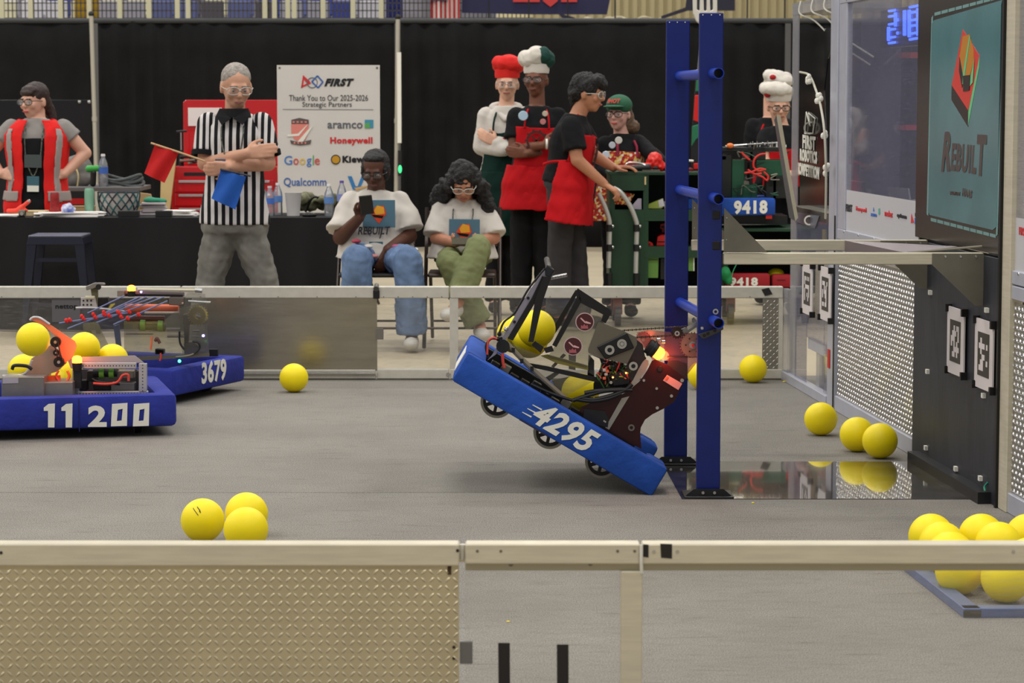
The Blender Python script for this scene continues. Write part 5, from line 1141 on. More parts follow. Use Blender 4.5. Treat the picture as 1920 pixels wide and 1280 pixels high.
B().tube([c0 + V((.136 * math.cos(a), .085 * math.sin(a), .155)) for a in [2 * PI * i / 24 for i in range(25)]], .005).build('rim', mat('dark_cord', 0), t)
for px, w_, lab in ((240, .135, 'wide black box at the table edge in front of the lattice basket'), (306, .105, 'small black box at the table edge left of the referee')):
    c0 = T(px, dy=.05); t = thing('black_box', lab, 'box', c0); B().span(c0 + V((-w_ / 2, 0, 0)), c0 + V((w_ / 2, .08, .043))).build('case', BLK, t, bevel=.003)
    B().span(c0 + V((-w_ / 2 - .001, -.001, .030)), c0 + V((w_ / 2 + .001, .081, .033))).build('lid_line', BLKM, t)
def papers(px, dy, w_, d, n, label, m, rot=.1, hh=.004):
    c0 = T(px, dy=dy); t = thing('paper_stack', label, 'paper', c0)
    for k in range(n):
        a = rot + random.uniform(-.25, .25); ax = (V((math.cos(a), math.sin(a), 0)), V((-math.sin(a), math.cos(a), 0)), V((0, 0, 1)))
        B().box(c0 + V((random.uniform(-.03, .03), random.uniform(0, .03), hh * (k + .5))), (w_, d, hh * .9), ax).build('sheet', m, t)
WPAP = mat('white_paper', c8(226, 222, 218), .7)
papers(128, .16, .42, .2, 5, 'loose white papers spread along the table edge before the red can', WPAP, hh=.006)
papers(8, .14, .2, .2, 4, 'white papers at the left end of the table', WPAP)
papers(338, .3, .2, .2, 6, 'white papers on the table left of the referee', WPAP, hh=.006)
papers(288, .5, .16, .15, 8, 'pale folded papers and bag behind the small black box', mat('pale_bag', c8(176, 168, 170), .6), hh=.01)
c0 = T(288, dy=.55); t = thing('green_cloth_scrap', 'green scrap of cloth on the pale papers beside the basket', 'cloth', c0 + V((0, 0, .08)))
B().ell(c0 + V((0, 0, .095)), (.07, .04, .022)).ell(c0 + V((.04, 0, .09)), (.05, .03, .018)).build('scrap', mat('scrap_green', c8(40, 130, 100), .7), t, voxel=.008, wr=.005)
c0 = T(63, dy=.3); t = thing('beige_box', 'flat beige cardboard box under the red marker pouch on the table', 'box', c0)
B().span(c0 + V((-.14, -.08, 0)), c0 + V((.09, .08, .035))).build('tray', mat('beige_card', c8(190, 170, 130), .7), t, bevel=.003)
B().span(c0 + V((-.14, -.081, .026)), c0 + V((.09, -.079, .028))).build('lid_line', mat('beige_dark', c8(130, 112, 80), .7), t)
c0 = T(42, dy=.24); t = thing('red_marker_pouch', 'bright red orange pouch lying on the beige box', 'pouch', c0 + V((0, 0, .035)))
a_ = c0 + V((.0, -.02, .045)); B().cap(a_ + V((-.02, 0, 0)), a_ + V((.05, 0, .055)), .018, .014).cap(a_ + V((-.09, 0, -.01)), a_ + V((.03, 0, -.005)), .014).build('pouch_body', mat('neon_red', c8(236, 70, 50), .6), t, voxel=.006, wr=.003)
B().ell(a_ + V((.05, -.012, .058)), (.01, .006, .01)).build('clip', STEEL, t)
c0 = T(128, dy=.12); t = thing('crumpled_wrapper', 'crumpled white wrapper with blue print right of the soda can', 'wrapper', c0 + V((0, 0, .03)))
B().ell(c0 + V((0, 0, .05)), (.05, .035, .038)).build('wrapper', mat('wrap', c8(224, 224, 228), .4, col2=c8(70, 100, 190), nscale=14), t, voxel=.007, wr=.008, wf=60)
c0 = T(20, dy=.1); t = thing('wristwatch', 'small dark watch or clip on the papers at the left of the table', 'watch', T(42, dy=.05))
c0 = T(42, dy=.06); B().ring(c0 + V((-.02, 0, .025)), c0 + V((.02, 0, .025)), .025, .02, 14).build('band', mat('band_olive', c8(80, 78, 60), .5), t); B().cone(c0 + V((0, -.027, .025)), c0 + V((0, -.024, .025)), .012, .012, 12).build('dial', STEEL, t)
cb = T(150, dy=.62); t = thing('cardboard_box', 'low tan cardboard box behind the mint can', 'box', cb)
B().span(cb + V((-.09, 0, 0)), cb + V((.09, .12, .05))).build('carton', mat('tan_card', c8(166, 138, 96), .8), t, bevel=.002)
B().span(cb + V((-.09, -.001, .044)), cb + V((.09, .0, .05))).build('flap', mat('tan_card_dark', c8(130, 104, 70), .8), t)
cb = T(268, dy=.68); t = thing('cardboard_box', 'tilted tan cardboard flap box right behind the lattice basket', 'box', cb)
B().prism([cb + V((-.05, 0, 0)), cb + V((.08, 0, 0)), cb + V((.05, 0, .13)), cb + V((-.03, 0, .14))], (0, .06, 0)).build('carton', _m['tan_card'], t)
B().span(cb + V((-.02, -.002, .02)), cb + V((.03, .0, .07))).build('flap', _m['tan_card_dark'], t)
# ------------------------------------------------------------------ behind the table
SH = thing('side_bench', 'dark equipment bench with a red edge behind the table at the left', 'bench', (P(140, 380, 18.9).x, 19.1, 0))
zb = P(140, 350, 18.9).z
B().span((P(95, 380, 18.8).x, 18.8, zb - .03), (P(262, 380, 18.8).x, 19.4, zb)).build('bench_top', mat('bench_grey', c8(92, 92, 92), .5), SH, bevel=.004)
B().span((P(118, 380, 18.8).x, 18.79, P(0, 383, 18.8).z), (P(158, 380, 18.8).x, 18.8, P(0, 372, 18.8).z)).build('red_edge', mat('edge_red', c8(170, 24, 24), .5), SH)
for x in (100, 258): B().span((P(x, 380, 18.8).x - .02, 18.82, 0), (P(x, 380, 18.8).x + .02, 18.86, zb - .03)).build('leg', BLKM, SH)
hz = P(190, 348, 18.85); bottle(190, 0, .24, 'clear water bottle on the bench beside the green tool', c8(225, 225, 225), c8(60, 100, 180), base=V((hz.x, 18.95, zb)), r=.035)
gt = P(172, 322, 18.9); t = thing('green_hand_tool', 'green and black hand tool on the bench left of the bottle', 'tool', V((gt.x, 18.95, zb)))
g0 = V((gt.x, 18.95, zb))
B().cap(g0 + V((0, 0, .02)), g0 + V((.005, 0, .10)), .022).build('grip', BLK, t, smooth=True)
B().cap(g0 + V((-.03, 0, .13)), g0 + V((.05, 0, .135)), .026, .022).build('tool_body', mat('tool_green', c8(60, 160, 70), .4), t, smooth=True)
hs_ = thing('hose_coil', 'dark grey coil of hose lying on the bench right of the bottle', 'hose', V((P(225, 345, 18.9).x, 19.0, zb)))
hb = B(); 
for k in range(3): hb.tube([V((P(222, 340, 18.9).x + (.16 - .01 * k) * math.cos(a), 19.08 + .13 * math.sin(a), zb + .02 + .022 * k + .02 * math.sin(a * 2 + k))) for a in [2 * PI * i / 24 for i in range(25)]], .012)
hb.build('hose', mat('hose_grey', c8(66, 72, 72), .5), hs_, smooth=True)
bd = thing('dark_screen_board', 'wide glossy black board standing behind the vested person', 'board', V((P(70, 300, 20.5).x, 20.5, 0)))
B().span((P(-80, 300, 20.5).x, 20.5, 0), (P(172, 300, 20.5).x, 20.54, P(0, 187, 20.5).z)).build('board', mat('board_black', c8(16, 17, 20), .25), bd, bevel=.004)
for px in (149, 167):
    q = P(px, 191, 20.49); B().ell(q, .014).build('chrome_stud', STEEL, bd)
gb = thing('grey_backpack', 'grey and black bag on the bench right of the vested person', 'bag', V((P(140, 340, 19.0).x, 19.05, zb)))
g0 = V((P(138, 330, 19.0).x, 19.15, zb)); B().ell(g0 + V((0, 0, .10)), (.13, .09, .13)).ell(g0 + V((.03, -.05, .05)), (.09, .05, .06)).build('bag_body', mat('bag_grey', c8(110, 108, 104), .8), gb, voxel=.01, wr=.006)
B().tube(bez([g0 + V((.0, -.1, .16)), g0 + V((.03, -.12, .08)), g0 + V((.02, -.11, .0))], 6), .006).build('cord', mat('cord_cream', c8(196, 180, 130), .6), gb)
# tool chest
YT = 19.4; TR = mat('chest_red', c8(186, 18, 24), .28, coat=.5)
x0, x1, xl = P(320, 300, YT).x, P(520, 300, YT).x, P(330, 300, YT).x
zt, zo, zl = P(0, 187, YT).z, P(0, 312, YT).z, P(0, 300, YT).z
ch = thing('tool_chest', 'large red rolling tool chest with raised lid and chrome drawer pulls', 'tool chest', V(((x0 + x1) / 2, YT + .2, 0)))
B().span((x0, YT, .12), (x1, YT + .48, zo)).build('cabinet', TR, ch, bevel=.008)
B().prism([(xl, YT + .45, zo), (x1, YT + .45, zo), (x1, YT + .45, zt - .02), (x1 - .02, YT + .45, zt), (xl + .02, YT + .45, zt), (xl, YT + .45, zt - .02)], (0, .05, 0)).build('lid', TR, ch, bevel=.006)
B().span((xl + .04, YT + .435, zt - .2), (xl + .30, YT + .45, zt - .06)).build('lid_paper', WPAP, ch)
dz = .105
for k in range(7):
    z1_ = zo - .10 - k * dz
    d = B().span((x0 + .03, YT - .012, z1_ - dz + .012), (x1 - .03, YT, z1_)).build('drawer', TR, ch, bevel=.004)
    B().span((x0 + .06, YT - .026, z1_ - .022), (x1 - .06, YT - .012, z1_ - .004)).build('drawer_pull', mat('chrome_pull', c8(206, 206, 206), .25, .7), d, bevel=.003)
B().span((x0 + .10, YT - .003, zo - .07), (x0 + .28, YT, zo - .045)).build('name_plate', BLKM, ch)
for x in (x0 + .07, x1 - .07):
    for y in (YT + .07, YT + .4): B().cone((x - .015, y, .06), (x + .015, y, .06), .06, .06, 16).build('caster', BLK, ch)
sp = thing('cream_board', 'cream wooden board leaning on the left side of the red tool chest', 'board', V((P(308, 380, YT - .05).x, YT - .05, 0)))
B().prism([P(300, 395, YT - .06), P(318, 395, YT - .06), P(330, 293, YT - .06), P(319, 290, YT - .06), P(302, 318, YT - .06)], (0, .04, 0)).build('board', mat('cream_wood', c8(206, 180, 128), .7), sp)
a = P(300, 395, YT - .06); b = P(318, 395, YT - .06); B().span((a.x, YT - .06, 0), (b.x, YT - .02, a.z)).build('board_foot', _m['cream_wood'], sp)
pu = thing('hand_pump', 'small black and chrome pump with a T handle on the tool chest', 'pump', P(340, 310, YT + .2))
q = V((P(340, 300, YT + .2).x, YT + .2, zo)); B().cone(q, q + V((0, 0, .12)), .02, .018).build('pump_body', BLK, pu, smooth=True); B().cone(q + V((0, 0, .12)), q + V((0, 0, .26)), .006, .006, 8).build('rod', STEEL, pu); B().cone(q + V((-.035, 0, .26)), q + V((.045, 0, .265)), .009, .009, 8).build('handle', BLK, pu)
q = V((P(360, 300, YT + .1).x, YT + .15, zo)); t = thing('tangled_tools', 'dark tangle of small tools on top of the open tool chest', 'tools', q)
for k in range(6):
    a = random.uniform(0, 3); B().cap(q + V((-.09 * math.cos(a), 0, .02 + .01 * k)), q + V((.09 * math.cos(a), .05 * math.sin(a), .03 + .01 * k)), .012, .009).build('hand_tool', BLK if k % 2 else ALUD, t)
# ------------------------------------------------------------------ white sponsor banner
YB = 18.95; bx0, bx1 = P(519, 122, YB).x, P(712, 125, YB).x; bz1 = P(600, 122, YB).z
bn = thing('sponsor_banner', 'tall white sponsor banner with printed logos standing behind the table', 'banner', V(((bx0 + bx1) / 2, YB, 0)))
pr_ = B().span((bx0, YB, .28), (bx1, YB + .004, bz1)).build('print', mat('banner_white', c8(206, 202, 196), .6, noise=.03, nscale=3, bump=.08, bscale=5), bn)
B().cone((bx0, YB + .03, bz1 - .01), (bx1, YB + .03, bz1 - .01), .01, .01, 10).build('top_pole', ALUD, bn)
for q in (0, 1):
    B().cone(((bx0 + bx1) / 2, YB + .06, 1.0), (bx0 + .02 if q else bx1 - .02, YB + .12, .0), .01, .01, 8).build('support_leg', BLK, bn)
    B().cone(((bx0 + bx1) / 2, YB + .06, 1.0), (bx0 + .02 if q else bx1 - .02, YB + .04, bz1 - .01), .008, .008, 8).build('support_arm', BLK, bn)
    B().cone((bx0 + .02 if q else bx1 - .02, YB - .003, bz1 - .02), (bx0 + .02 if q else bx1 - .02, YB, bz1 - .02), .008, .008, 10).build('grommet', ALUD, bn)
BY = YB - .002
def bt(s, x0, x1, y0, y1, m, bold=.02, shear=0, name='lettering'):
    o = P(x0, y1, BY); return text(s, o, P(x1, y1, BY) - o, P(x0, y0, BY) - o, m, bn, name, bold, shear)
def bp(pts, m, name='logo', d=0): return B().prism([P(x, y, BY - d) for x, y in pts], (0, -.0015, 0)).build(name, m, bn)
BI = mat('banner_ink', c8(26, 26, 30), .5); BG = mat('banner_grey', c8(96, 100, 106), .5); BR_ = mat('banner_red_ink', c8(200, 44, 48), .5); BB_ = mat('banner_blue_ink', c8(60, 100, 170), .5)
z2 = lambda L_: [(500 + x / 3.84, y / 3.84) for x, y in L_]
bt('FIRST', 608, 664, 147, 162, BI, .07, .35)
bp(z2([(262, 540), (310, 585), (320, 600), (247, 634), (250, 620), (290, 600), (268, 572), (262, 618), (247, 634)]), BR_)
for a, b_ in (((365, 545), (405, 590)), ((405, 590), (370, 632)), ((370, 632), (325, 588)), ((325, 588), (365, 545))):
    (x0, y0), (x1, y1) = z2([a, b_]); dx, dy = x1 - x0, y1 - y0; L_ = math.hypot(dx, dy); nx, ny = -dy / L_ * 1.4, dx / L_ * 1.4; bp([(x0 + nx, y0 + ny), (x1 + nx, y1 + ny), (x1 - nx, y1 - ny), (x0 - nx, y0 - ny)], BB_)
B().ring(P(585.5, 155, BY), P(585.5, 155, BY - .002), .04, .034, 20).build('logo', BG, bn)
bt('Thank You to Our 2025-2026', 542, 690, 178, 189, mat('banner_dark', c8(58, 58, 62), .5), .0); bt('Strategic Partners', 567, 659.5, 191, 203, _m['banner_dark'], .0)
bp([(530, 204.4), (700, 205), (700, 205.8), (530, 205.2)], BG)
SAL = mat('shield_salmon', c8(218, 130, 118), .5)
bp(z2([(178, 862), (235, 848), (302, 862), (304, 892), (178, 892)]), mat('shield_dark', c8(92, 82, 80), .5)); bp(z2([(176, 893), (304, 893), (300, 960), (280, 1005), (240, 1025), (196, 1000), (178, 960)]), SAL)
bp(z2([(150, 968), (225, 962), (300, 890), (290, 905), (232, 978), (150, 984)]), WHT, d=.002); bp(z2([(222, 1020), (300, 930), (334, 905), (262, 1020)]), WHT, d=.002)
bp(z2([(168, 1008), (236, 1024), (322, 1006), (314, 1036), (240, 1046), (176, 1034)]), _m['shield_dark'], d=.003)
for i in range(4): bp(z2([(195 + i * 26, 1022), (207 + i * 26, 1022), (207 + i * 26, 1034), (195 + i * 26, 1034)]), SAL, d=.0045); bp(z2([(186 + i * 29, 872), (202 + i * 29, 872), (202 + i * 29, 884), (186 + i * 29, 884)]), SAL, d=.002)
bt('aramco', 614, 680, 230, 241, BG, .02); bp(z2([(706, 862), (768, 862), (768, 922), (706, 922)]), mat('aram_blue', c8(60, 140, 170), .5)); bp(z2([(706, 890), (740, 880), (745, 922), (706, 922)]), mat('aram_green', c8(90, 160, 90), .5), d=.002)
bt('Honeywell', 619, 698.5, 257, 272.5, BR_, .05)
for ch_, x0, x1, y0, y1, c in (('G', 533, 548, 292, 309, c8(70, 120, 190)), ('o', 550, 560, 297, 309, c8(200, 80, 70)), ('o', 562, 572.5, 297, 309, c8(216, 180, 80)), ('g', 575, 584, 297, 313, c8(70, 120, 190)), ('l', 586.5, 588.5, 291, 309, c8(80, 160, 100)), ('e', 590, 599.5, 297, 309, c8(200, 80, 70))):
    bt(ch_, x0, x1, y0, y1, mat('goo%d' % int(x0), c, .5), .01)
GO = mat('kw_gold', c8(190, 140, 30), .5); B().cone(P(629.5, 299, BY), P(629.5, 299, BY - .002), .036, .036, 22).build('logo', GO, bn); B().ring(P(629.5, 299, BY - .002), P(629.5, 299, BY - .003), .036, .029, 22).build('logo', BI, bn)
bt('Kiewit', 642, 695, 292, 305, BI, .06)
bt('Qualcomm', 532, 612, 333, 351, BB_, .01)
bp(z2([(583, 1268), (612, 1268), (640, 1340), (655, 1340), (690, 1250), (712, 1262), (668, 1366), (622, 1366)]), mat('v_blue', c8(50, 120, 180), .5))
bp([(664, 352), (700, 346), (690, 350), (668, 357)], mat('v_gold', c8(200, 160, 100), .5), d=.002)
bt('STEMF', 555, 590, 365, 373, BI, .04); bt('R', 561, 566, 365, 373, BR_, .04)
# ------------------------------------------------------------------ stool, chairs
def stool():
    Y = 16.3; zt = P(100, 441, Y).z; x0, x1 = P(47, 441, Y).x, P(160, 441, Y).x; xm = (x0 + x1) / 2
    t = thing('metal_stool', 'dark navy metal stool standing before the black tablecloth', 'stool', V((xm, Y + .15, 0))); SM = mat('stool_navy', c8(30, 32, 48), .35, .3)
    B().prism([(x0 + .02, Y, zt), (x1 - .02, Y, zt), (x1 - .02, Y + .33, zt), (x0 + .02, Y + .33, zt)], (0, 0, -.012)).build('seat', mat('stool_seat', c8(110, 112, 130), .3, .3), t, bevel=.004)
    B().prism([(x0 + .02, Y, zt - .012), (x1 - .02, Y, zt - .012), (x1 - .01, Y - .005, zt - .06), (x0 + .01, Y - .005, zt - .06)], (0, .34, 0)).build('apron_band', SM, t, bevel=.003)
    for sx in (-1, 1):
        for yy in (0, .3):
            a = V((xm + sx * (x1 - x0 - .08) / 2, Y + yy, zt - .05)); b = V((xm + sx * ((x1 - x0) / 2 + .02), Y + yy + (-.03 if yy == 0 else .03), 0))
            B().prism([a + V((-.03, 0, 0)), a + V((.03, 0, 0)), b + V((.014, 0, 0)), b + V((-.014, 0, 0))], (0, .03, 0)).build('leg', SM, t)
    for z_ in (.2, zt - .17): B().span((x0 + .02, Y + .01, z_), (x1 - .02, Y + .03, z_ + .025)).build('stretcher', SM, t)
stool()
def chair(px, Y, label, bc):
    x = P(px, 500, Y).x; t = thing('folding_chair', label, 'chair', V((x, Y, 0))); fm = mat('chair_frame', c8(58, 50, 46), .35, .5); w_ = .23; sz = .455
    st = B().span((x - w_ + .02, Y - .40, sz - .02), (x + w_ - .02, Y + .02, sz + .005)).build('seat', bc, t, bevel=.012)
    B().prism([(x - w_ + .01, Y + .10, .60), (x + w_ - .01, Y + .10, .60), (x + w_ - .01, Y + .15, .82), (x - w_ + .01, Y + .15, .82)], (0, .02, 0)).build('backrest', bc, t, bevel=.01)
    for q in (-1, 1):
        B().tube([(x + q * w_, Y - .42, .01), (x + q * w_, Y - .1, .40), (x + q * w_, Y + .12, .66), (x + q * w_, Y + .17, .84)], .012, 8).build('front_leg', fm, t)
        B().tube([(x + q * (w_ - .03), Y + .28, .01), (x + q * (w_ - .03), Y - .12, .45)], .011, 8).build('rear_leg', fm, t)
    B().tube([(x - w_, Y - .33, .12), (x + w_, Y - .33, .12)], .008, 6).build('stretcher', fm, t)
    B().tube([(x - w_ + .03, Y + .2, .12), (x + w_ - .03, Y + .2, .12)], .008, 6).build('stretcher', fm, t)
chair(705, 16.0, 'black folding chair under the seated person in blue jeans', mat('chair_black', c8(22, 20, 20), .5))
chair(868, 16.0, 'dark brown folding chair under the seated person in olive trousers', mat('chair_brown', c8(52, 34, 28), .3))
# ------------------------------------------------------------------ green cart
CG = mat('cart_green', c8(20, 56, 34), .5, noise=.1, nscale=6); CGD = mat('cart_green_dark', c8(12, 40, 26), .6)
def cart(x0p, x1p, Y, pyt, label, splits, endpanel=None, depth=.55, zb=.24):
    x0, x1 = P(x0p, 400, Y).x, P(x1p, 400, Y).x; zt = P(1200, pyt, Y).z; t = thing('rolling_cart', label, 'cart', V(((x0 + x1) / 2, Y + depth / 2, 0)))
    B().span((x0 - .01, Y - .01, zt - .022), (x1 + .01, Y + depth, zt)).build('top_board', CG, t, bevel=.003)
    zs = [P(0, s, Y).z for s in splits]
    for z_ in zs + [zb]: B().span((x0, Y, z_ - .03), (x1, Y + depth, z_)).build('shelf', CG, t)
    B().span((x0, Y + depth - .012, zb), (x1, Y + depth, zt - .02)).build('back_board', CGD, t)
    ps_ = [x0, x1 - .035]
    if endpanel: ps_.append(P(endpanel, 400, Y).x)
    for x in ps_: B().span((x, Y - .004, zb - .03), (x + .035, Y + depth - .012, zt - .022)).build('divider', CG, t)
    for z_ in zs: B().span((x0, Y - .006, z_ - .075), (x1, Y - .001, z_)).build('shelf_edge', CG, t)
    for x in (x0 + .06, x1 - .06):
        for y in (Y + .06, Y + depth - .06):
            B().cone((x - .02, y, .07), (x + .02, y, .07), .07, .07, 18).build('caster_wheel', mat('caster_grey', c8(70, 66, 62), .6), t)
            B().span((x - .03, y - .02, .08), (x + .03, y + .02, zb - .03)).build('caster_fork', mat('caster_rust', c8(120, 70, 56), .5), t)
    return t, x0, x1, zt, zs
YCt = 17.15
ct, cx0, cx1, czt, czs = cart(1143, 1345, YCt, 322, 'green wooden rolling cart with shelves behind the blue tower', (393, 462), endpanel=1206)
# solid end panel with a viewing slot
sx0, sx1 = P(1146, 400, YCt).x, P(1208, 400, YCt).x; q1, q2 = P(0, 357, YCt).z, P(0, 394, YCt).z
B().span((sx0, YCt - .012, .21), (sx1, YCt - .001, q2)).build('end_panel', CG, ct); B().span((sx0, YCt - .012, q1), (sx1, YCt - .001, czt - .02)).build('end_panel', CG, ct)
B().span((P(1208, 0, YCt).x, YCt - .009, P(0, 346, YCt).z), (P(1213, 0, YCt).x, YCt - .006, P(0, 331, YCt).z)).build('masking_tape', mat('masking', c8(206, 180, 130), .7), ct)
def item(nm, label, cat, pts, Y, m, thick=.1, det=None):
    c = [P(x, y, Y) for x, y in pts]; lo = min(c, key=lambda q: q.z); t = thing(nm, label, cat, V((sum(q.x for q in c) / len(c), Y, lo.z)))
    B().prism(c, (0, thick, 0)).build('casing', m, t, bevel=.002)
    if det: B().prism([P(x, y, Y - .003) for x, y in det[0]], (0, .003, 0)).build('panel', det[1], t)
    return t
RP = mat('red_plastic', c8(200, 30, 26), .4); LG = mat('lime_box', c8(170, 186, 80), .6); OG = mat('olive_green', c8(96, 140, 62), .6)
item('lime_carton', 'tilted lime and white carton on the upper shelf of the green cart', 'box', [(1214, 384), (1243, 372), (1246, 386), (1240, 391), (1216, 391)], YCt + .1, LG, .08, ([(1234, 376), (1243, 372), (1246, 386), (1236, 389)], WPAP))
item('white_carton', 'white carton at the right of the upper shelf in the green cart', 'box', [(1246, 378), (1262, 378), (1262, 391), (1246, 391)], YCt + .12, WPAP, .08, ([(1250, 381), (1258, 381), (1258, 386), (1250, 386)], ALUD))
item('red_power_tool_case', 'red case on the middle shelf of the green cart', 'case', [(1231, 460), (1233, 444), (1240, 440), (1262, 440), (1262, 460)], YCt + .1, RP, .2, ([(1233, 452), (1262, 452), (1262, 454), (1233, 454)], BLK))
item('red_drill', 'red and black cordless drill at the back of the middle cart shelf', 'drill', [(1237, 428), (1238, 420), (1252, 417), (1252, 430), (1246, 431), (1246, 436), (1241, 436), (1241, 430)], YCt + .3, RP, .06, ([(1240, 424), (1246, 423), (1246, 427), (1240, 427)], BLK))
item('red_clamp', 'small red clamp lying at the left of the middle cart shelf', 'clamp', [(1211, 461), (1217, 452), (1224, 456), (1225, 461)], YCt + .05, RP, .05, ([(1214, 459), (1218, 455), (1220, 459)], BLK))
item('green_bin', 'olive green plastic bin on the bottom shelf of the cart', 'bin', [(1210, 521), (1210, 482), (1235, 482), (1234, 521)], YCt + .03, OG, .2, ([(1212, 486), (1233, 486), (1233, 488), (1212, 488)], mat('olive_dark', c8(70, 104, 44), .6)))
item('green_bin', 'second olive green bin on the cart seen between the two blue uprights', 'bin', [(1291, 508), (1291, 481), (1302, 481), (1302, 508)], YCt + .03, OG, .2, ([(1300, 483), (1302, 483), (1302, 508), (1300, 508)], WPAP))
item('storage_crate', 'black storage crate on the bottom shelf right of the olive bin', 'crate', [(1238, 524), (1238, 484), (1264, 484), (1264, 524)], YCt + .06, BLK, .3, ([(1241, 492), (1261, 492), (1261, 494), (1241, 494)], BLKM))
item('paper_flyer', 'pale folded flyer in the slot of the green cart end panel', 'paper', [(1183, 388), (1196, 372), (1203, 372), (1203, 393), (1188, 392)], YCt + .02, mat('flyer', c8(176, 168, 184), .6), .01)
item('snack_packs', 'red and gold patterned packs in the slot of the cart end panel', 'packs', [(1151, 383), (1152, 362), (1172, 360), (1190, 364), (1180, 382), (1172, 384)], YCt + .04, PA, .08)
# cart handles
for pts, lab, dy in (([(1150, 352), (1165, 362), (1182, 387), (1192, 412), (1194, 425), (1193, 470), (1192, 512)], 'r', -.06), ([(1122, 362), (1133, 385), (1141, 408), (1143, 425), (1142, 470), (1141, 502)], 'l', -.10)):
    pp = bez([P(x, y, YCt + dy) for x, y in pts], 5); B().tube(pp, .017, 10).build('push_handle', mat('handle_silver', c8(190, 190, 184), .3, .5), ct, smooth=True)
    x_ = pts[-1][0]
    for ya, yb_ in ((421, 434), (458, 471), (512, 540)): B().cone(P(x_ + 1, ya, YCt + dy), P(x_ + 1, yb_, YCt + dy), .021, .021, 12).build('black_clamp', BLK, ct, smooth=True)
    for y_ in (424, 463): B().ell(P(x_ + 8, y_, YCt + dy), .011).build('clamp_knob', STEEL, ct)
# on top of the cart
tpz = czt
t = thing('red_helmet_shell', 'shiny red crumpled hood on top of the green cart', 'cover', V((P(1229, 320, YCt + .2).x, YCt + .2, tpz)))
q = V((P(1228, 320, YCt + .2).x, YCt + .2, tpz)); B().ell(q + V((0, 0, .06)), (.055, .06, .07)).ell(q + V((-.05, 0, .03)), (.05, .04, .025)).ell(q + V((.03, 0, .03)), (.05, .05, .04)).build('cover_shell', mat('shiny_red', c8(214, 32, 22), .3), t, voxel=.008, wr=.008, wf=50)
B().ell(q + V((.0, -.06, .02)), (.02, .01, .015)).build('buckle', BLK, t)
t = thing('cordless_saw', 'black and green tool lying on the cart in front of the red hood', 'tool', V((P(1195, 320, YCt + .05).x, YCt + .08, tpz)))
q = V((P(1192, 318, YCt + .1).x, YCt + .06, tpz)); B().cap(q + V((-.07, 0, .02)), q + V((.08, 0, .028)), .02, .024).build('tool_body', BLKM, t, smooth=True)
B().tube(bez([q + V((-.08, -.01, .03)), q + V((-.05, -.01, .06)), q + V((.03, -.01, .055)), q + V((.08, -.01, .03))], 6), .007).build('silver_handle', STEEL, t)
B().span(q + V((.04, -.03, 0)), q + V((.16, .03, .012))).build('blade_plate', ALUD, t)
t = thing('red_crate_lid', 'red tray with a white handle on the right of the green cart top', 'tray', V((P(1262, 320, YCt + .2).x, YCt + .2, tpz)))
q = V((P(1254, 320, YCt + .2).x, YCt + .2, tpz)); B().span(q + V((-.03, -.08, 0)), q + V((.16, .1, .02))).build('tray', mat('tray_red', c8(120, 22, 28), .5), t, bevel=.004)
B().tube(bez([q + V((-.02, -.09, .01)), q + V((.0, -.09, .06)), q + V((.06, -.09, .075)), q + V((.16, -.09, .07))], 6), .008).build('white_handle', WHT, t)
# giant fork
FK = thing('giant_fork', 'oversized fork prop with a red, green and black painted handle behind the tower', 'prop', V((P(1305, 320, YCt + .3).x, YCt + .3, czt)))
YF = YCt + .3
def fk(pts, m, name, dy=0): return B().prism([P(x, y, YF + dy) for x, y in pts], (0, .05, 0)).build(name, m, FK, bevel=.006)
FW = mat('fork_white', c8(206, 202, 192), .4)
fk([(1299, -14), (1300, 26), (1306, 40), (1316, 48), (1330, 48), (1342, 38), (1345, 20), (1345, -14), (1337, -14), (1337, 18), (1332, 20), (1331, -14), (1326, -14), (1325, 20), (1320, 20), (1319, -14), (1313, -14), (1312, 20), (1307, 18), (1307, -14)], FW, 'tines')
B().cone(P(1318, 44, YF + .02), P(1312, 135, YF + .02), .012, .02, 10).build('neck', mat('fork_grey', c8(120, 120, 116), .4, .4), FK)
fk([(1306, 130), (1320, 130), (1322, 320), (1300, 322), (1296, 300), (1298, 240)], BLKM, 'handle_core', .005)
for pts, m in (([(1303, 178), (1320, 178), (1320, 215), (1312, 230), (1300, 226)], RP), ([(1298, 236), (1312, 232), (1320, 222), (1320, 250), (1305, 262), (1297, 275)], mat('fork_green', c8(30, 110, 76), .5)), ([(1306, 150), (1320, 145), (1320, 170), (1304, 172)], _m['fork_green']), ([(1300, 306), (1320, 305), (1320, 317), (1301, 318)], RP)):
    fk(pts, m, 'painted_patch', -.004)
# ------------------------------------------------------------------ second cart carrying robot 9418
YR = 17.35
ct2, rx0, rx1, rzt, rzs = cart(1356, 1530, YR, 428, 'second green cart carrying a robot between the blue tower and the side wall', (468,), depth=.6)
rb = thing('robot', 'dark robot with a blue 9418 bumper and tangled red cables on the second cart', 'robot', V((P(1410, 425, YR + .2).x, YR + .25, rzt)))
GD = mat('robot_dark', c8(20, 24, 22), .5); GG = mat('robot_green', c8(22, 74, 50), .45)
a, b = P(1352, 403, YR), P(1453, 371, YR)
B().span((a.x - .25, YR - .04, a.z), (b.x, YR + .06, b.z)).build('bumper', BLUEF, rb, bevel=.016, smooth=True)
B().span((b.x - .09, YR - .03, a.z), (b.x - .005, YR + .55, b.z)).build('side_bumper', BLUEF, rb, bevel=.016, smooth=True)
o = P(1376, 402, YR - .042); text('9418', o, P(1439, 401, YR - .042) - o, P(1376, 376, YR - .042) - o, WHT, rb, bold=.05)
B().span(P(1352, 420, YR + .1), P(1476, 404, YR + .12) + V((0, .4, 0))).build('base_frame', GD, rb)
B().span(P(1436, 410, YR - .02), P(1447, 402, YR)).build('red_tag', RP, rb)
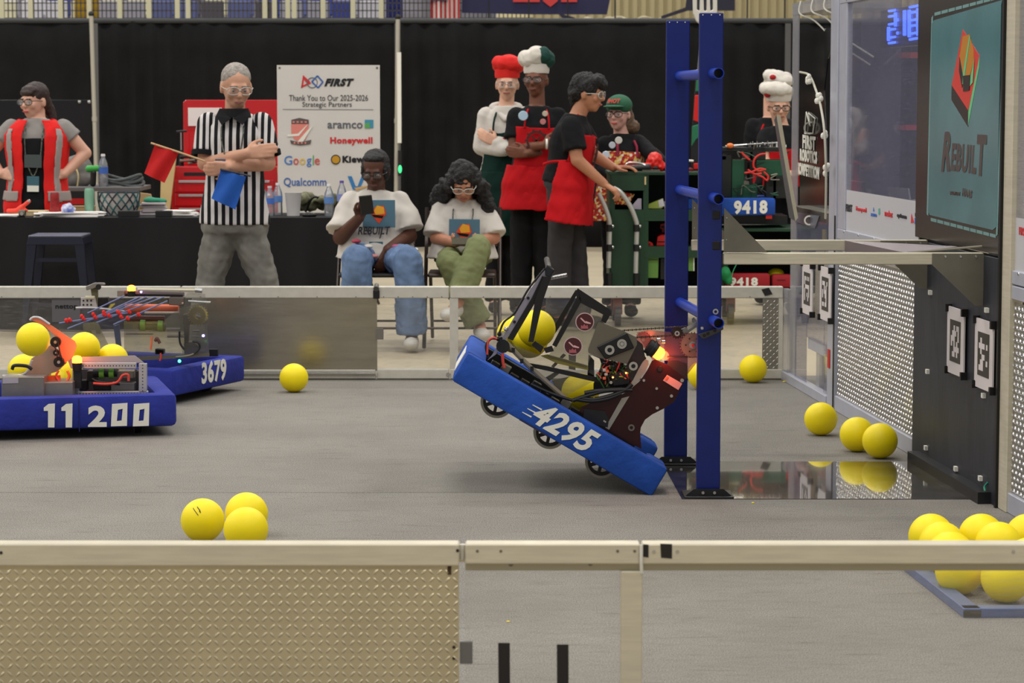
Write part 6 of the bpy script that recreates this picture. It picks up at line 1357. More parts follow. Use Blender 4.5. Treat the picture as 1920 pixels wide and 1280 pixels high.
for x0, x1, y0, y1, m in ((1350, 1372, 290, 370, GD), (1372, 1396, 300, 372, GG), (1380, 1420, 345, 372, GG), (1384, 1405, 340, 362, ALUD), (1418, 1480, 300, 330, GG), (1400, 1436, 276, 300, GD), (1436, 1476, 330, 372, GD), (1440, 1468, 336, 350, GG), (1352, 1475, 276, 284, GD), (1352, 1362, 292, 300, ALUD), (1449, 1456, 330, 372, BLKM), (1405, 1412, 284, 372, BLKM)):
    B().span(P(x0, y1, YR + .12), P(x1, y0, YR + .12) + V((0, random.uniform(.12, .4), 0))).build('frame_block', m, rb, bevel=.003)
random.seed(11)
for k in range(26):
    x = 1404 + k * 2.8; B().cone(P(x, 284, YR + .1 + random.uniform(0, .3)), P(x + random.uniform(-3, 3), 268 + random.uniform(-3, 4), YR + .1 + random.uniform(0, .3)), .004, .003, 6).build('upright_rod', STEEL if k % 3 else ALUD, rb)
B().tube([P(1360, 274, YR + .1), P(1400, 271, YR + .15), P(1470, 267, YR + .2)], .007, 6).build('cross_rod', STEEL, rb)
B().ell(P(1369, 273, YR + .1), (.025, .02, .018)).build('orange_knob', mat('orange_glow', c8(230, 120, 50), .5), rb)
CR = mat('cable_red', c8(214, 44, 34), .45)
for pts in ([(1390, 285), (1396, 292), (1406, 300)], [(1436, 288), (1424, 290), (1415, 298), (1413, 312), (1422, 320), (1432, 318)], [(1396, 324), (1410, 322), (1424, 316), (1436, 318)], [(1420, 328), (1430, 332), (1438, 338), (1440, 330), (1432, 322)], [(1402, 318), (1415, 326), (1428, 325)]):
    B().tube(bez([P(x, y, YR + .06) for x, y in pts], 6), .007, 6).build('red_cable', CR, rb, smooth=True)
for k in range(14):
    x, y = random.uniform(1365, 1470), random.uniform(290, 365); pts = [(x + random.uniform(-14, 14), y + random.uniform(-10, 10)) for _ in range(4)]
    B().tube(bez([P(q[0], q[1], YR + .07) for q in pts], 5), .004, 5).build('cable', random.choice([BLK, BLK, ALUD, GG]), rb)
rbz = P(1400, 545, YR - .02).z
rd = thing('red_bumper', 'red bumper with white digits stowed on the lower shelf of the second cart', 'bumper', V((P(1420, 535, YR - .05).x, YR + .1, .245)))
B().span((P(1364, 0, YR - .03).x, YR - .03, .25), (P(1449, 0, YR - .03).x, YR + .08, P(0, 513, YR - .03).z)).build('cover', mat('red_fabric', c8(150, 18, 30), .75), rd, bevel=.016, smooth=True)
o = P(1368, 536, YR - .032); text('9418', o, P(1421, 536, YR - .032) - o, P(1368, 520, YR - .032) - o, WHT, rd, bold=.05)
rd = thing('red_bumper', 'second red bumper end at the right of the lower shelf of the robot cart', 'bumper', V((P(1465, 535, YR).x, YR + .1, .245)))
B().span((P(1453, 0, YR - .02).x, YR - .02, .25), (P(1490, 0, YR - .02).x, YR + .09, P(0, 515, YR - .02).z)).build('cover', _m['red_fabric'], rd, bevel=.016, smooth=True)
B().span((P(1462, 0, YR - .02).x, YR - .023, .30), (P(1478, 0, YR - .02).x, YR - .02, .304)).build('seam', BLK, rd)
gc = thing('green_cloth_bundle', 'bright green cloth bundle on the cart just right of the blue tower', 'cloth', P(1362, 525, YR - .05))
B().ell(P(1360, 512, YR - .1), (.05, .04, .05)).ell(P(1366, 524, YR - .1), (.035, .03, .04)).build('bundle', mat('bundle_green', c8(20, 130, 70), .7), gc, voxel=.009, wr=.008, wf=30)
B().tube(bez([P(1370, 530, YR - .1), P(1374, 510, YR - .1), P(1381, 495, YR - .1)], 6), .003, 5).build('thin_cord', mat('cord_green2', c8(60, 170, 110), .5), gc)
yb2 = thing('yellow_pad', 'yellow rounded pad behind the red bumpers on the robot cart', 'pad', P(1455, 514, YR + .2))
B().ell(P(1455, 512, YR + .2), (.055, .06, .035)).build('pad', YEL, yb2, smooth=True); B().ell(P(1455, 516, YR + .2), (.058, .063, .008)).build('pad_seam', _m['olive_dark'], yb2, smooth=True)
# ------------------------------------------------------------------ climbing robot 4295
YA = 9.72; YBk = 10.52
R1 = thing('robot', 'robot with a blue 4295 bumper hanging tilted from the lowest rung of the blue tower', 'robot', P(1222, 932, YA + .4))
z1 = lambda L_: [(820 + x / 2.723, 480 + y / 2.723) for x, y in L_]
z2r = lambda L_: [(900 + x / 4.414, 490 + y / 4.414) for x, y in L_]
z3 = lambda L_: [(1100 + x / 4.573, 580 + y / 4.573) for x, y in L_]
def plate(pts, Y, m, name, t=.005, par=R1, bevel=0): return B().prism([P(x, y, Y) for x, y in pts], (0, t, 0)).build(name, m, par, bevel=bevel)
def bolt(x, y, Y, r, m=STEEL, name='bolt', par=R1, hole=False):
    q = P(x, y, Y)
    if hole: B().ring(q, q + V((0, -.004, 0)), r, r * .5, 18).build(name, m, par)
    else: B().cone(q, q + V((0, -.004, 0)), r, r * .85, 14).build(name, m, par)
def rod(pts, Y, r, m, name, par=R1, sm_=6, n=8):
    q = [P(p[0], p[1], Y + (p[2] if len(p) > 2 else 0)) for p in pts]; return B().tube(bez(q, sm_) if len(q) > 2 else q, r, n).build(name, m, par, smooth=True)
# local axes of the tilted chassis, in the plane of its near face
A0 = P(846, 713, YA); Ax = (P(1222, 932, YA) - A0); LB_ = Ax.length; Ax.normalize(); Az = V((0, 0, 1)); Az = (Az - Ax * Az.dot(Ax)).normalized(); Ay = V((0, 1, 0))
def L(u, v, w): return A0 + Ax * u + Az * v + Ay * w
BH_ = .125; BT = .085
def bbar(u0, u1, w0, w1, name, m=BLUEF, v0=0, v1=BH_, par=R1):
    c = L((u0 + u1) / 2, (v0 + v1) / 2, (w0 + w1) / 2); b = B(); nx = max(2, int((u1 - u0) / .04)); ny = 3; nz = 3
    vs, fs = [], []
    b.box(c, (u1 - u0, w1 - w0, v1 - v0), (Ax, Ay, Az)); return b.build(name, m, par, bevel=.013, smooth=True)
bm_ = bbar(0, LB_, 0, BT, 'bumper')
bbar(.0, BT, .02, YBk - YA, 'bumper_side'); bbar(0, LB_ * .985, YBk - YA - BT, YBk - YA, 'bumper_rear')
for w0, w1 in ((BT * .5, .20), (YBk - YA - .20, YBk - YA - .03)): bbar(LB_ - BT, LB_ - .002, w0, w1, 'bumper_stub')
# number on the bumper
o = P(*z1([(484, 862)])[0], YA - .002)
ob = o; tx = Ax * (P(*z1([(765, 1010)])[0], YA) - P(*z1([(484, 862)])[0], YA)).length * 1.03
text('4295', L((o - A0).dot(Ax) - .018, .015, -.002), tx * 1.08, Az * .096, WHT, R1, bold=.035, shear=.3)
for k in range(3): B().prism([L(.315 - .01 * k + q[0], .075 - .022 * k + q[1], -.001) for q in ((0, 0), (.04, .0), (.04, .006), (0, .003))], (0, -.001, 0)).build('speed_line', WHT, R1)
B().prism([L(.012, .02, .2), L(.012, .10, .2), L(.012, .10, .5), L(.012, .02, .5)], -Ax * .014).build('side_number_patch', WHT, R1)
B().prism([L(.30, .0, -.001), L(.43, .0, -.001), L(.43, .006, -.001), L(.30, .006, -.001)], (0, -.001, 0)).build('small_print', _m['navy_cloth'], R1)
# wheels
WG = mat('wheel_tread', c8(150, 146, 132), .7); WK = mat('wheel_black', c8(26, 26, 26), .5)
for wy in (.13, YBk - YA - .16):
    for (x, y) in ((932, 753), (1031, 811), (1128, 866)):
        c = P(x, y, YA + .13); c = V((c.x, YA + wy, c.z))
        whl = B().ring(c, c + V((0, .032, 0)), .064, .054, 34).build('wheel', WG, R1, smooth=True)
        h = B(); h.ring(c + V((0, .004, 0)), c + V((0, .028, 0)), .054, .043, 30); h.ring(c + V((0, .004, 0)), c + V((0, .028, 0)), .02, .008, 20)
        for k in range(6):
            a = k * PI / 3 + .3; d = V((math.cos(a), 0, math.sin(a))); e = V((-math.sin(a), 0, math.cos(a))); h.box(c + d * .032 + V((0, .016, 0)), (.03, .02, .012), (d, Ay, e))
        h.build('wheel_hub', WK, whl)
# chassis pan between the bumpers
B().box(L(LB_ / 2, .05, (YBk - YA) / 2), (LB_ - .12, YBk - YA - .2, .02), (Ax, Ay, Az)).build('chassis_pan', BLKM, R1)
for w in (.10, YBk - YA - .13): B().box(L(LB_ / 2, .09, w), (LB_ - .10, .028, .06), (Ax, Ay, Az)).build('chassis_rail', BLKM, R1, bevel=.003)
for k in range(9): B().box(L(.12 + .045 * k, .12 + .012 * math.sin(k * 2), .14 + .02 * (k % 3)), (.035, .05, .03), (Ax, Ay, Az)).build('control_module', random.choice([BLK, BLKM, BLK, ALUD]), R1, bevel=.002)
NR, FR = YA + .10, YBk - .12       # near and far side planes of the superstructure
# dark red side plate (both sides)
MR = mat('maroon_plate', c8(46, 10, 12), .3, spec=.4); MK = mat('smoke_plate', c8(44, 34, 36), .25)
main = [(560, 440), (585, 428), (690, 470), (840, 590), (835, 620), (800, 690), (750, 790), (660, 850), (560, 900), (500, 945), (465, 1010), (458, 1060), (470, 1195), (400, 1160), (300, 1100), (180, 1030), (0, 915), (-60, 870), (-40, 830), (60, 790), (200, 770), (300, 730), (380, 680), (460, 610), (520, 520)]
for Y in (NR, FR): plate(z3(main), Y, MR, 'side_plate')
plate(z3([(690, 470), (700, 440), (780, 440), (862, 470), (866, 585), (840, 600)]), NR + .006, MK, 'smoke_gusset')
plate(z3([(655, 608), (690, 560), (820, 635), (786, 690), (745, 665), (740, 662)]), NR - .002, mat('sticker_pink', c8(236, 160, 150), .5), 'inspection_sticker', .001)
plate(z3([(668, 600), (690, 572), (705, 580), (684, 608)]), NR - .0035, mat('sticker_orange', c8(230, 110, 70), .5), 'sticker_print', .001)
bolt(*z3([(628, 510)])[0], NR - .0005, .012, BLK, 'hole')
for x, y, r in ((490, 607, 6), (600, 677, 6), (727, 741, 7), (605, 843, 7), (818, 608, 8)): bolt(*z3([(x, y)])[0], NR, r * .001, STEEL)
bolt(*z3([(383, 1012)])[0], NR, .013, mat('bearing', c8(120, 112, 104), .3, .6), 'bearing', hole=True)
# pale strips
PS = mat('pale_strip', c8(150, 148, 138), .4, .2)
plate(z3([(505, 425), (530, 440), (532, 470), (505, 530), (440, 620), (370, 692), (345, 682), (395, 610), (440, 520), (480, 450)]), NR - .004, PS, 'curved_strip', .003)
plate(z3([(300, 762), (366, 744), (192, 1030), (160, 1012)]), NR - .004, PS, 'straight_strip', .003)
plate(z3([(500, 400), (512, 420), (480, 450), (440, 520), (395, 610), (300, 560), (350, 460), (430, 260), (480, 300)]), NR + .006, MK, 'dark_web')
# gearbox plate
GP = mat('gearbox_plate', c8(112, 106, 94), .35, .5)
for Y in (NR - .01, FR): plate(z3([(12, 340), (95, 118), (112, 108), (300, 178), (430, 240), (432, 300), (345, 470), (280, 450), (150, 425), (15, 372)]), Y, GP, 'gearbox_plate', .005)
plate(z3([(88, 322), (345, 198), (408, 330), (160, 428)]), NR - .022, BLK, 'gearbox_cover', .012, bevel=.003)
for x, y, r in ((197, 347, .0185), (302, 295, .0185), (400, 485, .017)):
    bolt(*z3([(x, y)])[0], NR - .022, r, mat('bolt_light', c8(170, 168, 160), .3, .4), 'shaft_collar', hole=True); bolt(*z3([(x, y)])[0], NR - .021, r * .48, BLKM if x != 302 else STEEL, 'shaft')
B().cone(P(*z3([(197, 347)])[0], NR), P(*z3([(197, 347)])[0], NR) + V((0, FR - NR, 0)), .012, .012).build('hex_shaft', ALUD, R1)
# motor and status lamp
mc = z3([(640, 270), (560, 380)])
a, b = P(*z3([(545, 290)])[0], NR + .02), P(*z3([(600, 400)])[0], NR - .05)
c_ = P(*z3([(575, 345)])[0], NR - .01); dd = (P(*z3([(650, 395)])[0], NR - .01) - P(*z3([(545, 320)])[0], NR - .01)).normalized()
B().cone(c_ - dd * .028, c_ + dd * .010, .030, .030, 20).build('lamp_body', BLK, R1, smooth=True)
B().cone(c_ - dd * .012, c_ - dd * .004, .034, .034, 20).build('lamp_ring', BLKM, R1)
B().lathe(c_ + dd * .010, [(.024, 0), (.025, .022), (.018, .032), (.005, .036)], 18, (dd.cross(Ay).normalized(), Ay, dd)).build('status_lamp', mat('lamp_orange', (1, .16, .015, 1), .4, emit=9), R1, smooth=True)
for x, y in ((600, 250), (640, 268)): B().span(P(x / 4.573 + 1100, 580 + (y + 22) / 4.573, NR - .02), P((x + 34) / 4.573 + 1100, 580 + (y - 8) / 4.573, NR)).build('silver_bracket', STEEL, R1, bevel=.002)
lt = bpy.data.lights.new('status_glow', 'POINT'); lt.energy = .7; lt.color = (1, .18, .05); lt.shadow_soft_size = .02
lo = bpy.data.objects.new('status_glow', lt); COL.objects.link(lo); lo.location = c_ + dd * .055 + V((0, -.02, .0))
# clear hook arm with sprockets and chain
RC = clear('hook_plate_clear', tint=(1, .88, .86, 1), haze=.16, hazecol=c8(150, 90, 100), rough=.1)
for Y in (NR + .02, FR - .05): plate(z3([(430, 200), (520, 180), (900, 205), (960, 210), (1015, 300), (1005, 360), (960, 435), (860, 560), (700, 440), (560, 430)]), Y, RC, 'clear_arm_plate', .006)
CH = mat('chain_steel', c8(70, 56, 50), .4, .6)
def chain(p, q, Y, n):
    a, b = P(*p, Y), P(*q, Y); d = (b - a).normalized(); bb = B()
    for k in range(n):
        c = a.lerp(b, (k + .5) / n); bb.box(c, ((b - a).length / n * .8, .009, .007 if k % 2 else .0045), (d, Ay, d.cross(Ay)))
    return bb.build('drive_chain', CH, R1)
for p, q in (((300, 180), (860, 145)), ((410, 240), (1000, 208)), ((690, 410), (960, 405))): (a_, b_) = z3([p, q]); chain(a_, b_, NR + .01, 34)
def sprocket(x, y, r, Y, m, teeth=20, name='sprocket'):
    q = P(*z3([(x, y)])[0], Y); h = B(); h.ring(q, q + V((0, .004, 0)), r, .006, 30)
    for k in range(teeth): a = 2 * PI * k / teeth; d = V((math.cos(a), 0, math.sin(a))); h.box(q + d * r * 1.02 + V((0, .002, 0)), (.006, .004, .004), (d, Ay, d.cross(Ay)))
    return h.build(name, m, R1)
SPR = mat('sprocket_lamplit', c8(150, 118, 104), .35, .5)  # silver disc with the lamp's orange light put into its colour
sprocket(912, 305, .047, NR, SPR, 26); bolt(*z3([(912, 305)])[0], NR - .001, .015, STEEL, 'hub_collar', hole=True); bolt(*z3([(912, 308)])[0], NR - .006, .007, mat('hub_red', c8(200, 50, 50), .4), 'hub_cap')
for k in range(6): a = k * PI / 3; x, y = 912 + 62 * math.cos(a), 305 + 62 * math.sin(a); bolt(*z3([(x, y)])[0], NR - .001, .003, BLK, 'screw')
sprocket(775, 200, .021, NR + .012, CH, 14); sprocket(485, 262, .030, NR + .012, clear('red_clear', tint=(1, .7, .7, 1), haze=.3, hazecol=c8(200, 90, 90)), 18, 'clear_sprocket')
bolt(*z3([(775, 205)])[0], NR + .008, .01, STEEL, 'hub_collar', hole=True)
# hook on the rung
HK = mat('hook_metal', c8(150, 148, 144), .3, .7)
plate(z3([(800, 175), (940, 118), (958, 140), (850, 215), (815, 205)]), NR + .03, HK, 'hook_arm', .02)
plate(z3([(860, 150), (948, 105), (948, 130), (868, 175)]), NR - .01, STEEL, 'hook_bracket', .01)
plate(z3([(960, 215), (1150, 155), (1170, 120), (1172, 170), (1130, 195), (1010, 250), (985, 245)]), YT0 - .035, mat('hook_dark', c8(74, 72, 70), .35, .6), 'hook_rail', .025)
for x, y in ((1040, 205), (1010, 222), (1100, 180)): bolt(*z3([(x, y)])[0], YT0 - .036, .006, BLK, 'hole')
bolt(*z3([(990, 160)])[0], YT0 - .05, .006, STEEL); bolt(*z3([(1105, 18)])[0], YT0 - .004, .011, STEEL, hole=True)
q = P(*z3([(985, 190)])[0], NR + .02); B().tube([q, q + V((0.01, .3, 0)), q + V((.01, FR - NR - .05, 0))], .012).build('hook_crossbar', HK, R1)
# hopper: taped clear panels
TPB = mat('frame_tape', c8(20, 18, 18), .65)
fr1 = z2r([(820, 335), (1000, 430), (880, 745), (620, 705)])
for Y in (NR + .02,): plate(z2r([(812, 300), (1060, 440), (880, 880), (560, 790), (625, 690)]), Y, PCR, 'hopper_panel', .004)
plate(z2r([(812, 300), (1060, 440), (880, 880), (560, 790), (625, 690)]), FR - .02, PCR, 'hopper_panel', .004)
for Y in (NR + .014, FR - .026):
    plate(z2r([(790, 250), (812, 222), (840, 330), (632, 708), (598, 692), (800, 300)]), Y, TPB, 'taped_edge', .008)
    plate(z2r([(808, 222), (1072, 395), (1086, 432), (1040, 512), (1002, 492), (1020, 440), (820, 335)]), Y, TPB, 'taped_edge', .008)
plate(z2r([(792, 235), (815, 250), (660, 540), (612, 610), (604, 545)]), FR - .1, TPB, 'taped_edge', .008)
for x, y in ((867, 500), (770, 700)):
    c = z2r([(x, y)])[0]; st = P(*c, NR + .012); s0 = B().cone(st, st + V((0, -.002, 0)), .036, .036, 26).build('round_sticker', mat('sticker_rim', c8(206, 176, 176), .5), R1)
    s1_ = B().cone(st + V((0, -.002, 0)), st + V((0, -.0032, 0)), .0325, .0325, 26).build('sticker_face', mat('sticker_maroon', c8(74, 28, 32), .5), s0)
    f = lambda u, v_: st + V((u, -.0036, v_))
    B().prism([f(-.018, .014), f(-.014, .017), f(.004, .0), f(.0, -.004)], (0, -.001, 0)).build('blade_mark', mat('mark_rose', c8(220, 170, 170), .5), s0)
    B().prism([f(.004, .004), f(.024, -.004), f(.022, -.008), f(.0, -.004)], (0, -.001, 0)).build('blade_mark', _m['mark_rose'], s0)
    B().prism([f(-.016, -.026), f(.014, -.026), f(.010, -.010), f(.004, -.016), f(-.002, -.008), f(-.008, -.016), f(-.014, -.012)], (0, -.001, 0)).build('flame_mark', mat('mark_pink', c8(170, 90, 96), .5), s0)
# lower clear trough and rods
plate(z2r([(205, 660), (250, 680), (560, 800), (950, 905), (950, 985), (720, 1110), (660, 1130), (430, 900)]), NR + .03, PCR, 'trough_panel', .004)
rod(z2r([(212, 668), (420, 880), (700, 1128)]), NR, .010, mat('tube_clear_grey', c8(120, 112, 96), .3), 'trough_tube', n=8)
for x, y in ((275, 730), (345, 822), (430, 885)): B().span(P(*z2r([(x - 14, y + 22)])[0], NR - .014), P(*z2r([(x + 14, y - 22)])[0], NR + .014)).build('cable_tie', BLK, R1)
for Y in (NR + .016, FR - .03): plate(z2r([(385, 838), (560, 868), (985, 962), (985, 1002), (900, 985), (560, 905), (385, 868)]), Y, TPB, 'taped_edge', .008)
plate(z2r([(500, 780), (560, 770), (895, 862), (895, 900), (640, 845)]), NR + .022, mat('olive_band', c8(120, 112, 50), .5), 'roller_band', .01)
plate(z2r([(590, 868), (690, 762), (712, 775), (612, 880)]), NR + .10, TPB, 'strut', .012); plate(z2r([(545, 960), (640, 905), (660, 925), (575, 990)]), NR + .08, TPB, 'strut', .012)
plate(z2r([(735, 770), (795, 770), (790, 900), (735, 890)]), NR + .2, mat('grey_smoke', c8(96, 92, 84), .5), 'strut', .02)
plate(z2r([(900, 770), (945, 820), (945, 960), (1000, 980), (1000, 1010), (890, 940)]), NR + .03, BLKM, 'hopper_post', .02)
plate(z2r([(590, 985), (760, 950), (700, 1100), (640, 1060)]), FR - .06, GP, 'rear_bracket', .01)
# intake arm at the left
for Y in (NR, FR):
    plate(z2r([(62, 818), (100, 775), (300, 430), (420, 225), (545, 60), (575, 75), (500, 225), (330, 500), (210, 650), (130, 770)]), Y, mat('arm_lilac', c8(150, 146, 160), .3, .2), 'intake_arm', .008)
    plate(z2r([(515, 120), (556, 140), (480, 300), (272, 656), (228, 636), (430, 300)]), Y - .01, TPB, 'taped_edge', .006)
    plate(z2r([(525, 125), (588, 132), (520, 330), (442, 668), (400, 664), (455, 320)]), Y - .018, TPB, 'taped_edge', .006)
    plate(z2r([(556, 25), (618, 72), (580, 130), (540, 118), (538, 55)]), Y - .02, BLKM, 'arm_tip', .03, bevel=.003)
    rod(z2r([(535, 60), (400, 230), (290, 420), (200, 500), (160, 590)]), Y - .02, .004, BLK, 'arm_cable')
    for x, y in ((398, 303), (285, 500), (175, 635)): bolt(*z2r([(x, y)])[0], Y - .002, .006, BLK, 'tie')
a, b_ = z2r([(585, 138)])[0], z2r([(720, 112)])[0]; rod([a, b_], NR, .008, STEEL, 'arm_stub'); chain(a, b_, NR - .006, 12)
q = P(*z2r([(570, 60)])[0], NR); B().cone(q, q + V((0, FR - NR, 0)), .012, .012).build('arm_crossbar', BLKM, R1, smooth=True)
q = P(*z2r([(190, 700)])[0], NR); B().cone(q, q + V((0, FR - NR, 0)), .02, .02).build('intake_roller', BLK, R1, smooth=True)
B().cone(q + V((0, -.012, 0)), q + V((0, .03, 0)), .026, .026, 16).build('pivot_hub', BLKM, R1, smooth=True)
for pts in ([(425, 690), (455, 658), (528, 708), (502, 758)], [(525, 718), (595, 698), (612, 742), (545, 758)]): plate(z2r(pts), NR - .01, TPB, 'taped_edge', .008)
rod(z2r([(185, 760), (190, 830), (200, 880)]), NR - .01, .006, mat('wire_red', c8(206, 70, 56), .5), 'red_wire'); rod(z2r([(70, 800), (50, 700), (90, 640), (150, 640)]), NR - .02, .005, BLK, 'black_wire'); rod(z2r([(60, 770), (70, 660), (110, 632), (140, 640)]), NR - .03, .004, _m['wire_red'], 'red_wire')
for x, y in ((160, 600), (150, 640), (215, 560)): B().ell(P(*z2r([(x, y)])[0], NR - .01), .009).build('connector', random.choice([BLK, STEEL]), R1)
# wiring
random.seed(5)
WC = [mat('wire_orange', c8(226, 110, 70), .5), mat('wire_yellow', c8(170, 170, 50), .5), BLK, mat('wire_green', c8(50, 90, 40), .5), BLK, _m['wire_red']]
plate(z3([(30, 385), (110, 420), (130, 480), (60, 640), (60, 700), (380, 690), (400, 500), (300, 460), (180, 440), (60, 395)]), NR + .05, mat('electronics_back', c8(22, 18, 20), .5), 'electronics_board', .03)
for k in range(34):
    x, y = random.uniform(120, 390), random.uniform(430, 560); pts = [(x, y), (x + random.uniform(-50, 50), y + random.uniform(-20, 60)), (x + random.uniform(-60, 60), y + random.uniform(0, 90)), (x + random.uniform(-40, 60), y + random.uniform(20, 130))]
    rod([(p[0], p[1], random.uniform(-.02, .02)) for p in z3(pts)], NR + .02, .0028, random.choice(WC), 'wire', n=5, sm_=4)
for x, y in ((150, 520), (165, 555), (150, 590), (175, 530)): B().span(P(*z3([(x - 12, y + 14)])[0], NR), P(*z3([(x + 14, y - 14)])[0], NR + .02)).build('wire_plug', random.choice([WC[0], mat('plug_white', c8(190, 180, 170), .5)]), R1, bevel=.002)
for x, y in ((225, 582), (338, 545)): B().ell(P(*z3([(x, y)])[0], NR - .005), .0035).build('status_led', mat('led_orange', (1, .25, .05, 1), .5, emit=8), R1)
plate(z3([(195, 560), (330, 520), (380, 560), (370, 640), (230, 660)]), NR + .01, BLK, 'control_unit', .03, bevel=.003)
bolt(*z3([(208, 625)])[0], NR + .008, .007, STEEL); bolt(*z3([(183, 668)])[0], NR + .008, .008, BLKM)
for pts in ([(-20, 715), (80, 700), (270, 686), (390, 690)], [(-40, 760), (60, 770), (200, 740), (330, 690), (390, 640)], [(-90, 770), (40, 785), (180, 765), (300, 720)], [(-120, 780), (0, 740), (150, 700), (300, 690)]): rod(z3(pts), NR - .02, .008, BLK, 'thick_cable')
rod(z3([(-480, 640), (-300, 720), (-120, 780)]), NR - .02, .006, BLK, 'thick_cable')
plate(z3([(-30, 960), (-20, 850), (160, 870), (190, 945), (180, 1010)]), NR - .006, BLKM, 'lower_guard', .004)
for x, y in ((150, 955), (160, 962)): bolt(*z3([(x, y)])[0], NR - .007, .004, STEEL)
# foam balls carried by the robot
for x, y, yy, lab in ((1006, 616, 10.02, 'large yellow ball held in the hopper of the climbing robot'), (993, 636, 10.17, 'yellow ball behind the large one in the climbing robot hopper'), (966, 627, 10.30, 'yellow ball at the back left of the climbing robot hopper'), (1088, 735, 10.05, 'yellow ball low in the middle of the climbing robot')):
    ball(x, y, lab, 'yellow balls carried by robots', Y=yy)
# ------------------------------------------------------------------ robot 11200 and robot 3679 at the left
def ring_bumper(par, c, ang, Lx, Ly, z0, z1_, t, m, split=None):
    ca, sa = math.cos(ang), math.sin(ang); ux = V((ca, sa, 0)); uy = V((-sa, ca, 0)); h = z1_ - z0; zc = V((0, 0, (z0 + z1_) / 2)); c = V((c[0], c[1], 0))
    o = [B().box(c + uy * (-Ly / 2 + t / 2) + zc, (Lx, t, h), (ux, uy, V((0, 0, 1)))).build('bumper_front', m, par, bevel=.02, smooth=True),
         B().box(c + uy * (Ly / 2 - t / 2) + zc, (Lx, t, h), (ux, uy, V((0, 0, 1)))).build('bumper_rear', m, par, bevel=.02, smooth=True),
         B().box(c + ux * (Lx / 2 - t / 2 + .003) + zc, (t, Ly - .01, h * .985), (ux, uy, V((0, 0, 1)))).build('bumper_side', m, par, bevel=.02, smooth=True),
         B().box(c - ux * (Lx / 2 - t / 2 + .003) + zc, (t, Ly - .01, h * .985), (ux, uy, V((0, 0, 1)))).build('bumper_side', m, par, bevel=.02, smooth=True)]
    B().box(c + V((0, 0, z0 + .03)), (Lx - .15, Ly - .15, .03), (ux, uy, V((0, 0, 1)))).build('chassis_pan', BLKM, par)
    for i in (-1, 1):
        for j in (-1, 1): q = c + ux * (i * (Lx / 2 - .16)) + uy * (j * (Ly / 2 - .16)) + V((0, 0, .05)); B().cone(q - ux * .015, q + ux * .015, .05, .05, 20).build('wheel', WK, par, smooth=True)
    return c, ux, uy
# 11200
zt_ = .192; cR = F(330, 738, zt_); ang = .24; Lx, Ly = .98, .80
ux = V((math.cos(ang), math.sin(ang), 0)); uy = V((-math.sin(ang), math.cos(ang), 0)); cc = cR - ux * (Lx / 2) + uy * (Ly / 2); cc.z = 0
R2 = thing('robot', 'robot with a dark blue 11200 bumper at the left edge of the field', 'robot', V((cc.x, cc.y, 0)))
c, ux, uy = ring_bumper(R2, cc, ang, Lx, Ly, .045, zt_, .09, BLUEN)
ff = c - uy * (Ly / 2 + .002)     # front face plane point
def onface(px, py, base=ff, nrm=uy): d = ray(px, py); return CP + d * ((base - CP).dot(nrm) / d.dot(nrm))
def ftext(s, x0, x1, y0, y1, par, base=ff, nrm=uy, bold=.06, sl=0):
    o = onface(x0, y1, base, nrm); return text(s, o, onface(x1, y1 + sl, base, nrm) - o, onface(x0, y0, base, nrm) - o, WHT, par, bold=bold)
for x in (82, 115): B().prism([onface(a, b) for a, b in ((x + 8, 801), (x + 20, 801), (x + 21, 756), (x + 9, 757), (x, 764), (x, 770), (x + 8, 770))], -uy * .0015).build('lettering', WHT, R2)
ftext('2', 165, 200, 760, 800, R2, bold=.04)
for x in (208, 249):     # block zeros cut from tape
    o4 = [onface(a, b) for a, b in ((x, 799), (x + 30, 798), (x + 31, 755), (x + 2, 757))]; i4 = [onface(a, b) for a, b in ((x + 11, 789), (x + 20, 788), (x + 22, 766), (x + 13, 768))]
    for k in range(4): B().prism([o4[k], o4[(k + 1) % 4], i4[(k + 1) % 4], i4[k]], -uy * .0015).build('lettering', WHT, R2)
p0 = onface(147, 747); p1 = onface(148, 809); B().prism([p0, p0 + ux * .004, p1 + ux * .004, p1], -uy * .001).build('fabric_seam', mat('seam_navy', c8(24, 30, 96), .8), R2)
YQ = cR.y - .02; YQ2 = YQ + .1
def plq(pts, Y, m, name, t=.005, par=R2, z=4.0, ox=0, oy=520, bevel=0): return B().prism([P(ox + x / z, oy + y / z, Y) for x, y in pts], (0, t, 0)).build(name, m, par, bevel=bevel)
AB = mat('box_aluminium', c8(138, 134, 130), .35, .6, noise=.05); AL2 = mat('perforated_aluminium', c8(186, 184, 184), .35, .5)
plq([(10, 748), (330, 745), (332, 905), (10, 905)], YQ, AB, 'battery_box', .18, bevel=.003); plq([(330, 788), (545, 783), (548, 905), (332, 905)], YQ + .02, AB, 'side_box', .18, bevel=.003)
plq([(20, 752), (138, 750), (138, 792), (20, 795)], YQ - .002, mat('pale_tape', c8(176, 170, 176), .5), 'tape_label', .001)
plq([(332, 740), (448, 735), (450, 783), (332, 786)], YQ + .1, mat('orange_panel', c8(200, 76, 30), .5), 'orange_panel', .02)
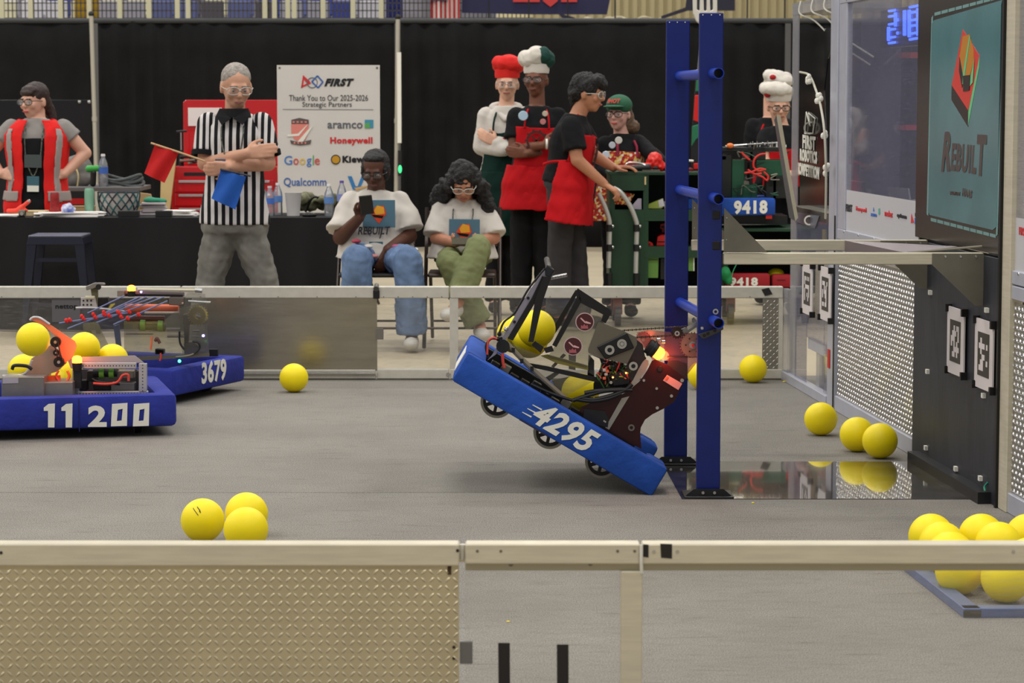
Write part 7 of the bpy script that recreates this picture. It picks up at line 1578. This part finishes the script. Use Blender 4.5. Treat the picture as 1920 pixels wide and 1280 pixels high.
def perf(pts, Y, t=.02):
    o = plq(pts, Y, AL2, 'perforated_tube', t, bevel=.002); (x0, y0), (x1, y1) = pts[0], pts[2]; hz_ = abs(x1 - x0) > abs(y1 - y0); n = int(max(abs(x1 - x0), abs(y1 - y0)) / 22); hb = B()
    for k in range(n):
        f = (k + .5) / n; x = x0 + (x1 - x0) * f if hz_ else (x0 + x1) / 2; y = (y0 + y1) / 2 + ((pts[1][1] - pts[0][1]) * (f - .5) if hz_ else 0) if hz_ else y0 + (y1 - y0) * f
        q = P(x / 4, 520 + y / 4, Y); hb.cone(q, q + V((0, -.001, 0)), .0028, .0028, 6)
    h = hb.build('punched_hole', BLKM, o); h['kind'] = 'stuff'
for dy in (0, .26):
    perf([(612, 640), (1020, 640), (1020, 684), (612, 684)], YQ2 + dy); perf([(542, 690), (588, 690), (588, 862), (542, 862)], YQ2 + dy); perf([(1040, 645), (1100, 645), (1100, 862), (1040, 862)], YQ2 + dy)
    perf([(545, 858), (1110, 852), (1110, 880), (545, 885)], YQ2 + dy)
plq([(500, 600), (1010, 585), (1080, 640), (1020, 640), (612, 645), (560, 690), (530, 680)], YQ2 + .05, mat('clear_rim', c8(170, 166, 170), .3, .2), 'rim_plate', .006)
for x in (700, 720): B().cone(P(x / 4, 520 + 715 / 4, YQ2 + .06), P((x + 160) / 4, 520 + 712 / 4, YQ2 + .06), .02, .02, 16).build('roller', BLK, R2, smooth=True)
for x in (765, 838): B().cone(P((x - 18) / 4, 520 + 712 / 4, YQ2 + .05), P((x + 18) / 4, 520 + 712 / 4, YQ2 + .05), .028, .028, 18).build('green_wheel', mat('roller_green', c8(90, 150, 50), .5), R2, smooth=True)
plq([(600, 690), (1030, 690), (1030, 850), (600, 850)], YQ2 + .2, mat('robot_inner', c8(60, 56, 58), .5), 'inner_plate', .02)
for x0, x1, y0, y1, m in ((650, 720, 700, 780, BLK), (700, 830, 800, 845, BLK), (830, 1010, 790, 850, AB), (600, 650, 770, 850, BLKM), (880, 1000, 700, 760, GP), (1020, 1060, 700, 850, BLKM)): plq([(x0, y0), (x1, y0), (x1, y1), (x0, y1)], YQ2 + .10, m, 'gear_module', .06, bevel=.003)
rodq = lambda pts, Y, r, m, name, par=R2, z=4.0, ox=0, oy=520: rod([(ox + x / z, oy + y / z) for x, y in pts], Y, r, m, name, par)
rodq([(700, 795), (800, 800), (880, 785), (920, 735), (960, 730), (965, 775)], YQ2 - .01, .006, WC[5], 'red_wire'); rodq([(690, 760), (730, 780), (800, 790), (900, 800)], YQ2, .006, BLK, 'black_wire'); rodq([(505, 700), (520, 740), (500, 780)], YQ2, .006, WC[0], 'orange_wire'); rodq([(440, 700), (420, 740), (445, 780)], YQ2, .005, WC[5], 'red_wire')
q = P(578 / 4, 520 + 615 / 4, YQ2 - .02)
B().lathe(q + V((0, 0, -.015)), [(.022, 0), (.023, .02), (.016, .03), (.004, .033)], 18).build('status_lamp', mat('lamp_orange', 0), R2, smooth=True); B().cone(q + V((0, 0, -.05)), q + V((0, 0, -.015)), .02, .023, 18).build('lamp_base', BLK, R2, smooth=True); B().span(q + V((-.017, -.005, -.13)), q + V((.017, .02, -.05))).build('lamp_mount', BLKM, R2)
l2 = lt.copy(); l2.energy = .8; o2 = bpy.data.objects.new('status_glow', l2); COL.objects.link(o2); o2.location = q + V((0, -.06, .05))
HO = mat('hood_orange', c8(206, 120, 84), .4); HT = mat('hood_tan', c8(150, 128, 112), .5)
for dy in (0, .22): plq([(235, 320), (250, 300), (300, 305), (372, 352), (560, 478), (575, 515), (545, 600), (490, 640), (455, 590), (415, 440), (330, 360)], YQ + .12 + dy, HO, 'hood_side', .006)
for dy in (.01, .21): plq([(235, 610), (390, 500), (455, 560), (500, 640), (430, 705), (300, 745), (180, 742), (110, 740), (200, 700)], YQ + .12 + dy, HT, 'hood_plate', .006)
rodq([(225, 320), (250, 300), (300, 305), (372, 352)], YQ + .12, .006, AL2, 'hood_rim'); rodq([(20, 740), (150, 735), (210, 700), (240, 620)], YQ + .1, .006, AL2, 'hood_rim')
for x, y, r in ((415, 485, .024), (440, 635, .024), (420, 565, .014)): qq = P(x / 4, 520 + y / 4, YQ + .09); B().cone(qq, qq + V((0, .02, 0)), r, r, 18).build('pulley', BLK, R2, smooth=True); B().cone(qq, qq + V((0, -.003, 0)), r * .35, r * .3, 10).build('pulley_screw', STEEL, R2)
rodq([(432, 470), (450, 560), (470, 620)], YQ + .085, .003, BLK, 'belt'); rodq([(398, 495), (430, 570), (418, 630)], YQ + .085, .003, BLK, 'belt')
rodq([(90, 690), (110, 660), (200, 665), (240, 690)], YQ + .05, .008, BLK, 'black_hose')
for x, y, yy, lab in ((62, 636, YQ - .15, 'yellow ball leaving the orange hood of the 11200 robot'), (158, 652, YQ + .55, 'yellow ball behind the orange hood of the 11200 robot'), (211, 674, YQ + .62, 'yellow ball between the two left robots, above the perforated tube'), (45, 694, YQ + .3, 'yellow ball behind the black hose of the 11200 robot'), (97, 716, YQ + .32, 'yellow ball low behind the aluminium boxes of the 11200 robot'), (128, 704, YQ + .50, 'yellow ball glimpsed beside the orange panel of the 11200 robot')):
    ball(x, y, lab, 'yellow balls carried by robots', Y=yy)
# blue corner of the rear bumper seen at the far left belongs to R2 ring
# 3679
cF = F(460, 666, .18); cN = F(326, 693, .18); d3 = (cF - cN); d3.z = 0; L3 = d3.length; d3.normalize(); p3 = V((-d3.y, d3.x, 0)); W3 = .80
cc = cN + d3 * (L3 / 2) + p3 * (W3 / 2); cc.z = 0
R3 = thing('robot', 'robot with a blue 3679 bumper and a tall clear hopper behind the 11200 robot', 'robot', V((cc.x, cc.y, 0)))
a3 = math.atan2(d3.y, d3.x); c, ux3, uy3 = ring_bumper(R3, cc, a3, L3, W3, .045, .18, .09, BLUEN)
f3 = c - uy3 * (W3 / 2 + .002); ftext('3679', 378, 424, 679, 721, R3, base=f3, nrm=uy3, bold=.035, sl=-9)
B().span(P(392, 668, cF.y - .1) , P(408, 655, cF.y - .1) + V((0, .04, 0))).build('black_latch', BLK, R3)
zz = lambda L_: [(150 + x / 7.68, 525 + y / 7.68) for x, y in L_]
Y3a, Y3b = cN.y + .12, cN.y + .62
def p3p(pts, Y, m, name, t=.005, bevel=0): return B().prism([P(x, y, Y) for x, y in zz(pts)], (0, t, 0)).build(name, m, R3, bevel=bevel)
def r3(pts, Y, r, m, name, n=8):
    pts = [(p[0], p[1]) for p in pts]; o = zz(pts); return rod([(a[0], a[1]) for a in o], Y, r, m, name, R3, n=n)
for Y in (Y3a, Y3b):
    p3p([(630, 590), (1200, 590), (1430, 400), (1800, 330), (1860, 1050), (640, 1120)], Y, PCR, 'hopper_panel', .004)
    p3p([(40, 620), (250, 600), (420, 960), (300, 1000), (60, 1000)], Y, PCR, 'clear_guard', .004)
p3p([(1430, 380), (1560, 170), (1800, 200), (1850, 560), (1800, 1050), (1480, 1080), (1430, 800)], Y3a + .02, PCR, 'gear_guard', .004)
r3([(830, 135), (1240, 140), (1660, 145)], Y3a, .008, mat('rod_cream', c8(206, 200, 176), .3, .3), 'top_rod'); r3([(1660, 140), (1760, 150)], Y3a, .013, STEEL, 'rod_end')
o = p3p([(540, 150), (1500, 175), (1500, 235), (640, 235), (540, 235)], Y3a + .03, mat('rack_grey', c8(124, 116, 120), .5, .2), 'rack_bar', .015)
hb = B()
for k in range(42): q = P(*zz([(650 + k * 20, 212 + k * .3)])[0], Y3a + .028); hb.box(q, (.008, .002, .011))
h = hb.build('rack_tooth', BLKM, o); h['kind'] = 'stuff'
p3p([(535, 150), (640, 150), (640, 235), (535, 235)], Y3a, AB, 'end_bracket', .03, .002)
p3p([(1280, 245), (1500, 250), (1490, 370), (1280, 360)], Y3a + .01, mat('brown_block', c8(92, 84, 78), .5), 'rack_motor', .05, .003); bolt(*zz([(1478, 330)])[0], Y3a + .008, .006, STEEL, par=R3)
# roller with orange tint, dark roller, green wheels
def roller(x0, x1, y0, y1, r, Y, m, name): B().cone(P(*zz([(x0, y0)])[0], Y), P(*zz([(x1, y1)])[0], Y), r, r, 18).build(name, m, R3, smooth=True)
roller(650, 1420, 400, 410, .021, Y3a + .1, mat('roller_orange', c8(214, 108, 74), .45), 'orange_roller')
roller(680, 1220, 555, 560, .016, Y3a + .12, mat('roller_brown', c8(96, 60, 52), .5), 'brown_roller')
roller(850, 1230, 665, 690, .017, Y3a + .1, BLK, 'black_roller'); roller(870, 940, 650, 652, .028, Y3a + .09, _m['roller_green'], 'green_wheel'); roller(1125, 1195, 660, 662, .028, Y3a + .09, _m['roller_green'], 'green_wheel')
for x0, x1, y in ((1245, 1440, 705), (1615, 1720, 725), (1255, 1500, 806), (1610, 1720, 806), (660, 1050, 765), (930, 1430, 470)): roller(x0, x1, y, y, .007, Y3a + .02, STEEL if y != 470 else mat('rod_pale', c8(170, 160, 150), .3, .3), 'cross_rod')
GY = mat('gear_yellow', c8(190, 170, 70), .5)
q = P(*zz([(1690, 510)])[0], Y3a + .04)
g = B(); g.ring(q + V((0, .0, 0)), q + V((.006, .02, 0)), .045, .018, 26)
for k in range(22): a = 2 * PI * k / 22; d = V((math.cos(a), 0, math.sin(a))); g.box(q + d * .047 + V((0, .01, 0)), (.008, .018, .006), (d, Ay, d.cross(Ay)))
g.build('gear', GY, R3)
p3p([(1470, 500), (1560, 480), (1700, 520), (1830, 560), (1820, 640), (1480, 640)], Y3a + .07, mat('gearbox_dark', c8(80, 76, 70), .5), 'gearbox', .06, .004); p3p([(1490, 640), (1570, 640), (1560, 900), (1500, 900)], Y3a + .05, _m['gearbox_dark'], 'gearbox_leg', .03)
p3p([(1490, 900), (1640, 890), (1720, 960), (1680, 1060), (1500, 1080)], Y3a + .05, mat('motor_grey', c8(112, 106, 102), .45), 'motor', .08, .004)
p3p([(1420, 240), (1530, 240), (1540, 480), (1440, 470)], Y3a + .03, PCR, 'end_plate', .004)
r3([(1560, 300), (1700, 310), (1880, 320)], Y3a - .01, .006, STEEL, 'tie_rod'); r3([(1430, 740), (1440, 900), (1500, 1000)], Y3a, .005, BLKM, 'cable'); r3([(1640, 1060), (1720, 980), (1700, 900), (1620, 880)], Y3a - .01, .005, BLKM, 'cable'); r3([(1380, 1110), (1550, 1090), (1700, 1040)], Y3a, .006, GP, 'cable')
r3([(1035, 810), (1030, 900), (1015, 1000)], Y3a - .01, .005, WC[0], 'orange_wire'); r3([(1160, 1050), (1165, 1110), (1150, 1160)], Y3a, .005, WC[5], 'red_wire'); r3([(1080, 880), (1110, 840), (1150, 910)], Y3a, .008, _m['roller_brown'], 'hook')
p3p([(1080, 990), (1210, 1000), (1205, 1070), (1080, 1070)], Y3a, BLK, 'camera_box', .05, .003); p3p([(640, 1120), (1860, 1050), (1860, 1100), (640, 1170)], Y3a, GP, 'hopper_floor_edge', .01)
B().ell(P(*zz([(1432, 1165)])[0], Y3a - .05), .008).build('green_led', mat('led_green', (.05, 1, .35, 1), .5, emit=5), R3); B().ell(P(*zz([(1775, 800)])[0], Y3a), .007).build('violet_led', mat('led_violet', (.35, .3, 1, 1), .5, emit=4), R3); B().ell(P(*zz([(880, 170)])[0], Y3a), .006).build('violet_led', _m['led_violet'], R3)
q = P(*zz([(740, 120)])[0], Y3a); B().lathe(q + V((0, 0, -.012)), [(.020, 0), (.021, .018), (.014, .026), (.004, .029)], 16).build('status_lamp', mat('lamp_orange', 0), R3, smooth=True); B().cone(q + V((0, 0, -.04)), q + V((0, 0, -.012)), .018, .02, 16).build('lamp_base', BLK, R3, smooth=True)
# left post with camera
p3p([(10, 250), (210, 245), (250, 390), (10, 385)], Y3a, AL2, 'perforated_plate', .02, .002)
for x in (50, 105, 160):
    for y in (295, 355): bolt(*zz([(x, y)])[0], Y3a, .005, BLKM, 'hole', par=R3)
p3p([(70, 232), (205, 232), (205, 268), (70, 268)], Y3a - .01, mat('cream_block', c8(206, 200, 170), .5), 'spacer', .03, .002)
p3p([(150, 120), (250, 110), (255, 380), (190, 380)], Y3a + .03, mat('olive_post', c8(110, 106, 78), .5), 'post', .03, .003); p3p([(80, 90), (200, 40), (340, 42), (355, 70), (230, 110), (90, 150)], Y3a, AB, 'camera_mount', .04, .003); B().cone(P(*zz([(265, 100)])[0], Y3a - .03), P(*zz([(265, 100)])[0], Y3a + .04), .014, .014, 16).build('camera_lens', BLK, R3, smooth=True)
p3p([(240, 255), (400, 250), (410, 390), (250, 390)], Y3a + .04, BLK, 'controller', .05, .003)
r3([(-60, 400), (200, 400), (640, 450)], Y3a, .006, AL2, 'cross_rod'); p3p([(410, 400), (440, 350), (500, 335), (500, 350), (430, 415)], Y3a, GY, 'yellow_flap', .01)
p3p([(480, 660), (560, 640), (590, 960), (520, 960)], Y3a + .1, mat('grey_blue', c8(84, 90, 110), .5), 'inner_web', .02)
# strings with red knots
SB = mat('string_blue', c8(120, 128, 172), .6); KR = mat('knot_red', c8(226, 40, 34), .6)
for p, q in (((640, 225), (110, 475)), ((860, 240), (250, 520)), ((960, 238), (-180, 700)), ((1090, 240), (100, 590)), ((1210, 240), (240, 610)), ((1080, 380), (480, 640)), ((1260, 300), (520, 620)), ((700, 470), (-300, 620))):
    rod([zz([p])[0], zz([q])[0]], Y3a - .03, .0035, SB, 'string', R3)
for x, y in ((190, 490), (215, 530), (340, 460), (345, 490), (415, 505), (545, 455), (560, 470), (590, 525), (680, 545), (705, 450), (840, 490), (25, 520), (45, 550), (-150, 570), (-200, 580)):
    kb = B(); q = P(*zz([(x, y)])[0], Y3a - .035); kb.ell(q, (.009, .008, .011)); kb.ell(q + V((.006, 0, -.006)), (.007, .006, .008)); kb.build('red_knot', KR, R3, smooth=True)
